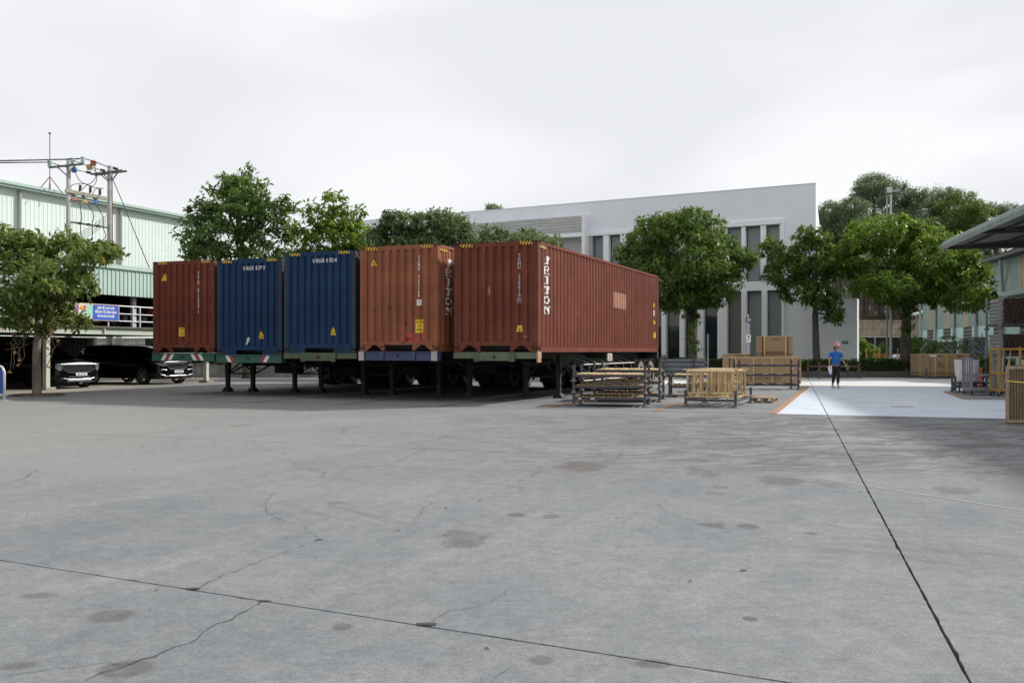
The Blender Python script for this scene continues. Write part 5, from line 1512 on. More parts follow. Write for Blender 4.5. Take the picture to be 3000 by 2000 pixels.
# pale block wall seen through
bw = thing('block_wall', 'pale block wall seen through the carport above the minivan roof', 'wall', (XA(262, 47), 47, 0), 0)
mb = MB(); mb.bx(0, 3.6, 0, .2, 0, 1.55); mb.obj('wall_base', M_OLDW, bw)
for r_ in range(2):
    for c_ in range(6):
        mb = MB(); mb.bx(c_ * .6 + .008, c_ * .6 + .592, rnd.uniform(0, .01), .2, 1.555 + r_ * .25, 1.795 + r_ * .25); mb.obj('block', mat('pale_block', (.42, .41, .38), .9, var=.2, scale=2, streak=.4), bw)

# banner on the railing
s0, s1 = cps(209), cps(340)
bn = thing('banner', 'blue safety slogan banner with white Vietnamese lettering hung on the carport railing', 'banner', (OC[0] + math.sin(R(YCP)) * s0, OC[1] + math.cos(R(YCP)) * s0, 2.53), YCP - 90)
W_ = s1 - s0; H_ = .62
M_BB = mat('banner_blue', (0.02, 0.11, 0.50), .5, var=.1, scale=2)
M_BW = mat('banner_white', (0.75, 0.73, 0.72), .5, var=.06)
mb = MB(); mb.bx(0, W_, -.16, -.135, 0, H_); mb.obj('banner_frame', mat('banner_frame', (.62, .5, .4), .5), bn)
xb = W_ * .40
mb = MB(); mb.add([(xb - .03, -.163, .02), (W_ - .03, -.163, .02), (W_ - .03, -.163, H_ - .03), (xb, -.163, H_ - .03), (xb - .05, -.163, H_ * .5)], [(0, 1, 2, 3, 4)]); mb.obj('banner_sheet', M_BB, bn)
mb = MB(); mb.quad((.02, -.162, .02), (xb + .02, -.162, .02), (xb + .02, -.162, H_ - .03), (.02, -.162, H_ - .03)); bp_ = mb.obj('banner_picture', M_BW, bn)
for (x0, x1, z0, z1, col, nm) in ((.55, .98, .28, .95, (.33, .62, .48), 'mint'), (.28, .50, .55, .9, (.85, .45, .05), 'amber'), (.46, .60, .6, .88, (.6, .05, .15), 'crimson'), (.06, .24, .4, .92, (.35, .14, .28), 'plum'), (.1, .5, .1, .42, (.55, .5, .6), 'lilac'), (.90, 1.02, .02, .14, (.6, .04, .08), 'crimson')):
    mb = MB(); n = 9; cxx, czz = (x0 + x1) / 2 * xb, (z0 + z1) / 2 * H_; wx, wz = (x1 - x0) / 2 * xb, (z1 - z0) / 2 * H_
    if nm == 'mint': mb.quad((x0 * xb, -.164, z0 * H_), (x1 * xb, -.164, z0 * H_), (x1 * xb, -.164, z1 * H_), (x0 * xb, -.164, z1 * H_))
    else: mb.add([(cxx + wx * math.cos(2 * math.pi * i / n), -.1655 - .0005 * (nm == 'crimson'), czz + wz * math.sin(2 * math.pi * i / n)) for i in range(n)], [tuple(range(n))])
    mb.obj('printed_shape', mat('print_' + nm, col, .5), bp_)
text_on('lettering', 'LÀM VIỆC AN TOÀN\nĐỂ BẢO VỆ CHÍNH MÌNH\nVÀ DOANH NGHIỆP', .125, (((xb + W_) / 2 - .02, -.1655, .435), (1, 0, 0), (0, 0, 1)), mat('banner_letter', (.85, .85, .85), .5), bn, (W_ - xb) / 1.62 * .93, 'CENTER', .004, 1.22)

# ================================================================== MOTORBIKES on the deck
M_CHROME = mat('chrome', (0.30, 0.30, 0.32), 0.35, metal=1.0, var=.02)
M_SILV = mat('silver_trim', (0.45, 0.45, 0.47), 0.3, metal=.7, var=.05)
M_BLKP = mat('black_plastic', (0.015, 0.015, 0.016), .4)
M_BWHT = mat('white_fairing', (.6, .6, .6), .3)
bikecols = [('red', mat('bike_red', (.28, .02, .015), .3)), ('black', mat('bike_black', (.02, .02, .022), .3)), ('white', M_BWHT), ('grey', mat('bike_grey', (.15, .15, .16), .3))]
def make_bike(loc, yaw, label, fm):
    t = thing('motorbike', label, 'motorbike', loc, yaw, None)
    for y, nm in ((.35, 1), (1.58, 0)):
        mb = MB(); mb.ring((0, y, .29), .29, .215, .09, 'X', 20); w = mb.obj('wheel', M_TYRE, t)
        mb = MB(); mb.ring((0, y, .29), .222, .195, .05, 'X', 16); mb.tube([(-.05, y, .29), (.05, y, .29)], .045, 8)
        for k in range(5):
            a = k * 2 * math.pi / 5; mb.beam((0, y, .29), (0, y + math.cos(a) * .2, .29 + math.sin(a) * .2), .02, .02)
        mb.obj('rim', M_SILV, w)
    mb = MB(); mb.tube([(-.06, .35, .29), (-.06, .55, .68), (-.04, .6, .88)], .02, 6); mb.tube([(.06, .35, .29), (.06, .55, .68), (.04, .6, .88)], .02, 6); mb.obj('fork', M_SILV, t)
    mb = MB(); mb.tube([(-.32, .72, 1.0), (-.18, .62, .98), (0, .6, .96), (.18, .62, .98), (.32, .72, 1.0)], .014, 6); hb = mb.obj('handlebar', M_BLKP, t)
    mb = MB()
    for sg in (-1, 1): mb.tube([(sg * .2, .64, .98), (sg * .3, .6, 1.16)], .007, 4); mb.ellipsoid((sg * .31, .59, 1.2), (.055, .012, .035), 8, 5)
    mb.obj('mirror', M_BLKP, hb)
    mb = MB(); mb.add([(-.08, .50, .62), (.08, .50, .62), (.13, .53, .95), (-.13, .53, .95), (-.16, .75, .45), (.16, .75, .45), (.12, .78, .9), (-.12, .78, .9)], [(0, 1, 2, 3), (1, 5, 6, 2), (4, 0, 3, 7), (3, 2, 6, 7)]); mb.obj('front_fairing', fm, t, bevel=.02)
    mb = MB(); mb.ellipsoid((0, .50, .88), (.085, .04, .06), 10, 6); mb.obj('headlight', M_CHROME, t, smooth=True)
    mb = MB(); mb.add([(.06 * s_ + 0, .10 + .5 * i, 0) for i in (0,) for s_ in (1,)], [])
    for k in range(6):
        a0 = R(30 + k * 20); a1 = R(50 + k * 20)
        mb.quad((-.05, .35 + .32 * math.cos(a0), .29 + .32 * math.sin(a0)), (.05, .35 + .32 * math.cos(a0), .29 + .32 * math.sin(a0)), (.05, .35 + .32 * math.cos(a1), .29 + .32 * math.sin(a1)), (-.05, .35 + .32 * math.cos(a1), .29 + .32 * math.sin(a1)))
    mb.obj('mudguard', fm, t)
    mb = MB(); mb.beam((0, .85, .75), (0, 1.72, .82), .24, .1); mb.beam((0, 1.0, .81), (0, 1.5, .83), .2, .05); mb.obj('seat', M_BLKP, t, bevel=.03)
    mb = MB(); mb.add([(-.12, .95, .45), (.12, .95, .45), (.12, 1.0, .72), (-.12, 1.0, .72), (-.09, 1.85, .70), (.09, 1.85, .70), (.08, 1.85, .8), (-.08, 1.85, .8)], [(0, 1, 2, 3), (1, 5, 6, 2), (5, 4, 7, 6), (4, 0, 3, 7), (0, 4, 5, 1), (3, 2, 6, 7)]); mb.obj('tail_panel', fm, t, bevel=.02)
    mb = MB(); mb.bx(-.12, .12, .85, 1.25, .25, .5); mb.tube([(.12, 1.0, .25), (.15, 1.3, .3), (.16, 1.85, .42)], .04, 8); mb.obj('engine', M_SILV, t, bevel=.02)
    return t
protos = {}
bl = ['far left end behind the tree', 'second from the left end', 'left of the column', 'behind the left edge of the banner', 'behind the banner picture', 'behind the middle of the banner', 'behind the banner lettering', 'below the right edge of the banner', 'between banner and upper post', 'just right of the upper post', 'beside the container edge', 'half behind the container', 'hidden end of the row', 'last of the row']
rnd = random.Random(12)
for i, where in enumerate(bl):
    s_ = -5.6 + i * 1.05 + rnd.uniform(-.1, .1)
    if s_ > B - .3: continue
    cn, cm = bikecols[[1, 3, 1, 0, 1, 3, 1, 1, 2, 0, 1, 0, 1, 1][i]]
    loc = (OC[0] + math.sin(R(YCP)) * s_ - math.cos(R(YCP)) * .25, OC[1] + math.cos(R(YCP)) * s_ + math.sin(R(YCP)) * .25, zd + .05)
    yw = YCP - 90 + rnd.uniform(-12, 4)
    lab = '%s motorbike parked on the upper deck, %s' % (cn, where)
    if cn in protos: dup(protos[cn], loc, yw, lab, 'motorbikes on the upper deck')
    else:
        protos[cn] = make_bike(loc, yw, lab, cm); protos[cn]['group'] = 'motorbikes on the upper deck'

# ================================================================== CARS
M_CAR = mat('black_car_paint', (0.003, 0.0034, 0.005), 0.2, var=.05, spec=.35)
M_CGLASS = mat('car_glass', (0.002, 0.0025, 0.0025), 0.08, var=.05, spec=.3)
M_LAMP = mat('lamp_glass', (0.28, 0.30, 0.33), 0.12, var=.3, scale=14, metal=.5)
M_PLATE = mat('number_plate', (0.72, 0.73, 0.78), .4)
def loft(stations, smooth=True):
    mb = MB(); n = None; vs = []
    for x, sec in stations:
        n = len(sec); vs += [(x, y, z) for y, z in sec]
    fs = []
    for i in range(len(stations) - 1):
        for k in range(n):
            k2 = (k + 1) % n; fs.append((i * n + k, (i + 1) * n + k, (i + 1) * n + k2, i * n + k2))
    fs.append(tuple(range(n))); fs.append(tuple((len(stations) - 1) * n + k for k in range(n))[::-1])
    mb.add(vs, fs); return mb
def car(label, loc, yaw, kind, plate):
    t = thing('parked_car', label, 'car', loc, yaw)
    st = []
    data = [(.93, .74, .34, .90), (.90, .86, .26, .95), (.78, .93, .22, .985), (.5, .965, .22, 1.01), (.1, .98, .24, 1.035), (-.35, .985, .24, 1.07), (-1.2, .99, .24, 1.08), (-2.4, .99, .24, 1.09), (-3.4, .98, .26, 1.10), (-3.95, .95, .30, 1.10), (-4.12, .90, .34, 1.06), (-4.17, .80, .45, .98)]
    for x, w, z0, z1 in data:
        st.append((x, [(-w * .86, z0), (-w, z0 + .10), (-w * 1.0, z0 + .35 * (z1 - z0)), (-w * .985, z1 - .16), (-w * .93, z1 - .03), (-w * .7, z1 + .015), (0, z1 + .03), (w * .7, z1 + .015), (w * .93, z1 - .03), (w * .985, z1 - .16), (w, z0 + .35 * (z1 - z0)), (w, z0 + .10), (w * .86, z0)]))
    b = loft(st).obj('body', M_CAR, t, smooth=True)
    g = [(-.28, .84, 1.06, .84, 1.07), (-.62, .90, 1.06, .78, 1.27), (-1.05, .92, 1.06, .72, 1.50), (-1.35, .93, 1.06, .70, 1.585), (-2.4, .93, 1.06, .70, 1.625), (-3.5, .92, 1.06, .69, 1.60), (-3.95, .90, 1.06, .66, 1.54), (-4.12, .88, 1.06, .80, 1.1)]
    st = []
    for x, w0, z0, w1_, z1 in g:
        st.append((x, [(-w0, z0), (-w0 * .98, z0 + (z1 - z0) * .35), (-(w0 * .35 + w1_ * .65), z0 + (z1 - z0) * .8), (-w1_ * .93, z1), (0, z1 + .02), (w1_ * .93, z1), ((w0 * .35 + w1_ * .65), z0 + (z1 - z0) * .8), (w0 * .98, z0 + (z1 - z0) * .35), (w0, z0)]))
    loft(st).obj('window_glass', M_CGLASS, t, smooth=True)
    mb = MB(); vs = []
    for x, z, w in ((-1.25, 1.575, .58), (-1.7, 1.622, .62), (-2.4, 1.652, .63), (-3.2, 1.64, .62), (-4.0, 1.56, .58)):
        vs += [(x, -w, z - .015), (x, 0, z + .012), (x, w, z - .015)]
    mb.add(vs, [(i * 3 + k, (i + 1) * 3 + k, (i + 1) * 3 + k + 1, i * 3 + k + 1) for i in range(4) for k in (0, 1)]); mb.obj('roof', M_CAR, t, smooth=True)
    for x in (0.0, -3.06):
        for sg in (-1, 1):
            mb = MB(); mb.ring((0, 0, 0), .345, .235, .22, 'Y', 28); w = mb.obj('wheel', M_TYRE, t, loc=(x, sg * .89, .345))
            mb = MB(); mb.ring((0, 0, 0), .245, .222, .20, 'Y', 24); mb.tube([(0, -.06, 0), (0, .06, 0)], .05, 10)
            for k in range(10):
                a = 2 * math.pi * k / 10 + (.08 if k % 2 else -.08); mb.beam((0, sg * .085, 0), (math.cos(a) * .225, sg * .09, math.sin(a) * .225), .035, .022)
            mb.obj('rim', M_SILV, w)
            mb = MB(); mb.lathe([(.375, 0), (.345, 0), (.345, .03), (.375, .03)], (x, sg * .983, .345), 26, Matrix.Rotation(R(90), 3, 'X'), cap=False); mb.obj('wheel_arch', M_BLKP, t)
    for sg in (-1, 1):
        mb = MB(); mb.ellipsoid((-.75, sg * 1.06, 1.12), (.07, .11, .075), 10, 7); mb.obj('side_mirror', M_CAR, t, smooth=True)
    for x in (-1.55, -2.75):
        mb = MB(); mb.tube([(x, -1.0, .86), (x - .17, -1.0, .86)], .014, 6); mb.obj('door_handle', M_CHROME, t)
    X0 = .962
    def cx_(y):
        return float(np.interp(abs(y), [0, .74, .86, .93, .965, .98], [.93, .93, .90, .78, .5, .1])) + .015
    def strip(name, top, bot, m, par):
        mb = MB(); vs = [(cx_(y), y, z) for y, z in top] + [(cx_(y), y, z) for y, z in bot]; n = len(top)
        mb.add(vs, [(i, i + 1, n + i + 1, n + i) for i in range(n - 1)]); return mb.obj(name, m, par)
    if kind == 'wide':
        pts = [(-.62, .88), (-.66, .72), (-.45, .60), (-.18, .575), (.18, .575), (.45, .60), (.66, .72), (.62, .88)]
        mb = MB(); mb.tube([(X0 - abs(y) * .03, y, z) for y, z in pts + [pts[0]]], .014, 6); gr = mb.obj('grille', M_CHROME, t)
        mb = MB(); mb.add([(X0 - .012 - abs(y) * .03, y, z) for y, z in pts], [tuple(range(8))]); mb.obj('grille_mesh', M_BLKP, gr)
        mb = MB()
        for r_ in range(5):
            for c_ in range(16):
                y = -.56 + c_ * .075 + (.037 if r_ % 2 else 0); z = .845 - r_ * .052
                if abs(y) < .6 - r_ * .035: mb.box((X0 - abs(y) * .03, y, z), (.012, .042, .014))
        tag(mb.obj('grille_stud', M_CHROME, gr), kind='stuff')
        mb = MB(); mb.tube([(cx_(y), y, .90) for y in (-.9, -.86, -.74, -.4, 0, .4, .74, .86, .9)], .012, 6); mb.obj('chrome_strip', M_CHROME, t)
        for sg in (-1, 1):
            strip('headlight', [(sg * .69, .86), (sg * .78, .87), (sg * .86, .875), (sg * .90, .87)], [(sg * .72, .66), (sg * .78, .66), (sg * .86, .70), (sg * .90, .78)], M_LAMP, t)
        mb = MB(); mb.tube([(X0 - .10, -.84, .36), (X0 - .02, -.62, .385), (X0 + .02, -.45, .35), (X0 + .03, 0, .34), (X0 + .02, .45, .35), (X0 - .02, .62, .385), (X0 - .10, .84, .38)], .018, 7); mb.obj('bumper_trim', M_CHROME, t)
        mb = MB(); mb.add([(X0 + .005, -.5, .27), (X0 + .005, .5, .27), (X0 + .012, .5, .325), (X0 + .012, -.5, .325)], [(0, 1, 2, 3)]); mb.obj('skid_plate', M_SILV, t)
        mb = MB()
        for z in (.40, .44): mb.bx(X0 + .002, X0 + .012, -.45, .45, z, z + .012)
        mb.obj('air_intake', M_SILV, t)
        py = -.18 + .25
    else:
        pts = [(-.50, .84), (-.52, .75), (-.38, .63), (.38, .63), (.52, .75), (.50, .84), (.0, .875)]
        mb = MB(); mb.tube([(X0 - abs(y) * .03, y, z) for y, z in pts + [pts[0]]], .018, 6); gr = mb.obj('grille', M_CHROME, t)
        mb = MB(); mb.add([(X0 - .012 - abs(y) * .03, y, z) for y, z in pts], [tuple(range(7))]); mb.obj('grille_mesh', M_BLKP, gr)
        mb = MB()
        for r_ in range(5):
            for c_ in range(14):
                y = -.44 + c_ * .068 + (.034 if r_ % 2 else 0); z = .83 - r_ * .042
                if abs(y) < .47 - r_ * .025: mb.box((X0 - abs(y) * .03, y, z), (.01, .036, .006))
        tag(mb.obj('grille_stud', M_CHROME, gr), kind='stuff')
        for sg in (-1, 1):
            strip('headlight', [(sg * .56, .85), (sg * .74, .87), (sg * .86, .88), (sg * .93, .90), (sg * .952, .91)], [(sg * .56, .765), (sg * .74, .76), (sg * .86, .785), (sg * .93, .84), (sg * .952, .88)], M_LAMP, t)
            mb = MB(); mb.tube([(cx_(.55), sg * .55, .60), (cx_(.82), sg * .82, .62), (cx_(.86), sg * .86, .42), (cx_(.62), sg * .62, .38)], .011, 6); mb.obj('fog_lamp_surround', M_CHROME, t)
        mb = MB(); mb.tube([(X0 - .05, -.62, .335), (X0 + .02, -.4, .36), (X0 + .03, 0, .37), (X0 + .02, .4, .36), (X0 - .05, .62, .335)], .022, 6); mb.obj('bumper_trim', M_SILV, t)
        py = .05
    mb = MB(); mb.lathe([(.05, 0), (.05, .012)], (X0 - .06, 0, .925), 12, Matrix.Rotation(R(70), 3, 'Y')); mb.obj('badge', M_CHROME, t)
    mb = MB(); mb.bx(X0 + .02, X0 + .03, py - .235, py + .235, .475, .585); pl = mb.obj('number_plate', M_PLATE, t)
    text_on('plate_lettering', plate, .105, ((X0 + .032, py, .492), (0, 1, 0), (0, 0, 1)), M_BLK, pl, .74, 'CENTER', .001)
    return t
lx_, ly_ = math.sin(R(27)), math.cos(R(27))
x_, y_ = G(425.6, 1126)
car('black minivan parked under the carport beside the leftmost container', (x_ + .82 * lx_, y_ + .82 * ly_, .004), 27, 'small', '51A-754.79')
car('black people carrier with a wide studded grille behind the cream column', (-16.75, 34.05, .004), 27, 'wide', '60K-576.57')

# ================================================================== UTILITY POLES
M_POLE = mat('concrete_pole', (0.33, 0.33, 0.32), .9, var=.2, scale=3, bump=.2, streak=.3)
M_ARM = mat('galvanised_arm', (0.10, 0.12, 0.12), .6, var=.2)
M_TIMB = mat('weathered_timber', (0.38, 0.35, 0.27), .8, var=.15)
M_WIRE = mat('black_cable', (0.02, 0.02, 0.022), .6)
M_INS = mat('glass_insulator', (0.42, 0.55, 0.50), .25)
M_PORC = mat('brown_insulator', (0.05, 0.035, 0.03), .3)
CI = {'red': mat('cover_red', (.40, .12, .10), .5), 'yellow': mat('cover_yellow', (.45, .30, .08), .5), 'blue': mat('cover_blue', (.05, .13, .38), .5)}
Y1, Y2 = 45.0, 46.6
def cp1(x, y, Y): return Vector((XA(x / 3.137, Y), Y, ZA(350 + y / 3.137, Y)))
p1 = thing('utility_pole', 'left concrete utility pole with a single crossarm carrying glass insulators', 'utility pole', (XA(200.8, Y1), Y1, 0))
o1 = Vector(p1.location)
mb = MB(); mb.tube([(0, 0, -.1), (0, 0, ZA(465, Y1))], [.19, .095], 14); mb.obj('pole', M_POLE, p1, smooth=True)
p2 = thing('utility_pole', 'right concrete utility pole with double crossarm and strain insulators', 'utility pole', (XA(322, Y2), Y2, 0))
o2 = Vector(p2.location)
mb = MB(); mb.tube([(0, 0, -.1), (0, 0, ZA(486, Y2))], [.20, .115], 14); mb.obj('pole', M_POLE, p2, smooth=True)
f1 = lambda x, y, dy=-.16: cp1(x, y, Y1 + dy) - o1
f2 = lambda x, y, dy=-.18: cp1(x, y, Y2 + dy) - o2
mb = MB(); mb.beam(f1(450, 442), f1(765, 410), .09, .09); arm1 = mb.obj('crossarm', M_ARM, p1)
mb = MB(); mb.tube([f1(530, 440), f1(612, 512)], .03, 5); mb.tube([f1(690, 425), f1(628, 500)], .03, 5); mb.obj('arm_brace', M_ARM, p1)
def insulator(mb, p, h=.34, r=.11):
    p = Vector(p)
    for k in range(4): mb.lathe([(r * .5, 0), (r, .02), (r, .04), (r * .45, h * .22)], p + Vector((0, 0, k * h * .24)), 12)
    return mb
for (x, y) in ((455, 436), (665, 410), (760, 400)):
    mb = insulator(MB(), f1(x, y)); mb.obj('insulator', M_INS, p1, smooth=False)
mb = MB(); mb.beam(f2(838, 504), f2(1125, 468), .09, .09); mb.beam(f2(870, 512, .18), f2(1165, 475, .18), .09, .09); mb.obj('crossarm', M_ARM, p2)
mb = MB(); mb.tube([f2(925, 505), f2(990, 565)], .03, 5); mb.tube([f2(950, 500), f2(1000, 555)], .03, 5); mb.tube([f2(1080, 490), f2(1030, 560)], .035, 5); mb.obj('arm_brace', M_ARM, p2)
mb = MB(); mb.tube([f2(1030, 470, -.1), f2(1035, 1290, -.1)], .025, 5); mb.obj('earth_strap', mat('rusty_strap', (.22, .1, .06), .8), p2)
hv = thing('timber_switch_beam', 'weathered timber beam with three cutout switches between the two utility poles', 'switchgear', tuple(cp1(655, 665, Y1)))
oh = Vector(hv.location)
fh = lambda x, y, Y=None: cp1(x, y, (Y1 + (Y2 - Y1) * (x - 630) / 380 - .1) if Y is None else Y) - oh
mb = MB(); mb.beam(fh(600, 652), fh(985, 730), .12, .16); mb.obj('timber', M_TIMB, hv)
for (x, y, x2, y2, cn, x3, y3) in ((738, 603, 735, 655, 'red', 685, 735), (830, 622, 830, 672, 'yellow', 778, 757), (918, 642, 918, 692, 'blue', 876, 765)):
    mb = MB(); a, b = fh(x, y), fh(x2, y2)
    mb.tube([a, b], .07, 8); mb.tube([b, fh(x2 - 22, y2 + 15), fh(x2 - 25, y2 + 45)], .03, 6); mb.obj('cutout_fuse', M_PORC, hv)
    mb = MB(); mb.add([fh(x3 + 12, y3 - 25) + Vector((0, .12, 0)), fh(x3 - 20, y3 + 15) + Vector((0, .12, 0)), fh(x3 + 18, y3 + 10) + Vector((0, .12, 0)), fh(x3 + 12, y3 - 25) - Vector((0, .12, 0)), fh(x3 - 20, y3 + 15) - Vector((0, .12, 0)), fh(x3 + 18, y3 + 10) - Vector((0, .12, 0))], [(0, 1, 2), (5, 4, 3), (0, 3, 4, 1), (1, 4, 5, 2), (2, 5, 3, 0)]); mb.obj('insulator_cover', CI[cn], hv)
    mb = MB(); mb.beam(fh(x3 - 25, y3 - 60), fh(x3 + 5, y3 - 25), .12, .1); mb.obj('bracket', M_PORC, hv)
lb = thing('cable_beam', 'lower steel beam with cable clamps between the two utility poles', 'beam', tuple(cp1(660, 945, Y1)))
ol = Vector(lb.location)
fl_ = lambda x, y: cp1(x, y, Y1 + (Y2 - Y1) * (x - 630) / 380 - .1) - ol
mb = MB(); mb.beam(fl_(655, 943), fl_(990, 995), .08, .08); mb.obj('beam', M_ARM, lb)
for x, y in ((740, 957), (820, 968), (905, 982)):
    mb = MB(); mb.box(fl_(x, y) - Vector((0, .08, 0)), (.16, .1, .12)); mb.obj('clamp', M_PORC, lb)
Ym = 45.6
def wire(name, label, pts, r, Ys=None, cat='cable'):
    P = []
    for i, p in enumerate(pts):
        Y = Ys[i] if Ys else Ym
        P.append(cp1(p[0], p[1], Y))
    # smooth (Catmull-Rom)
    Q = []
    for i in range(len(P) - 1):
        a = P[max(i - 1, 0)]; b = P[i]; c = P[i + 1]; d = P[min(i + 2, len(P) - 1)]
        for k in range(6):
            t_ = k / 6; Q.append(.5 * ((2 * b) + (c - a) * t_ + (2 * a - 5 * b + 4 * c - d) * t_ ** 2 + (3 * b - a - 3 * c + d) * t_ ** 3))
    Q.append(P[-1])
    mb = MB(); mb.tube(Q, r, 5)
    o = mb.obj(name, M_WIRE, None); tag(o, label, cat, None); return o
wire('power_line', 'upper thick overhead line running left from the top of the left pole', [(-400, 384), (0, 380), (620, 366), (760, 358)], .035, [38, 41, 44.7, 44.8])
wire('power_line', 'lower overhead line running left from the left pole crossarm', [(-400, 402), (0, 398), (455, 393)], .028, [38, 41, 44.8])
wire('power_line', 'overhead line past the red cover between the pole tops', [(760, 358), (860, 385), (960, 425), (1015, 445)], .025, [44.8, 45.3, 46, 46.4])
wire('power_line', 'overhead line past the yellow cover from the left pole to the strain insulator', [(665, 375), (820, 430), (900, 458), (960, 470)], .022, [44.8, 45.5, 46, 46.4])
wire('power_line', 'overhead line past the blue cover between the crossarms', [(455, 395), (560, 425), (690, 462), (800, 485)], .022, [44.8, 45, 45.5, 46.3])
wire('jumper_cable', 'long looping jumper cable hanging left below the blue cover', [(690, 480), (730, 560), (800, 600), (860, 625), (950, 635)], .018)
wire('jumper_cable', 'looping jumper cable from the yellow cover down to the middle fuse', [(830, 440), (890, 500), (830, 590), (740, 590), (660, 605), (652, 650)], .018)
wire('jumper_cable', 'looping jumper cable hanging outermost on the right of the fuses', [(870, 430), (890, 540), (860, 610), (800, 605), (750, 650)], .018)
wire('jumper_cable', 'short jumper cable from the right fuse', [(945, 635), (880, 640), (850, 690)], .018)
for cn, (x, y) in (('red', (858, 400)), ('yellow', (821, 438)), ('blue', (682, 462))):
    mb = MB(); c = cp1(x, y, 45.5); mb.lathe([(.10, -.14), (.15, -.05), (.15, .08), (.06, .14)], c, 8); o = mb.obj('line_cover', CI[cn]); tag(o, '%s plastic cover clipped on the overhead line between the poles' % cn, 'line cover')
for i, (a, b, c_, lb_) in enumerate([((735, 775), (750, 900), (748, 1060), 'left'), ((805, 780), (860, 870), (850, 1060), 'middle'), ((890, 790), (945, 900), (970, 1080), 'right')]):
    wire('drop_cable', '%s one of three cables dropping from the fuses through the lower beam' % lb_, [a, b, ((b[0] + c_[0]) / 2 - 8, (b[1] + c_[1]) / 2), c_, (c_[0] + 30, c_[1] + 60) if i == 0 else (c_[0] - 20 - 40 * (i == 2), c_[1] + 50)], .022)
for i in range(4):
    wire('service_cable', '%s of four parallel service cables slanting down from the right pole' % ('uppermost', 'second', 'third', 'lowest')[i], [(980 - 2 * i, 880 + 26 * i), (850, 975 + 24 * i), (700 + 8 * i, 1060 + 20 * i)], .014, [46.4, 46, 45.6])
wire('guy_wire', 'thin guy wire slanting from the right pole top down behind the brown container', [(1040, 560), (1150, 820), (1385, 1400)], .022, [46.5, 45.5, 43])
for (x0, y0, x1, y1, w) in ((795, 483, 835, 492, 'left'), (925, 463, 962, 472, 'middle'), (1040, 445, 1082, 458, 'right')):
    mb = MB(); mb.tube([f2(x0, y0) , f2(x1, y1)], .07, 8); mb.obj('strain_insulator', M_PORC, p2)
# ================================================================== YARD OBJECTS
M_RK = mat('rack_steel', (0.06, 0.056, 0.064), 0.6, var=.25, scale=6, rust=.35)
M_RKP = mat('rack_steel_purple', (0.055, 0.042, 0.055), 0.6, var=.2, scale=6, rust=.3)
M_RKR = mat('rack_steel_brown', (0.12, 0.062, 0.052), 0.7, var=.2, scale=6, rust=.4)
M_BELL = mat('rack_cup', (0.11, 0.10, 0.10), 0.7, var=.25, scale=6, rust=.4)
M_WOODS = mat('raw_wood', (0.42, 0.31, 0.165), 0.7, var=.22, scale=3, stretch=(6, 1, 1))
M_WOOD_SHADED = mat('raw_wood_shaded', (0.25, 0.18, 0.10), 0.75, var=.28, scale=3, stretch=(6, 1, 1))  # darker copy of raw wood, shade of the lower racks in its colour
M_LBAR = mat('rack_cross_bar', (0.35, 0.33, 0.33), 0.5, var=.15)
def rack(label, loc, yaw, w, d, post, beam_z, steel, deck=None, nsl=20, stickers=False, foot_mat=None):
    t = thing('stacking_rack', label, 'rack', loc, yaw)
    rn = random.Random(int(loc[0] * 100) + int(loc[2] * 100))
    for x in (0, w):
        for y in (0, d):
            mb = MB(); mb.bx(x - .03, x + .03, y - .03, y + .03, .06, post); p = mb.obj('post', steel, t)
            mb = MB(); mb.lathe([(.085, 0), (.085, .015), (.05, .05), (.034, .10), (.0, .10)], (x, y, 0), 4 * 3, None, cap=False); mb.obj('cup_foot', foot_mat or M_BELL, p)
    for y in (0, d):
        mb = MB(); mb.bx(.031, w - .031, y - .022, y + .022, beam_z - .06, beam_z); mb.obj('beam', steel, t)
    for x in (0, w):
        mb = MB(); mb.bx(x - .022, x + .022, .031, d - .031, beam_z - .06, beam_z); mb.obj('beam', steel, t)
    if deck is None:
        for k in range(3):
            x = w * (k + 1) / 4; mb = MB(); mb.bx(x - .03, x + .03, .023, d - .023, beam_z - .03, beam_z + .004); mb.obj('cross_bar', M_LBAR, t)
    else:
        for k in (1, 2): mb = MB(); mb.bx(w * k / 3 - .02, w * k / 3 + .02, .023, d - .023, beam_z - .05, beam_z - .012); mb.obj('cross_bar', steel, t)
        pt = (w - .1) / nsl
        for k in range(nsl):
            if rn.random() < .04: continue
            x = .05 + (k + .5) * pt; q = rn.uniform(-.01, .01)
            mb = MB(); h = rn.uniform(.030, .042)
            mb.box((x, d / 2 + q, beam_z - .008 + h / 2), (pt * rn.uniform(.72, .93), d - .02 + rn.uniform(-.04, .05), h), rz=rn.uniform(-.012, .012))
            mb.obj('slat', deck, t, bevel=.006)
    if stickers:
        mb = MB(); mb.bx(.12, .19, -.026, -.0225, beam_z - .05, beam_z - .01); mb.bx(.42, .52, -.026, -.0225, beam_z - .05, beam_z - .012); mb.obj('label_tag', M_BWHT, t)
    return t
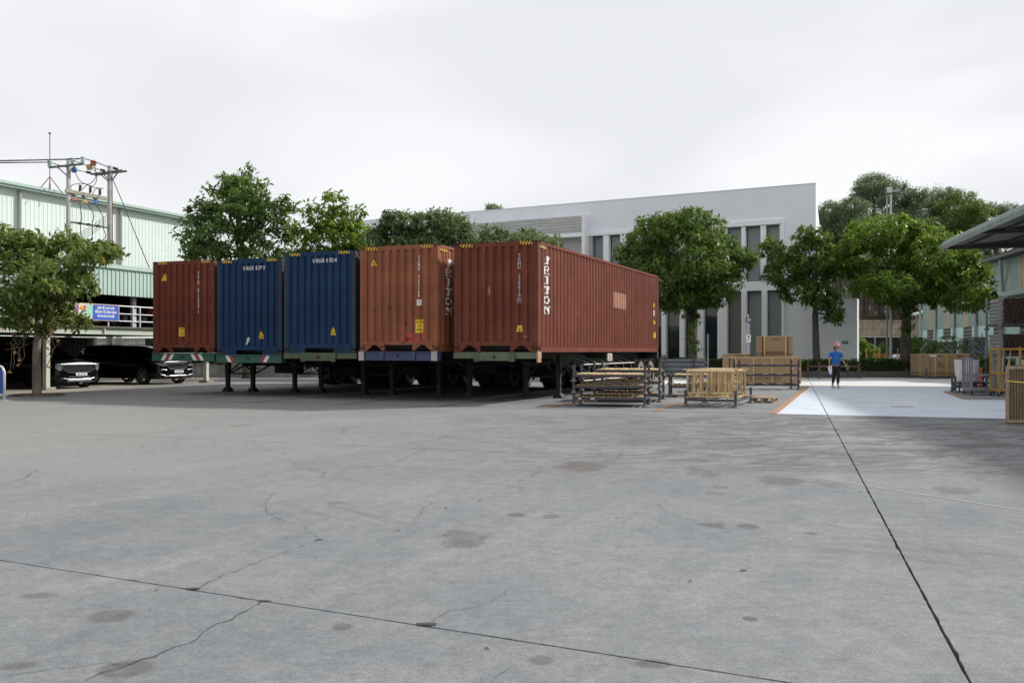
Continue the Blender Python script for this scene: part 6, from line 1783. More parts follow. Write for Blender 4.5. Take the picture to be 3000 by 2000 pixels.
# front slatted stack
ax_, ay_ = G(1681, 1190)
RA = 13
rack('bottom rack of the front stack of slatted racks, with paper tags on its beam', (ax_, ay_, 0), RA, 1.76, 1.25, .37, .23, M_RK, M_WOOD_SHADED, 24, True)
rack('middle rack of the front stack of slatted racks, its slats in shade', (ax_, ay_, .33), RA, 1.76, 1.25, .37, .19, M_RK, M_WOOD_SHADED, 24)
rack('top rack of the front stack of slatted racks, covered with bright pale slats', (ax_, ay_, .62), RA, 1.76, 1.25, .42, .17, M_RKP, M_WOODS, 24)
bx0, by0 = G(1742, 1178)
rack('bottom rack of the second slatted stack, just behind the front one', (2.25 , 25.0, 0), RA, 1.76, 1.7, .37, .22, M_RK, M_WOOD_SHADED, 24)
rack('middle rack of the second slatted stack', (2.25, 25.0, .34), RA, 1.76, 1.7, .37, .21, M_RK, M_WOOD_SHADED, 24)
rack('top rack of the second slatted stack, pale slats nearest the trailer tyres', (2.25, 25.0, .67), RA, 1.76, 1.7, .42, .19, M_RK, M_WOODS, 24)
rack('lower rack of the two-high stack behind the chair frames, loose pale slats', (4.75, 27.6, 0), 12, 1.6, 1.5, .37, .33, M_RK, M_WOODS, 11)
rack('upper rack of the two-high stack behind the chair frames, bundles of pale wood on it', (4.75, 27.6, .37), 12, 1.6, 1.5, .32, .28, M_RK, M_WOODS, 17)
rack('low rack farther back loaded with pale wooden rails between the slatted stacks and the boxes', (5.9, 30.5, 0), 14, 1.8, 1.3, .45, .34, M_RK, M_WOODS, 18)
# ---- chair frame rack
rx_, ry_ = G(2009, 1191)
RY = 24
cr = rack('low rack carrying upturned pale chair frames', (rx_, ry_, 0), RY, 1.22, 2.2, .42, .20, M_RK, None)
M_CANE = mat('peeled_cane', (0.50, 0.37, 0.20), .5, var=.15, scale=6)
def frame_proto(loc, yaw, label):
    t = thing('chair_frame', label, 'chair frame', loc, yaw, 'upturned chair frames on the low rack')
    for x in (0, .5):
        mb = MB(); mb.tube([(x, 0, .02), (x, 0, .60), (x, .04, .66), (x, .1, .68), (x, .55, .68)], .024, 7); mb.obj('side_hoop', M_CANE, t, smooth=True)
        mb = MB(); mb.tube([(x, .52, .02), (x, .5, .68)], .023, 7); mb.obj('leg', M_CANE, t)
        mb = MB(); mb.tube([(x, -.06, .02), (x, .58, .02)], .023, 7); mb.obj('rail', M_CANE, t)
    for y, z in ((0, .66), (.1, .68), (.52, .66), (0, .12), (.5, .10)):
        mb = MB(); mb.tube([(-.03, y, z), (.53, y, z)], .023, 7); mb.obj('rail', M_CANE, t)
    for k in (1, 2):
        mb = MB(); mb.box((.5 * k / 3, .0, .38), (.035, .016, .54)); mb.obj('back_slat', M_CANE, t)
    mb = MB(); mb.tube([(0, .25, .36), (.5, .25, .36)], .016, 7); mb.tube([(.0, .1, .36), (.0, .45, .36)], .014, 6); mb.obj('stretcher', M_CANE, t)
    return t
fp = None
c_, s_ = math.cos(R(RY)), math.sin(R(RY))
spots = [(.04, .02, 0), (.64, .0, -6), (.08, .62, 4), (.66, .60, 3), (.0, 1.2, -4), (.62, 1.18, 5), (.32, .3, 10), (.3, 1.55, -8)]
for i, (u, v, a) in enumerate(spots):
    loc = (rx_ + u * c_ + v * s_, ry_ - u * s_ + v * c_, .205 + (.01 if i < 6 else .03))
    if fp is None: fp = frame_proto(loc, RY + a, 'upturned pale chair frame at the front left of the low rack')
    else: dup(fp, loc, RY + a, 'upturned pale chair frame at the %s of the low rack' % ('front left', 'front right', 'middle left', 'middle right', 'rear left', 'rear right', 'inner front', 'inner rear')[i])
# loose poles on the rack
for i, (u0, v0, u1, v1, z) in enumerate(((-.22, .02, .72, .03, .235), (.1, -.03, 1.3, .02, .26), (-.1, .25, .9, .3, .24), (.2, 1.4, 1.5, 1.3, .24), (.0, .3, 1.1, .55, .92), (.1, 1.0, 1.35, 1.1, .92), (-.1, .12, 1.25, .22, .915))):
    mb = MB(); P = lambda u, v, z: Vector((rx_ + u * c_ + v * s_, ry_ - u * s_ + v * c_, z))
    mb.tube([P(u0, v0, z), P(u1, v1, z)], .02, 7); o = mb.obj('wooden_pole', M_CANE); tag(o, 'pale round pole lying %s the upturned chair frames' % ('under' if z < .5 else 'across'), 'pole', 'loose pale poles with the chair frames' if z < .5 else 'pale poles across the chair frames')
# ---- pallet
px_, py_ = G(2205, 1180)
pal = thing('pallet', 'single worn wooden pallet right of the chair frame rack', 'pallet', (px_ - .06, py_ + .1, 0), 22)
M_PALW = mat('pallet_wood', (0.30, 0.24, 0.15), .85, var=.25, scale=4)
for k in range(7): mb = MB(); mb.bx(-.02, .62, .02 + k * .17, .14 + k * .17, .122, .142); mb.obj('deck_board', M_PALW, pal)
for x in (.0, .28, .54):
    for y in (.02, .52, 1.04): mb = MB(); mb.bx(x, x + .08, y, y + .12, .02, .10); mb.obj('block', M_PALW, pal)
    mb = MB(); mb.bx(x, x + .08, .02, 1.16, .101, .12); mb.obj('stringer', M_PALW, pal); mb = MB(); mb.bx(x, x + .08, .02, 1.16, .0, .019); mb.obj('bottom_board', M_PALW, pal)
# ---- empty dark racks in front of the big box
qx, qy = G(2166, 1141)
for i, lb in enumerate(('bottom empty dark rack in front of the big cardboard box', 'middle empty dark rack in front of the big cardboard box', 'top empty dark rack in front of the big cardboard box')):
    t = rack(lb, (qx, qy, i * .345 + (0.0)), 4, XA(2336, qy) - qx, 1.1, .385, .20, M_RKP, None)
# ---- cardboard boxes
M_CARD = mat('cardboard', (0.29, 0.195, 0.115), .8, var=.06, scale=1.2)
M_CARDL = mat('cardboard_flap', (0.40, 0.32, 0.20), .8, var=.06, scale=1.2)
M_STRAP = mat('yellow_strap', (0.72, 0.58, 0.12), .5, var=.05)
M_DKB = mat('dark_edge_band', (0.06, 0.035, 0.03), .6)
M_PRINT = mat('box_print', (0.05, 0.035, 0.03), .7)
def cbox(label, loc, yaw, w, d, h, straps=(), bands=(), texts=(), side_straps=(), hb=None):
    t = thing('cardboard_box', label, 'box', loc, yaw)
    mb = MB(); mb.bx(0, w, 0, d, 0, h); mb.obj('carton', M_CARD, t, bevel=.006)
    mb = MB(); mb.bx(-.006, w + .006, -.006, d + .006, h - .03, h + .006); mb.obj('lid_edge', M_CARDL, t)
    for x in straps:
        mb = MB(); mb.bx(x - .012, x + .012, -.012, d + .012, h + .007, h + .012); mb.bx(x - .012, x + .012, -.012, -.008, -.0, h + .006); mb.obj('strap', M_STRAP, t)
    for y in side_straps:
        for xs in ((-.012, -.008), (w + .008, w + .012)):
            mb = MB(); mb.bx(xs[0], xs[1], y - .012, y + .012, 0, h + .006); mb.obj('strap', M_STRAP, t)
    for x, bw_ in bands:
        mb = MB(); mb.bx(x, x + bw_, -.0075, -.001, .0, h - .031); mb.obj('edge_band', M_DKB, t)
    if hb:
        mb = MB(); mb.bx(-.0085, w + .0085, -.0085, d, hb, hb + .035); mb.obj('edge_band', M_DKB, t)
    for s_, x, z, sz, sx_ in texts:
        text_on('box_lettering', s_, sz, ((x, -.010, z), (1, 0, 0), (0, 0, 1)), M_PRINT, t, sx_, 'LEFT', .002)
    return t
bz = 38.2
x0 = XA(2134, bz)
wbx = XA(2344, bz) - x0
cbox('biggest cardboard box with four yellow straps behind the empty dark racks', (x0, bz, .03), 3, wbx, .95, 1.09, [wbx * k for k in (.10, .345, .60, .875)], [(.02, .05)], [('R U R O W O O D', .9, .16, .17, .9)], [.4])
cbox('cardboard box standing at the left rear of the biggest one, two straps', (XA(2126, 40.4), 40.4, .03), 3, 1.08, .8, 1.22, [.28, .86], [], [('TANGO-T', .45, 1.04, .13, 1.0)])
cbox('low brown carton carrying the strapped box with dark bands', (XA(2236, 39.9), 39.65, .03), 3, 1.32, .9, 1.13)
t = cbox('strapped cardboard box with two dark bands standing on top of the others', (XA(2227, 39.7), 39.6, 1.165), 3, 1.37, .9, .86, [.16, 1.06], [(.05, .045), (1.14, .045)], [('BENCH CUSHION', .42, .72, .06, .8), ('EUROMARKET', .22, .135, .10, 1.25)], hb=.08)
# flat edge board leaning by the big box
M_PLY = mat('pale_board', (.55, .47, .34), .7)
# ---- brown two-tier rack by the hedge
ex0 = XA(2400, 45.3)
for i, lb in enumerate(('lower empty rack by the hedge behind the walking woman', 'upper brown empty rack by the hedge behind the walking woman')):
    rack(lb, (ex0, 45.3, i * .40), -14, XA(2533, 45.3) - ex0, 1.0, .44, .24, M_RKR if i else M_RK, None, foot_mat=M_BELL)
# ---- boxes on the right
bxx, byy = G(2722, 1106)
rr = rack('low rack under the pair of cardboard boxes on the right', (XA(2714, 45.3), 45.3, 0), -12, 2.7, 1.6, .52, .13, M_RK, None)
Lx = XA(2712, 45.9)
for i, (off, lb) in enumerate(((0, 'left one of two strapped boxes on the low rack, with printed notes'), (1.16, 'right one of two strapped boxes on the low rack, behind the pot'))):
    yw = -12; c2, s2 = math.cos(R(yw)), math.sin(R(yw))
    t = cbox(lb, (Lx + .12 + off * c2, 45.7 - off * s2, .14), yw, 1.15, 1.55, 1.09, [.3, .95], [(.0, .03)] if i == 0 else [], [('TERRACE-T', .25, .95, .10, 1.0)] + ([('Name:\nItem no:\nQty: 1 PCS\nN.W: 54 KG', .45, .66, .075, .9), ('#', .65, .15, .13, 1)] if i == 0 else []), [.75], hb=.1)
mb = MB(); mb.bx(-.02, .38, -.014, -.0125, .96, 1.05); 
sb = mb.obj('white_label', M_BWHT, None); 
sb.parent = [o for o in SC.collection.objects if o.name.startswith('cardboard_box') and 'left one of two' in str(o.get('label', ''))][0]

# ---- round pot on low rack, trolley
ptx, pty = G(2795, 1158)
rack('low rack with short posts under the round pot at right', (XA(2790, 30.6), 30.4, 0), 20, .95, .95, .55, .22, M_RK, None)
M_POT = mat('pale_pot', (0.47, 0.47, 0.47), .85, var=.12, scale=3, bump=.1)
pot = thing('round_pot', 'large pale grey tapered pot standing on the low rack behind the trolley', 'pot', (XA(2832, 31.0), 31.0, .225), 0)
mb = MB(); mb.lathe([(.33, 0), (.39, .86), (.36, .86), (.31, .05), (0, .05)], n=32, cap=False); mb.obj('shell', M_POT, pot, smooth=True)
M_TRO = mat('trolley_grey', (0.22, 0.235, 0.25), .45, metal=.3, var=.12)
tx, ty = XA(2846, 28.6), 28.6
tr = thing('trolley', 'grey steel trolley with tall end frames in front of the pot', 'trolley', (tx, ty, 0), 8)
TW, TD = .92, .75
for x in (0, TW):
    mb = MB()
    for y in (0, TD): mb.bx(x - .03, x + .03, y - .025, y + .025, .16, 1.17)
    mb.bx(x - .025, x + .025, .026, TD - .026, 1.12, 1.17); mb.bx(x - .025, x + .025, .026, TD - .026, .17, .22)
    for k in range(1, 4): mb.bx(x - .015, x + .015, TD * k / 4 - .015, TD * k / 4 + .015, .221, 1.119)
    mb.obj('end_frame', M_TRO, tr)
mb = MB(); mb.bx(.031, TW - .031, -.02, .03, .17, .22); mb.bx(.031, TW - .031, TD - .03, TD + .02, .17, .22); mb.bx(-.02, TW + .02, .05, TD - .05, .12, .16); mb.obj('base', M_TRO, tr)
for y in (0.0, TD): mb = MB(); mb.bx(.031, TW - .031, y - .02, y + .02, .60, .66); mb.obj('middle_rail', M_TRO, tr)
for x in (0.02, TW - .02):
    for y in (0.05, TD - .05):
        mb = MB(); mb.ring((x, y, .055), .055, .015, .03, 'X', 14); mb.bx(x - .025, x + .025, y - .02, y + .02, .1, .12); mb.obj('castor', M_BLKP, tr)
mb = MB(); mb.add([(0, 0, .6), (.5, 0, .35), (.5, .02, .35), (0, .02, .6), (0, 0, .63), (.62, 0, .32), (.62, .02, .32), (0, .02, .63)], [(0, 1, 5, 4), (3, 2, 6, 7)])
mb.obj('gusset_plate', M_GREYM, tr)
ml = thing('metal_sheet_stack', 'dark low bench frame behind the trolley', 'frame', (tx + .55, ty + 1.7, 0), 8)
mb = MB(); mb.bx(-.1, .95, 0, .6, .30, .36); mb.obj('top', M_BLKP, ml); mb = MB()
for x in (-.08, .9): 
    for y in (.03, .57): mb.bx(x - .02, x + .02, y - .02, y + .02, 0, .30)
mb.obj('leg_frame', M_RK, ml)
rb = MB(); rb.bx(-.06, .06, -.06, .06, 0, .72); o = rb.obj('red_bin', mat('red_plastic', (.28, .02, .02), .5), None, bevel=.02, loc=(XA(2871, 36), 36, 0)); tag(o, 'narrow red bin glimpsed between the pot and the bushes', 'bin')

# ---- tube racks at the right edge
M_TUBE = mat('steel_tube', (0.24, 0.25, 0.265), .5, metal=.3, var=.35, scale=7, rust=.35, stretch=(1, .2, 1))
M_TUBEN = mat('tube_inside', (0.018, 0.012, 0.011), .9)
M_TUBER = mat('rusty_tube_end', (0.10, 0.055, 0.045), .8)
TX, TY = 15.95, 29.9
def tube_rack(label, z0, h, rows, seed):
    t = thing('tube_rack', label, 'rack', (TX, TY, z0), 12)
    w, d = 1.45, 1.45
    for x in (0, w):
        for y in (0, d):
            mb = MB(); mb.bx(x - .035, x + .035, y - .035, y + .035, .05, h + .18); p = mb.obj('post', M_GREYM if z0 > .5 else M_RKP, t)
            mb = MB(); mb.lathe([(.10, 0), (.10, .02), (.05, .07), (.038, .12), (0, .12)], (x, y, 0), 12, cap=False); mb.obj('cup_foot', M_BELL, p)
    for y in (0, d): mb = MB(); mb.bx(.036, w - .036, y - .025, y + .025, .10, .17); mb.obj('beam', M_RK, t)
    for x in (0, w): mb = MB(); mb.bx(x - .025, x + .025, .036, d - .036, .10, .17); mb.obj('beam', M_RK, t)
    rn = random.Random(seed); n = 0
    r = .034
    key = 'tubemesh'
    if key not in SHARED:
        a = MB(); a.tube([(0, 0, 0), (0, 1.5, 0)], r, 8, cap=False)
        e = MB()
        vs = [(math.cos(2 * math.pi * k / 8) * q, yy, math.sin(2 * math.pi * k / 8) * q) for q, yy in ((r, -.001), (r * .72, -.001), (r * .72, .25)) for k in range(8)]
        e.add(vs, [(i * 8 + k, i * 8 + (k + 1) % 8, (i + 1) * 8 + (k + 1) % 8, (i + 1) * 8 + k) for i in (0, 1) for k in range(8)] + [tuple(range(16, 24))])
        SHARED[key] = (a.mesh('tube', M_TUBE), e.mesh('tube_end', M_TUBER), )
        for p in SHARED[key][1].polygons: pass
        SHARED[key][1].materials.append(M_TUBEN)
        for i, p in enumerate(SHARED[key][1].polygons): p.material_index = 0 if i < 8 else 1
    ta, te = SHARED[key]
    for rw in range(rows):
        z = .17 + r + rw * r * 1.76
        for c in range(19):
            x = .06 + r + c * r * 2.02 + (r if rw % 2 else 0)
            if x > w - .06: continue
            if rn.random() < .05 and rw == rows - 1: continue
            dy = -.06 + rn.uniform(-.05, .04)
            tb = mkobj('tube', ta, t, loc=(x, dy, z))
            mkobj('tube_end', te, tb, loc=(0, -.002, 0))
    return t
tube_rack('bottom rack of steel tubes at the right edge, behind the yellow cart', 0.0, .95, 12, 1)
tube_rack('middle rack of dark-ended steel tubes at the right edge', 1.10, .82, 11, 2)
tube_rack('top rack of dark-ended steel tubes at the right edge', 2.10, .90, 14, 3)
# ---- yellow cart
M_YC = mat('cart_yellow', (0.33, 0.20, 0.03), .5, var=.2, scale=5, rust=.35)
yx, yy_ = XA(2925, 27.6), 27.6
yc = thing('yellow_cart', 'worn yellow steel frame cart behind the woven panel at the right edge', 'cart', (yx, yy_, 0), 12)
for x in (0, .6, 1.2):
    for y in (0, .75):
        if x == .6 and y: continue
        mb = MB(); mb.bx(x - .03, x + .03, y - .03, y + .03, .12, 1.52 if x != .6 else 1.5); mb.obj('post', M_YC, yc)
for y in (0, .75):
    for z in (1.44, .70, .2):
        mb = MB(); mb.bx(.031, 1.169, y - .02, y + .02, z - .03, z + .03); mb.obj('rail', M_YC, yc)
for x in (0, 1.2):
    for z in (1.44, .70, .2): mb = MB(); mb.bx(x - .02, x + .02, .031, .719, z - .03, z + .03); mb.obj('rail', M_YC, yc)
for x in (0, 1.2):
    for y in (0, .75): mb = MB(); mb.ring((x, y, .06), .06, .015, .035, 'X', 14); mb.bx(x - .02, x + .02, y - .02, y + .02, .08, .12); mb.obj('castor', M_BLKP, yc)
for i, (a, b) in enumerate((((.12, .1, .25), (.22, .1, 1.45)), ((.35, .15, .25), (.42, .1, 1.4)), ((.25, .2, .25), (.48, .3, 1.1)))):
    mb = MB(); mb.tube([Vector(a) + Vector(yc.location), Vector(b) + Vector(yc.location)], .014, 6); o = mb.obj('cane', M_CANE); tag(o, '%s thin cane standing in the yellow cart' % ('leftmost', 'rightmost', 'leaning')[i], 'cane', 'canes in the yellow cart')
# ---- woven panel
M_WOVE = mat('woven_strand', (0.30, 0.215, 0.14), .75, var=.25, scale=12)
M_WOVB = mat('woven_backing', (0.055, 0.038, 0.028), .9)
wx0, wy0 = G(2946, 1240)
wp = thing('woven_panel', 'rattan brown woven panel with rolled border and a yellow strap at the right edge', 'woven panel', (wx0, wy0, 0), 2)
WW, WH = 1.3, 1.07
for a, b in (((.035, 0, 0.02), (.035, 0, WH)), ((.02, 0, WH - .02), (WW, 0, WH - .02)), ((.02, 0, .035), (WW, 0, .035)), ((WW, 0, .02), (WW, 0, WH))):
    mb = MB(); k = 40; P0, P1 = Vector(a), Vector(b)
    mb.tube([P0.lerp(P1, i / k) for i in range(k + 1)], [.034 + .004 * (i % 2) for i in range(k + 1)], 8); mb.obj('rolled_border', M_WOVE, wp, smooth=True)
mb = MB(); mb.bx(.04, WW - .02, .012, .05, .05, WH - .04); mb.obj('backing', M_WOVB, wp)
n = 0
M2 = [mat('woven_strand_light', (0.37, 0.27, 0.175), .75, var=.2, scale=14), M_WOVE]
for k in range(27):
    z = .085 + k * .0358
    mb = MB(); q = 44
    mb.tube([(.06 + (WW - .1) * i / q, -.004 + .005 * (1 if (i + k) % 2 else -1), z) for i in range(q + 1)], .0128, 5, cap=False); mb.obj('strand', M2[k % 2], wp)
for k in range(22):
    x = .09 + k * .0545
    mb = MB(); mb.bx(x - .007, x + .007, -.018, .010, .06, WH - .05); mb.obj('stake', M_WOVB, wp)
mb = MB(); mb.add([(.0, -.036, .80), (.42, -.022, .765), (.42, -.022, .785), (.0, -.036, .825)], [(0, 1, 2, 3)]); mb.obj('strap', M_STRAP, wp)
mb = MB(); mb.bx(.3, .34, .05, .5, .3, .34); mb.add([(.3, .5, 0), (.34, .5, 0), (.34, .45, .34), (.3, .45, .34)], [(0, 1, 2, 3)]); mb.obj('prop', M_RK, wp)

# ---- pipe bundle rack in front of the hedge
pb = thing('pipe_rack', 'bundle of long grey pipes on a rack in front of the office windows', 'pipe rack', (XA(1940, 46.5), 46.5, 0), 2)
PW = XA(2068, 46.5) - XA(1940, 46.5)
rn = random.Random(6)
for r_ in range(7):
    for c_ in range(5):
        mb = MB(); y = c_ * .14 + (.07 if r_ % 2 else 0); a = rn.uniform(-.1, .05); b = PW + rn.uniform(-.1, .12)
        mb.tube([(a, y, .22 + r_ * .115), (b, y, .22 + r_ * .115)], .055, 8); mb.obj('pipe', M_GREYM if rn.random() < .6 else M_TUBE, pb)
for x in (.12, PW * .72):
    for y in (-.1, .72): mb = MB(); mb.bx(x - .035, x + .035, y - .035, y + .035, 0, 1.2); mb.obj('post', M_RK, pb)
    mb = MB(); mb.bx(x - .03, x + .03, -.06, .68, .08, .155); mb.obj('bearer', M_RK, pb)
pd = thing('pole', 'thin plain grey post standing left of the large cardboard boxes', 'post', (XA(2074, 45), 45, 0)); mb = MB(); mb.tube([(0, 0, 0), (0, 0, ZA(978, 45))], .045, 8); mb.obj('shaft', M_GREYM, pd)
# ---- small floodlight post with notice
fl0 = thing('floodlight_post', 'thin pole with a small floodlight and a white notice behind the cardboard boxes', 'light', (XA(2191, 46.5), 46.5, 0))
FH = ZA(930, 46.5)
mb = MB(); mb.tube([(0, 0, 0), (0, 0, FH + .15)], .05, 8); mb.tube([(.09, .0, 0), (.09, 0, FH - .3)], .025, 6); mb.obj('shaft', M_RAIL, fl0)
mb = MB(); mb.box((0, -.14, FH - .12), (.28, .09, .24)); hd = mb.obj('lamp_head', M_BLKP, fl0, bevel=.01)
mb = MB(); mb.bx(-.11, .11, -.19, -.186, FH - .21, FH - .03); mb.obj('lamp_glass', M_LAMP, hd)
zn = ZA(1003, 46.5)
mb = MB(); mb.bx(-.1, .13, -.08, -.06, zn, zn + .40); nb = mb.obj('notice_board', M_SIGNW, fl0)
mb = MB(); n = 14; mb.add([(.015 + .05 * math.cos(2 * math.pi * i / n) , -.083, zn + .29 + .05 * math.sin(2 * math.pi * i / n)) for i in range(n)], [tuple(range(n))[::1]]); mb.obj('notice_symbol', M_REDS, nb)
text_on('lettering', 'CẤM\nĐẬU XE', .055, ((.015, -.083, zn + .15), (1, 0, 0), (0, 0, 1)), M_SIGNB, nb, .9, 'CENTER', .001, 1.1)
# ---- tall floodlight mast
fm_ = thing('floodlight_mast', 'tall twin-pole floodlight mast rising above the wide bright tree', 'light mast', (XA(2610, 52), 52, .26))
ztop = ZA(560, 52) - .26
mb = MB(); mb.tube([(0, 0, 0), (0, 0, ztop)], [.09, .06], 8); mb.obj('pole', M_RAIL, fm_); mb = MB(); mb.tube([(-.2, .05, 0), (-.2, .05, ztop - .25)], .05, 8); mb.obj('pole', M_POLE, fm_)
mb = MB(); mb.tube([(0, 0, ztop - .05), (.65, 0, ztop + .08)], .04, 6); mb.tube([(-.2, 0, ztop - .3), (0, 0, ztop - .3)], .025, 6); mb.obj('arm', M_RAIL, fm_)
mb = MB(); mb.box((-.17, -.16, ztop + .03), (.42, .12, .42), M=Matrix.Rotation(R(-6), 3, 'Y') @ Matrix.Rotation(R(8), 3, 'X')); h = mb.obj('lamp_head', M_BLKP, fm_)
mb = MB(); mb.box((-.17, -.235, ztop + .03), (.33, .012, .32), M=Matrix.Rotation(R(-6), 3, 'Y') @ Matrix.Rotation(R(8), 3, 'X')); mb.obj('lamp_glass', mat('lamp_white', (.7, .7, .68), .3), h)
mb = MB(); mb.box((.68, 0, ztop + .17), (.16, .3, .34), M=Matrix.Rotation(R(35), 3, 'Y')); mb.obj('lamp_head', M_BLKP, fm_)

# ---- back garden: fence, bamboo stakes, wrapped goods, barriers
fY = 62
fn = thing('wire_fence', 'low rail fence with dark netting in front of the retaining wall', 'fence', (XA(2516, fY), fY, .2))
FW = XA(2703, fY) - XA(2516, fY); fz = ZA(987, fY) - .2
mb = MB(); mb.tube([(0, 0, fz), (FW, 0, fz)], .035, 6); mb.obj('top_rail', M_RAIL, fn)
for k in range(5): mb = MB(); mb.tube([(FW * k / 4 + .02, 0, 0), (FW * k / 4 + .02, 0, fz)], .035, 6); mb.obj('post', M_RAIL, fn)
mb = MB(); mb.bx(0, FW, .05, .07, 0, fz - .03); mb.obj('netting', mat('dark_netting', (.028, .027, .03), .9, var=.2, scale=8), fn)
M_BAM = mat('bamboo', (0.42, 0.32, 0.13), .6, var=.15)
tp = None
for i, (px, Y) in enumerate([(2539, 53.2), (2561, 53.6), (2576, 52.6), (2601, 53.6), (2630, 54), (2662, 55), (2699, 55.5), (2750, 55.5), (2790, 56), (2813, 55.5)]):
    loc = (XA(px, Y), Y, .26)
    if tp is None:
        tp = thing('bamboo_tripod', 'leftmost bamboo tripod on the lawn, nearest the office wall', 'plant support', loc, 10, 'bamboo tripods on the lawn')
        for k in range(3):
            a = k * 2.1; mb = MB(); mb.tube([(math.cos(a) * .26, math.sin(a) * .26, 0), (-math.cos(a) * .05, -math.sin(a) * .05, 1.28)], .02, 6); mb.obj('stake', M_BAM, tp)
        mb = MB(); mb.tube([(-.24, -.05, .5), (.26, -.05, .5)], .016, 5); mb.tube([(.02, .22, .5), (-.2, -.2, .5)], .016, 5); mb.obj('cross_stake', M_BAM, tp)
    else: dup(tp, loc, 10 + i * 47, '%s bamboo tripod from the left on the lawn' % ('', 'second', 'third', 'fourth', 'fifth', 'sixth', 'seventh', 'eighth', 'ninth', 'rightmost')[i])
M_WRAP = mat('grey_wrapped_goods', (0.17, 0.175, 0.185), .35, var=.35, scale=2.5, bump=.5, bscale=6)
M_FILM = mat('white_film', (0.55, 0.57, 0.60), .3, var=.15, scale=3)
for i, (p0, p1_, py, Y, lb) in enumerate([(2712, 2742, 995, 60, 'leftmost grey wrapped pallet of goods against the teal wall'), (2758, 2800, 1000, 58.5, 'wide grey wrapped pallet of goods with white film on top'), (2822, 2846, 990, 57, 'tall dark pallet of goods left of the lattice stack'), (2854, 2884, 987, 56, 'rightmost tall pallet wrapped with white film bands')]):
    x0, x1 = XA(p0, Y), XA(p1_, Y); hh = ZA(py, Y)
    t = thing('wrapped_goods', lb, 'wrapped goods', (x0, Y, 0), 10)
    mb = MB(); rn = random.Random(i)
    nl = 7
    for k in range(nl):
        z = .12 + (hh - .12) * k / nl; o_ = rn.uniform(-.05, .03); mb.bx(o_, x1 - x0 - o_, o_, 1.0, z + .01, z + (hh - .12) / nl)
    mb.obj('stacked_load', M_WRAP, t, bevel=.03)
    mb = MB(); mb.bx(0, x1 - x0, 0, 1, .0, .12); mb.obj('pallet', M_PALW, t)
    mb = MB(); w_ = x1 - x0
    for k in range(3 if i in (1, 3) else 1): mb.quad((-.06, -.07, hh * (.9 - k * .2)), (w_ + .05, -.07, hh * (.5 - k * .1)), (w_ + .05, -.07, hh * (.5 - k * .1) + .05), (-.06, -.07, hh * (.9 - k * .2) + .05))
    if i == 1: mb.ellipsoid((w_ * .6, .4, hh), (.45, .4, .12), 10, 6)
    mb.obj('film_wrap', M_FILM, t)
ls = thing('lattice_stack', 'tall stack of grey lattice frames in front of the teal wall', 'frame stack', (XA(2840, 54), 54, 0), 10)
for k in range(11):
    mb = MB(); z = .15 + k * .2; mb.bx(0, .72, 0, .05, z, z + .04); mb.bx(0, .72, .6, .65, z, z + .04); mb.obj('lattice_bar', M_GREYM, ls)
for x in (0, .68):
    mb = MB(); mb.bx(x, x + .05, -.02, .03, 0, 2.4); mb.obj('post', M_GREYM, ls)
bp = None
M_ORB = mat('orange_plastic', (.62, .22, .02), .5)
for i, (px, Y) in enumerate([(2567, 60.5), (2592, 60.5)]):
    loc = (XA(px, Y), Y, .2)
    if bp is None:
        bp = thing('barrier', 'left one of the two orange barriers, nearest the office wall', 'barrier', loc, 0, 'orange barriers by the netting')
        mb = MB(); mb.bx(0, .16, 0, .05, .3, 1.05); mb.obj('end_panel', M_ORB, bp)
        mb = MB()
        for z in (.95, .35): mb.tube([(0, 0, z), (.75, 0, z)], .03, 6)
        for k in range(6): mb.tube([(.2 + k * .1, 0, .35), (.2 + k * .1, 0, .95)], .015, 5)
        mb.tube([(.05, -.2, 0), (.05, .2, 0)], .02, 5); mb.tube([(.7, -.2, 0), (.7, .2, 0)], .02, 5); mb.tube([(.05, 0, 0), (.05, 0, .35)], .02, 5); mb.tube([(.7, 0, 0), (.7, 0, .35)], .02, 5)
        mb.obj('rail_frame', M_ORB, bp)
    else: dup(bp, loc, 4, 'right one of the two orange barriers by the dark netting')
wv = thing('covered_motorbike', 'white sheeted bulky item beside the orange barriers', 'covered item', (XA(2632, 60), 60, .2)); mb = MB(); mb.ellipsoid((0, 0, .55), (.8, .4, .42), 14, 9); mb.bx(-.6, .6, -.25, .25, 0, .4); mb.obj('sheet', M_FILM, wv, smooth=True)
wv.name = 'covered_goods'
# small green roof behind the fence
sh = thing('shed', 'little pale green roofed shed corner beside the green warehouse', 'shed', (XA(2674, 78), 78, 0), 8)
mb = MB(); zr = ZA(922, 78); mb.add([(0, 0, zr), (3, 0, zr + .9), (3, 3, zr + .9), (0, 3, zr), (0, 0, zr - .12), (3, 0, zr + .78), (3, 3, zr + .78), (0, 3, zr - .12)], [(0, 1, 2, 3), (0, 4, 5, 1), (7, 6, 5, 4), (0, 3, 7, 4)]); mb.obj('roof', M_FASC, sh)
mb = MB()
for x in (.4, 2.8): mb.tube([(x, .3, 0), (x, .3, zr - .1)], .08, 6)
mb.obj('post', M_GREYM, sh)

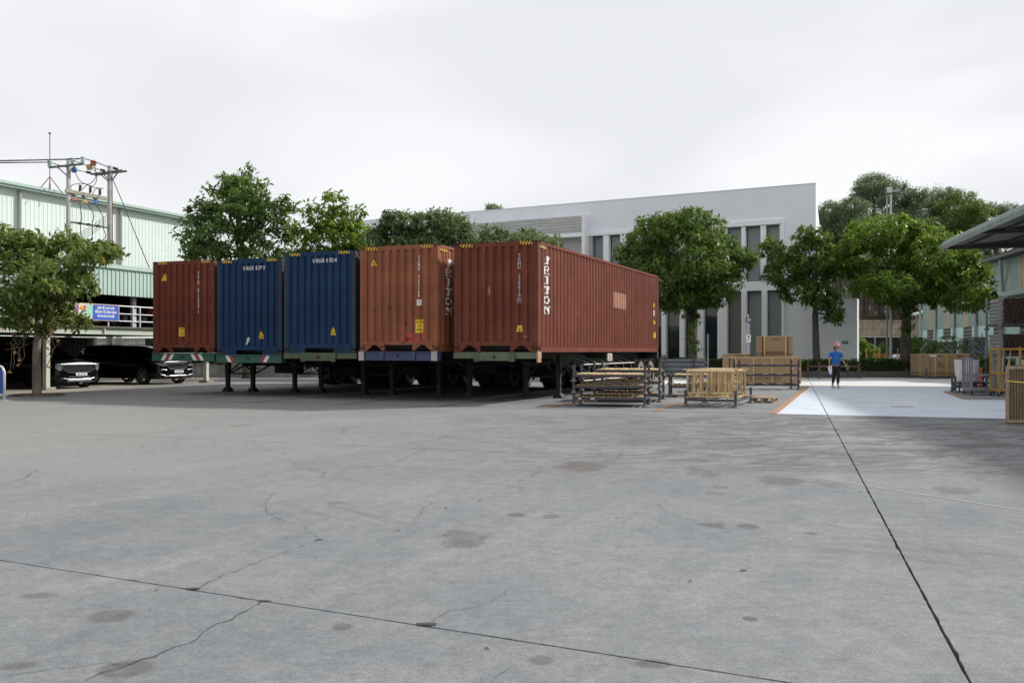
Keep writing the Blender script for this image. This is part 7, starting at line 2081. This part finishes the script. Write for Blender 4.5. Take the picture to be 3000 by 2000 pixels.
# ---- handrail at the far left edge with blue panel
hr = thing('handrail', 'pale blue-white steel handrail at the left picture edge', 'handrail', (XA(8, 25.6), 25.6, 0), 20)
mb = MB(); mb.tube([(0.06, 0, 0), (.06, 0, .80), (.0, -.02, .93), (-.35, -.25, 1.12), (-1.6, -1.0, 1.75)], .035, 8); mb.obj('rail', M_RAIL, hr, smooth=True)
mb = MB(); mb.tube([(-.3, -.2, 0), (-.3, -.2, 1.08)], .025, 6); mb.tube([(.06, 0, .15), (-.3, -.2, .15), (-1.6, -1, .6)], .022, 6); mb.bx(-.1, .18, -.1, .1, 0, .02); mb.obj('bracing', M_RAIL, hr)
bpn = MB(); bpn.bx(-1.2, -.02, .12, .16, .15, .85); o = bpn.obj('blue_panel', mat('blue_panel', (.02, .07, .3), .5), None, loc=(XA(2, 26.2), 26.2, 0)); tag(o, 'blue board behind the handrail at the left edge', 'board')
# small leaves and debris on the yard
rn = random.Random(77)
M_DEB = mat('dry_leaf', (.14, .09, .04), .9, var=.4, scale=30)
mb = MB()
for k in range(130):
    x = rn.uniform(-14, 14); y = rn.uniform(3.5, 22); s_ = rn.uniform(.008, .03); a = rn.uniform(0, 6.28)
    mb.add([(x + math.cos(a) * s_, y + math.sin(a) * s_, .004), (x + math.cos(a + 1.8) * s_ * .6, y + math.sin(a + 1.8) * s_ * .6, .012), (x + math.cos(a + 3.1) * s_, y + math.sin(a + 3.1) * s_, .006), (x + math.cos(a + 4.7) * s_ * .5, y + math.sin(a + 4.7) * s_ * .5, .004)], [(0, 1, 2, 3)])
tag(mb.obj('debris', M_DEB), kind='stuff')
# curled dry leaf and cap
# ================================================================== PERSON
SKIN = mat('skin', (0.42, 0.24, 0.16), .6, var=.05)
M_POLO = mat('blue_polo', (0.012, 0.13, 0.43), .8, var=.10, scale=9, bump=.3, bscale=14)
M_TROU = mat('black_trousers', (0.008, 0.008, 0.010), .8, var=.2, scale=8)
M_HATP = mat('pink_hat', (0.48, 0.20, 0.22), .85, var=.12, scale=30)
M_HAIR = mat('dark_hair', (0.012, 0.009, 0.008), .5)
M_SHOE = mat('beige_shoe', (0.50, 0.40, 0.32), .6)
M_SOLE = mat('dark_sole', (0.04, 0.035, 0.03), .7)
M_PAPER = mat('white_paper', (0.75, 0.74, 0.80), .6)
wxp, wyp = G(2449, 1136.5)
person = thing('person', 'woman in blue polo shirt and pink bucket hat walking with papers and phone', 'person', (wxp, wyp, 0.006), 0)
def skin_obj(name, verts, edges, radii, m, parent, sub=2, root=0):
    me = bpy.data.meshes.new(name); me.from_pydata([Vector(v) for v in verts], edges, []); me.materials.append(m)
    o = mkobj(name, me, parent)
    sk = o.modifiers.new('skin', 'SKIN'); sk.use_smooth_shade = True
    lay = me.skin_vertices[0].data if me.skin_vertices else None
    if lay is None:
        bm = bmesh.new(); bm.from_mesh(me); bm.verts.layers.skin.verify(); bm.to_mesh(me); bm.free(); lay = me.skin_vertices[0].data
    for i, r_ in enumerate(radii):
        lay[i].radius = r_ if isinstance(r_, tuple) else (r_, r_)
        lay[i].use_root = (i == root)
    s = o.modifiers.new('sub', 'SUBSURF'); s.levels = sub; s.render_levels = sub
    return o
# y negative = towards the camera.   feet at z 0, height 1.66 to crown (+hat)
V = [(0, 0, .90), (0, -.01, 1.02), (.0, -.01, 1.14), (0, -.005, 1.26), (0, 0, 1.34), (.01, -.005, 1.41), (.015, -.015, 1.47),
     (-.08, 0, .86), (-.060, .02, .50), (-.065, .16, .15), (-.065, .18, .07), (-.06, .08, .045),
     (.08, 0, .86), (.045, -.12, .50), (.015, -.17, .12), (.015, -.16, .05), (.025, -.27, .035),
     (-.13, 0, 1.33), (-.20, 0, 1.29), (-.235, .01, 1.06), (-.25, -.03, .86), (-.255, -.04, .81),
     (.13, 0, 1.33), (.195, 0, 1.29), (.245, .0, 1.04), (.315, -.08, .88), (.34, -.10, .845)]
Ed = [(0, 1), (1, 2), (2, 3), (3, 4), (4, 5), (5, 6), (0, 7), (7, 8), (8, 9), (9, 10), (10, 11), (0, 12), (12, 13), (13, 14), (14, 15), (15, 16), (4, 17), (17, 18), (18, 19), (19, 20), (20, 21), (4, 22), (22, 23), (23, 24), (24, 25), (25, 26)]
rad = [(.12, .09), (.11, .085), (.12, .09), (.12, .085), .07, .045, .045, .075, .052, .036, .036, .028, .075, .052, .036, .036, .028, .05, .045, .034, .024, .022, .05, .045, .034, .024, .022]
body = skin_obj('body', V, Ed, rad, SKIN, person)
# head, kept as continuous surface with nose and jaw
bm = bmesh.new(); bmesh.ops.create_uvsphere(bm, u_segments=24, v_segments=18, radius=1)
for v in bm.verts:
    x, y, z = v.co
    w = .074 * (1 - .22 * max(0, -z)); 
    nx_, ny_, nz_ = x * w, y * .092, z * .112
    if y < 0 and z < -.1: ny_ -= .010 * (-z)
    if y < -.8 and abs(x) < .22 and -.35 < z < .15: ny_ -= .018 * (1 - abs(x) / .22)
    if y < -.7 and abs(abs(x) - .38) < .18 and -.02 < z < .25: ny_ += .006
    v.co = Vector((nx_, ny_, nz_))
Mh = Matrix.Rotation(R(32), 4, 'Z')
for v in bm.verts: v.co = Mh @ v.co + Vector((.02, -.02, 1.555))
for f in bm.faces: f.smooth = True
me = bpy.data.meshes.new('head'); bm.to_mesh(me); bm.free(); me.materials.append(SKIN)
head = mkobj('head', me, person)
def hp(x, y, z): return (Mh @ Vector((x, y, z))) + Vector((.02, -.02, 1.555))
for sg in (-1, 1):
    mb = MB(); mb.ellipsoid(hp(sg * .028, -.082, .012), (.011, .006, .006), 8, 6); mb.obj('eye', M_HAIR, head)
    mb = MB(); mb.ellipsoid(hp(sg * .074, .0, .0), (.012, .02, .03), 8, 6); mb.obj('ear', SKIN, head)
mb = MB(); mb.ellipsoid(hp(0, -.088, -.052), (.022, .008, .006), 8, 5); mb.obj('mouth', mat('lips', (.35, .10, .09), .5), head)
mb = MB(); mb.ellipsoid((.015, .025, 1.55), (.082, .085, .105), 14, 10); mb.ellipsoid((-.01, .075, 1.47), (.05, .045, .075), 10, 8); mb.obj('hair', M_HAIR, person, smooth=True)
mb = MB(); mb.lathe([(.155, -.05), (.122, -.01), (.100, .02), (.094, .07), (.07, .10), (.0, .108)], (.018, -.005, 1.60), 24, Matrix.Rotation(R(-6), 3, 'X'), cap=False)
mb.lathe([(.153, -.052), (.116, -.013), (.096, .018)], (.018, -.005, 1.60), 24, Matrix.Rotation(R(-6), 3, 'X'), cap=False); mb.obj('bucket_hat', M_HATP, person, smooth=True)
# polo
def tubecloth(name, rings, m, parent):
    """rings: (centre, rx, ry)"""
    mb = MB(); n = 20; vs = []
    for (c, rx, ry) in rings:
        for k in range(n):
            a = 2 * math.pi * k / n; vs.append((c[0] + rx * math.cos(a), c[1] + ry * math.sin(a), c[2] + .004 * math.sin(a * 5 + c[2] * 40)))
    mb.add(vs, [(i * n + k, i * n + (k + 1) % n, (i + 1) * n + (k + 1) % n, (i + 1) * n + k) for i in range(len(rings) - 1) for k in range(n)])
    o = mb.obj(name, m, parent, smooth=True); s = o.modifiers.new('sub', 'SUBSURF'); s.levels = 1; s.render_levels = 1; return o
tubecloth('polo_shirt', [((0, -.005, .875), .165, .125), ((0, -.005, .95), .162, .122), ((0, -.01, 1.05), .148, .112), ((0, -.01, 1.15), .155, .118), ((0, -.008, 1.25), .17, .118), ((0, 0, 1.315), .172, .105), ((0, 0, 1.355), .145, .085), ((0, 0, 1.385), .085, .065), ((.0, 0, 1.395), .062, .058)], M_POLO, person)
Vs = [(-.13, 0, 1.31), (-.19, 0, 1.29), (-.222, .005, 1.20), (-.238, .01, 1.13)]
skin_obj('sleeve', Vs, [(0, 1), (1, 2), (2, 3)], [.064, .060, .054, .052], M_POLO, person, 2)
Vs = [(.13, 0, 1.31), (.185, 0, 1.29), (.217, .002, 1.20), (.236, .0, 1.13)]
skin_obj('sleeve', Vs, [(0, 1), (1, 2), (2, 3)], [.064, .060, .054, .052], M_POLO, person, 2)
mb = MB(); 
for sg in (-1, 1): mb.add([(sg * .065, .0, 1.405), (sg * .02, -.07, 1.385), (sg * .075, -.085, 1.345), (sg * .10, -.02, 1.375)], [(0, 1, 2, 3)])
mb.obj('collar', M_POLO, person)
# trousers
skin_obj('trousers', [(0, 0, .87), (-.07, .0, .80), (-.060, .02, .50), (-.065, .15, .17), (.07, .0, .80), (.045, -.12, .50), (.015, -.165, .15)], [(0, 1), (1, 2), (2, 3), (0, 4), (4, 5), (5, 6)], [(.135, .11), .095, .070, .055, .095, .070, .055], M_TROU, person)
for (x, y, yaw_) in ((-.065, .12, 5), (.022, -.22, -5)):
    mb = MB(); mb.ellipsoid((x, y, .04), (.042, .115, .038), 14, 8); sh_ = mb.obj('shoe', M_SHOE, person, smooth=True)
    mb = MB(); mb.ellipsoid((x, y, .012), (.044, .118, .014), 14, 5); mb.obj('sole', M_SOLE, sh_)
# hands with fingers
def hand(wrist, d, side, curl, parent):
    wrist = Vector(wrist); d = Vector(d).normalized(); s_ = Vector(side).normalized(); nrm = d.cross(s_).normalized()
    V = [wrist, wrist + d * .035, wrist + d * .075]; E = [(0, 1), (1, 2)]; Rr = [.020, (.028, .016), (.033, .014)]
    for i, (off, ln) in enumerate(((-.030, .062), (-.010, .072), (.010, .068), (.028, .052))):
        b = len(V); p = wrist + d * .078 + s_ * off
        V.append(p); Rr.append(.0095); E.append((2, b))
        dd = d.copy()
        for k in range(3):
            dd = (dd + nrm * curl * (.55 + .2 * k)).normalized(); p = p + dd * ln * (.42, .33, .25)[k]; V.append(p); Rr.append(.0088 - .0008 * k); E.append((b + k, b + k + 1))
    b = len(V); V += [wrist + d * .03 - s_ * .03, wrist + d * .055 - s_ * .05 + nrm * .015, wrist + d * .08 - s_ * .045 + nrm * .035]; Rr += [.012, .010, .008]; E += [(1, b), (b, b + 1), (b + 1, b + 2)]
    return skin_obj('hand', V, E, Rr, SKIN, parent, 1)
hand((-.255, -.04, .82), (.0, -.15, -1), (0, 1, 0), .5, person)
hand((.335, -.095, .855), (.45, -.35, -.8), (.0, .8, -.3), .5, person)
# things in her hands
pp = MB(); ox, oy = wxp, wyp
pp.add([(-.33, -.06, .80), (-.24, -.10, .78), (-.20, -.09, .56), (-.225, -.06, .49), (-.30, -.04, .66)], [(0, 1, 2, 3, 4)])
pp.add([(-.26, -.07, .82), (-.185, -.10, .85), (-.175, -.08, .60), (-.215, -.07, .50)], [(0, 1, 2, 3)])
o = pp.obj('paper_sheets', M_PAPER, None, loc=(wxp, wyp, .006)); tag(o, 'crumpled white papers hanging from the woman\'s right hand', 'papers')
so = o.modifiers.new('s', 'SOLIDIFY'); so.thickness = .002
mb = MB(); mb.box((0, 0, 0), (.075, .012, .15), M=Matrix.Rotation(R(-35), 3, 'Y') @ Matrix.Rotation(R(10), 3, 'X')); o = mb.obj('phone', mat('phone_white', (.6, .6, .58), .3), None, loc=(wxp + .372, wyp - .148, .79), bevel=.004); tag(o, 'phone with a pale case held in the woman\'s left hand', 'phone')
mb = MB(); mb.box((0, -.008, 0), (.055, .004, .115), M=Matrix.Rotation(R(-35), 3, 'Y') @ Matrix.Rotation(R(10), 3, 'X')); mb.obj('screen', M_BLK, o)
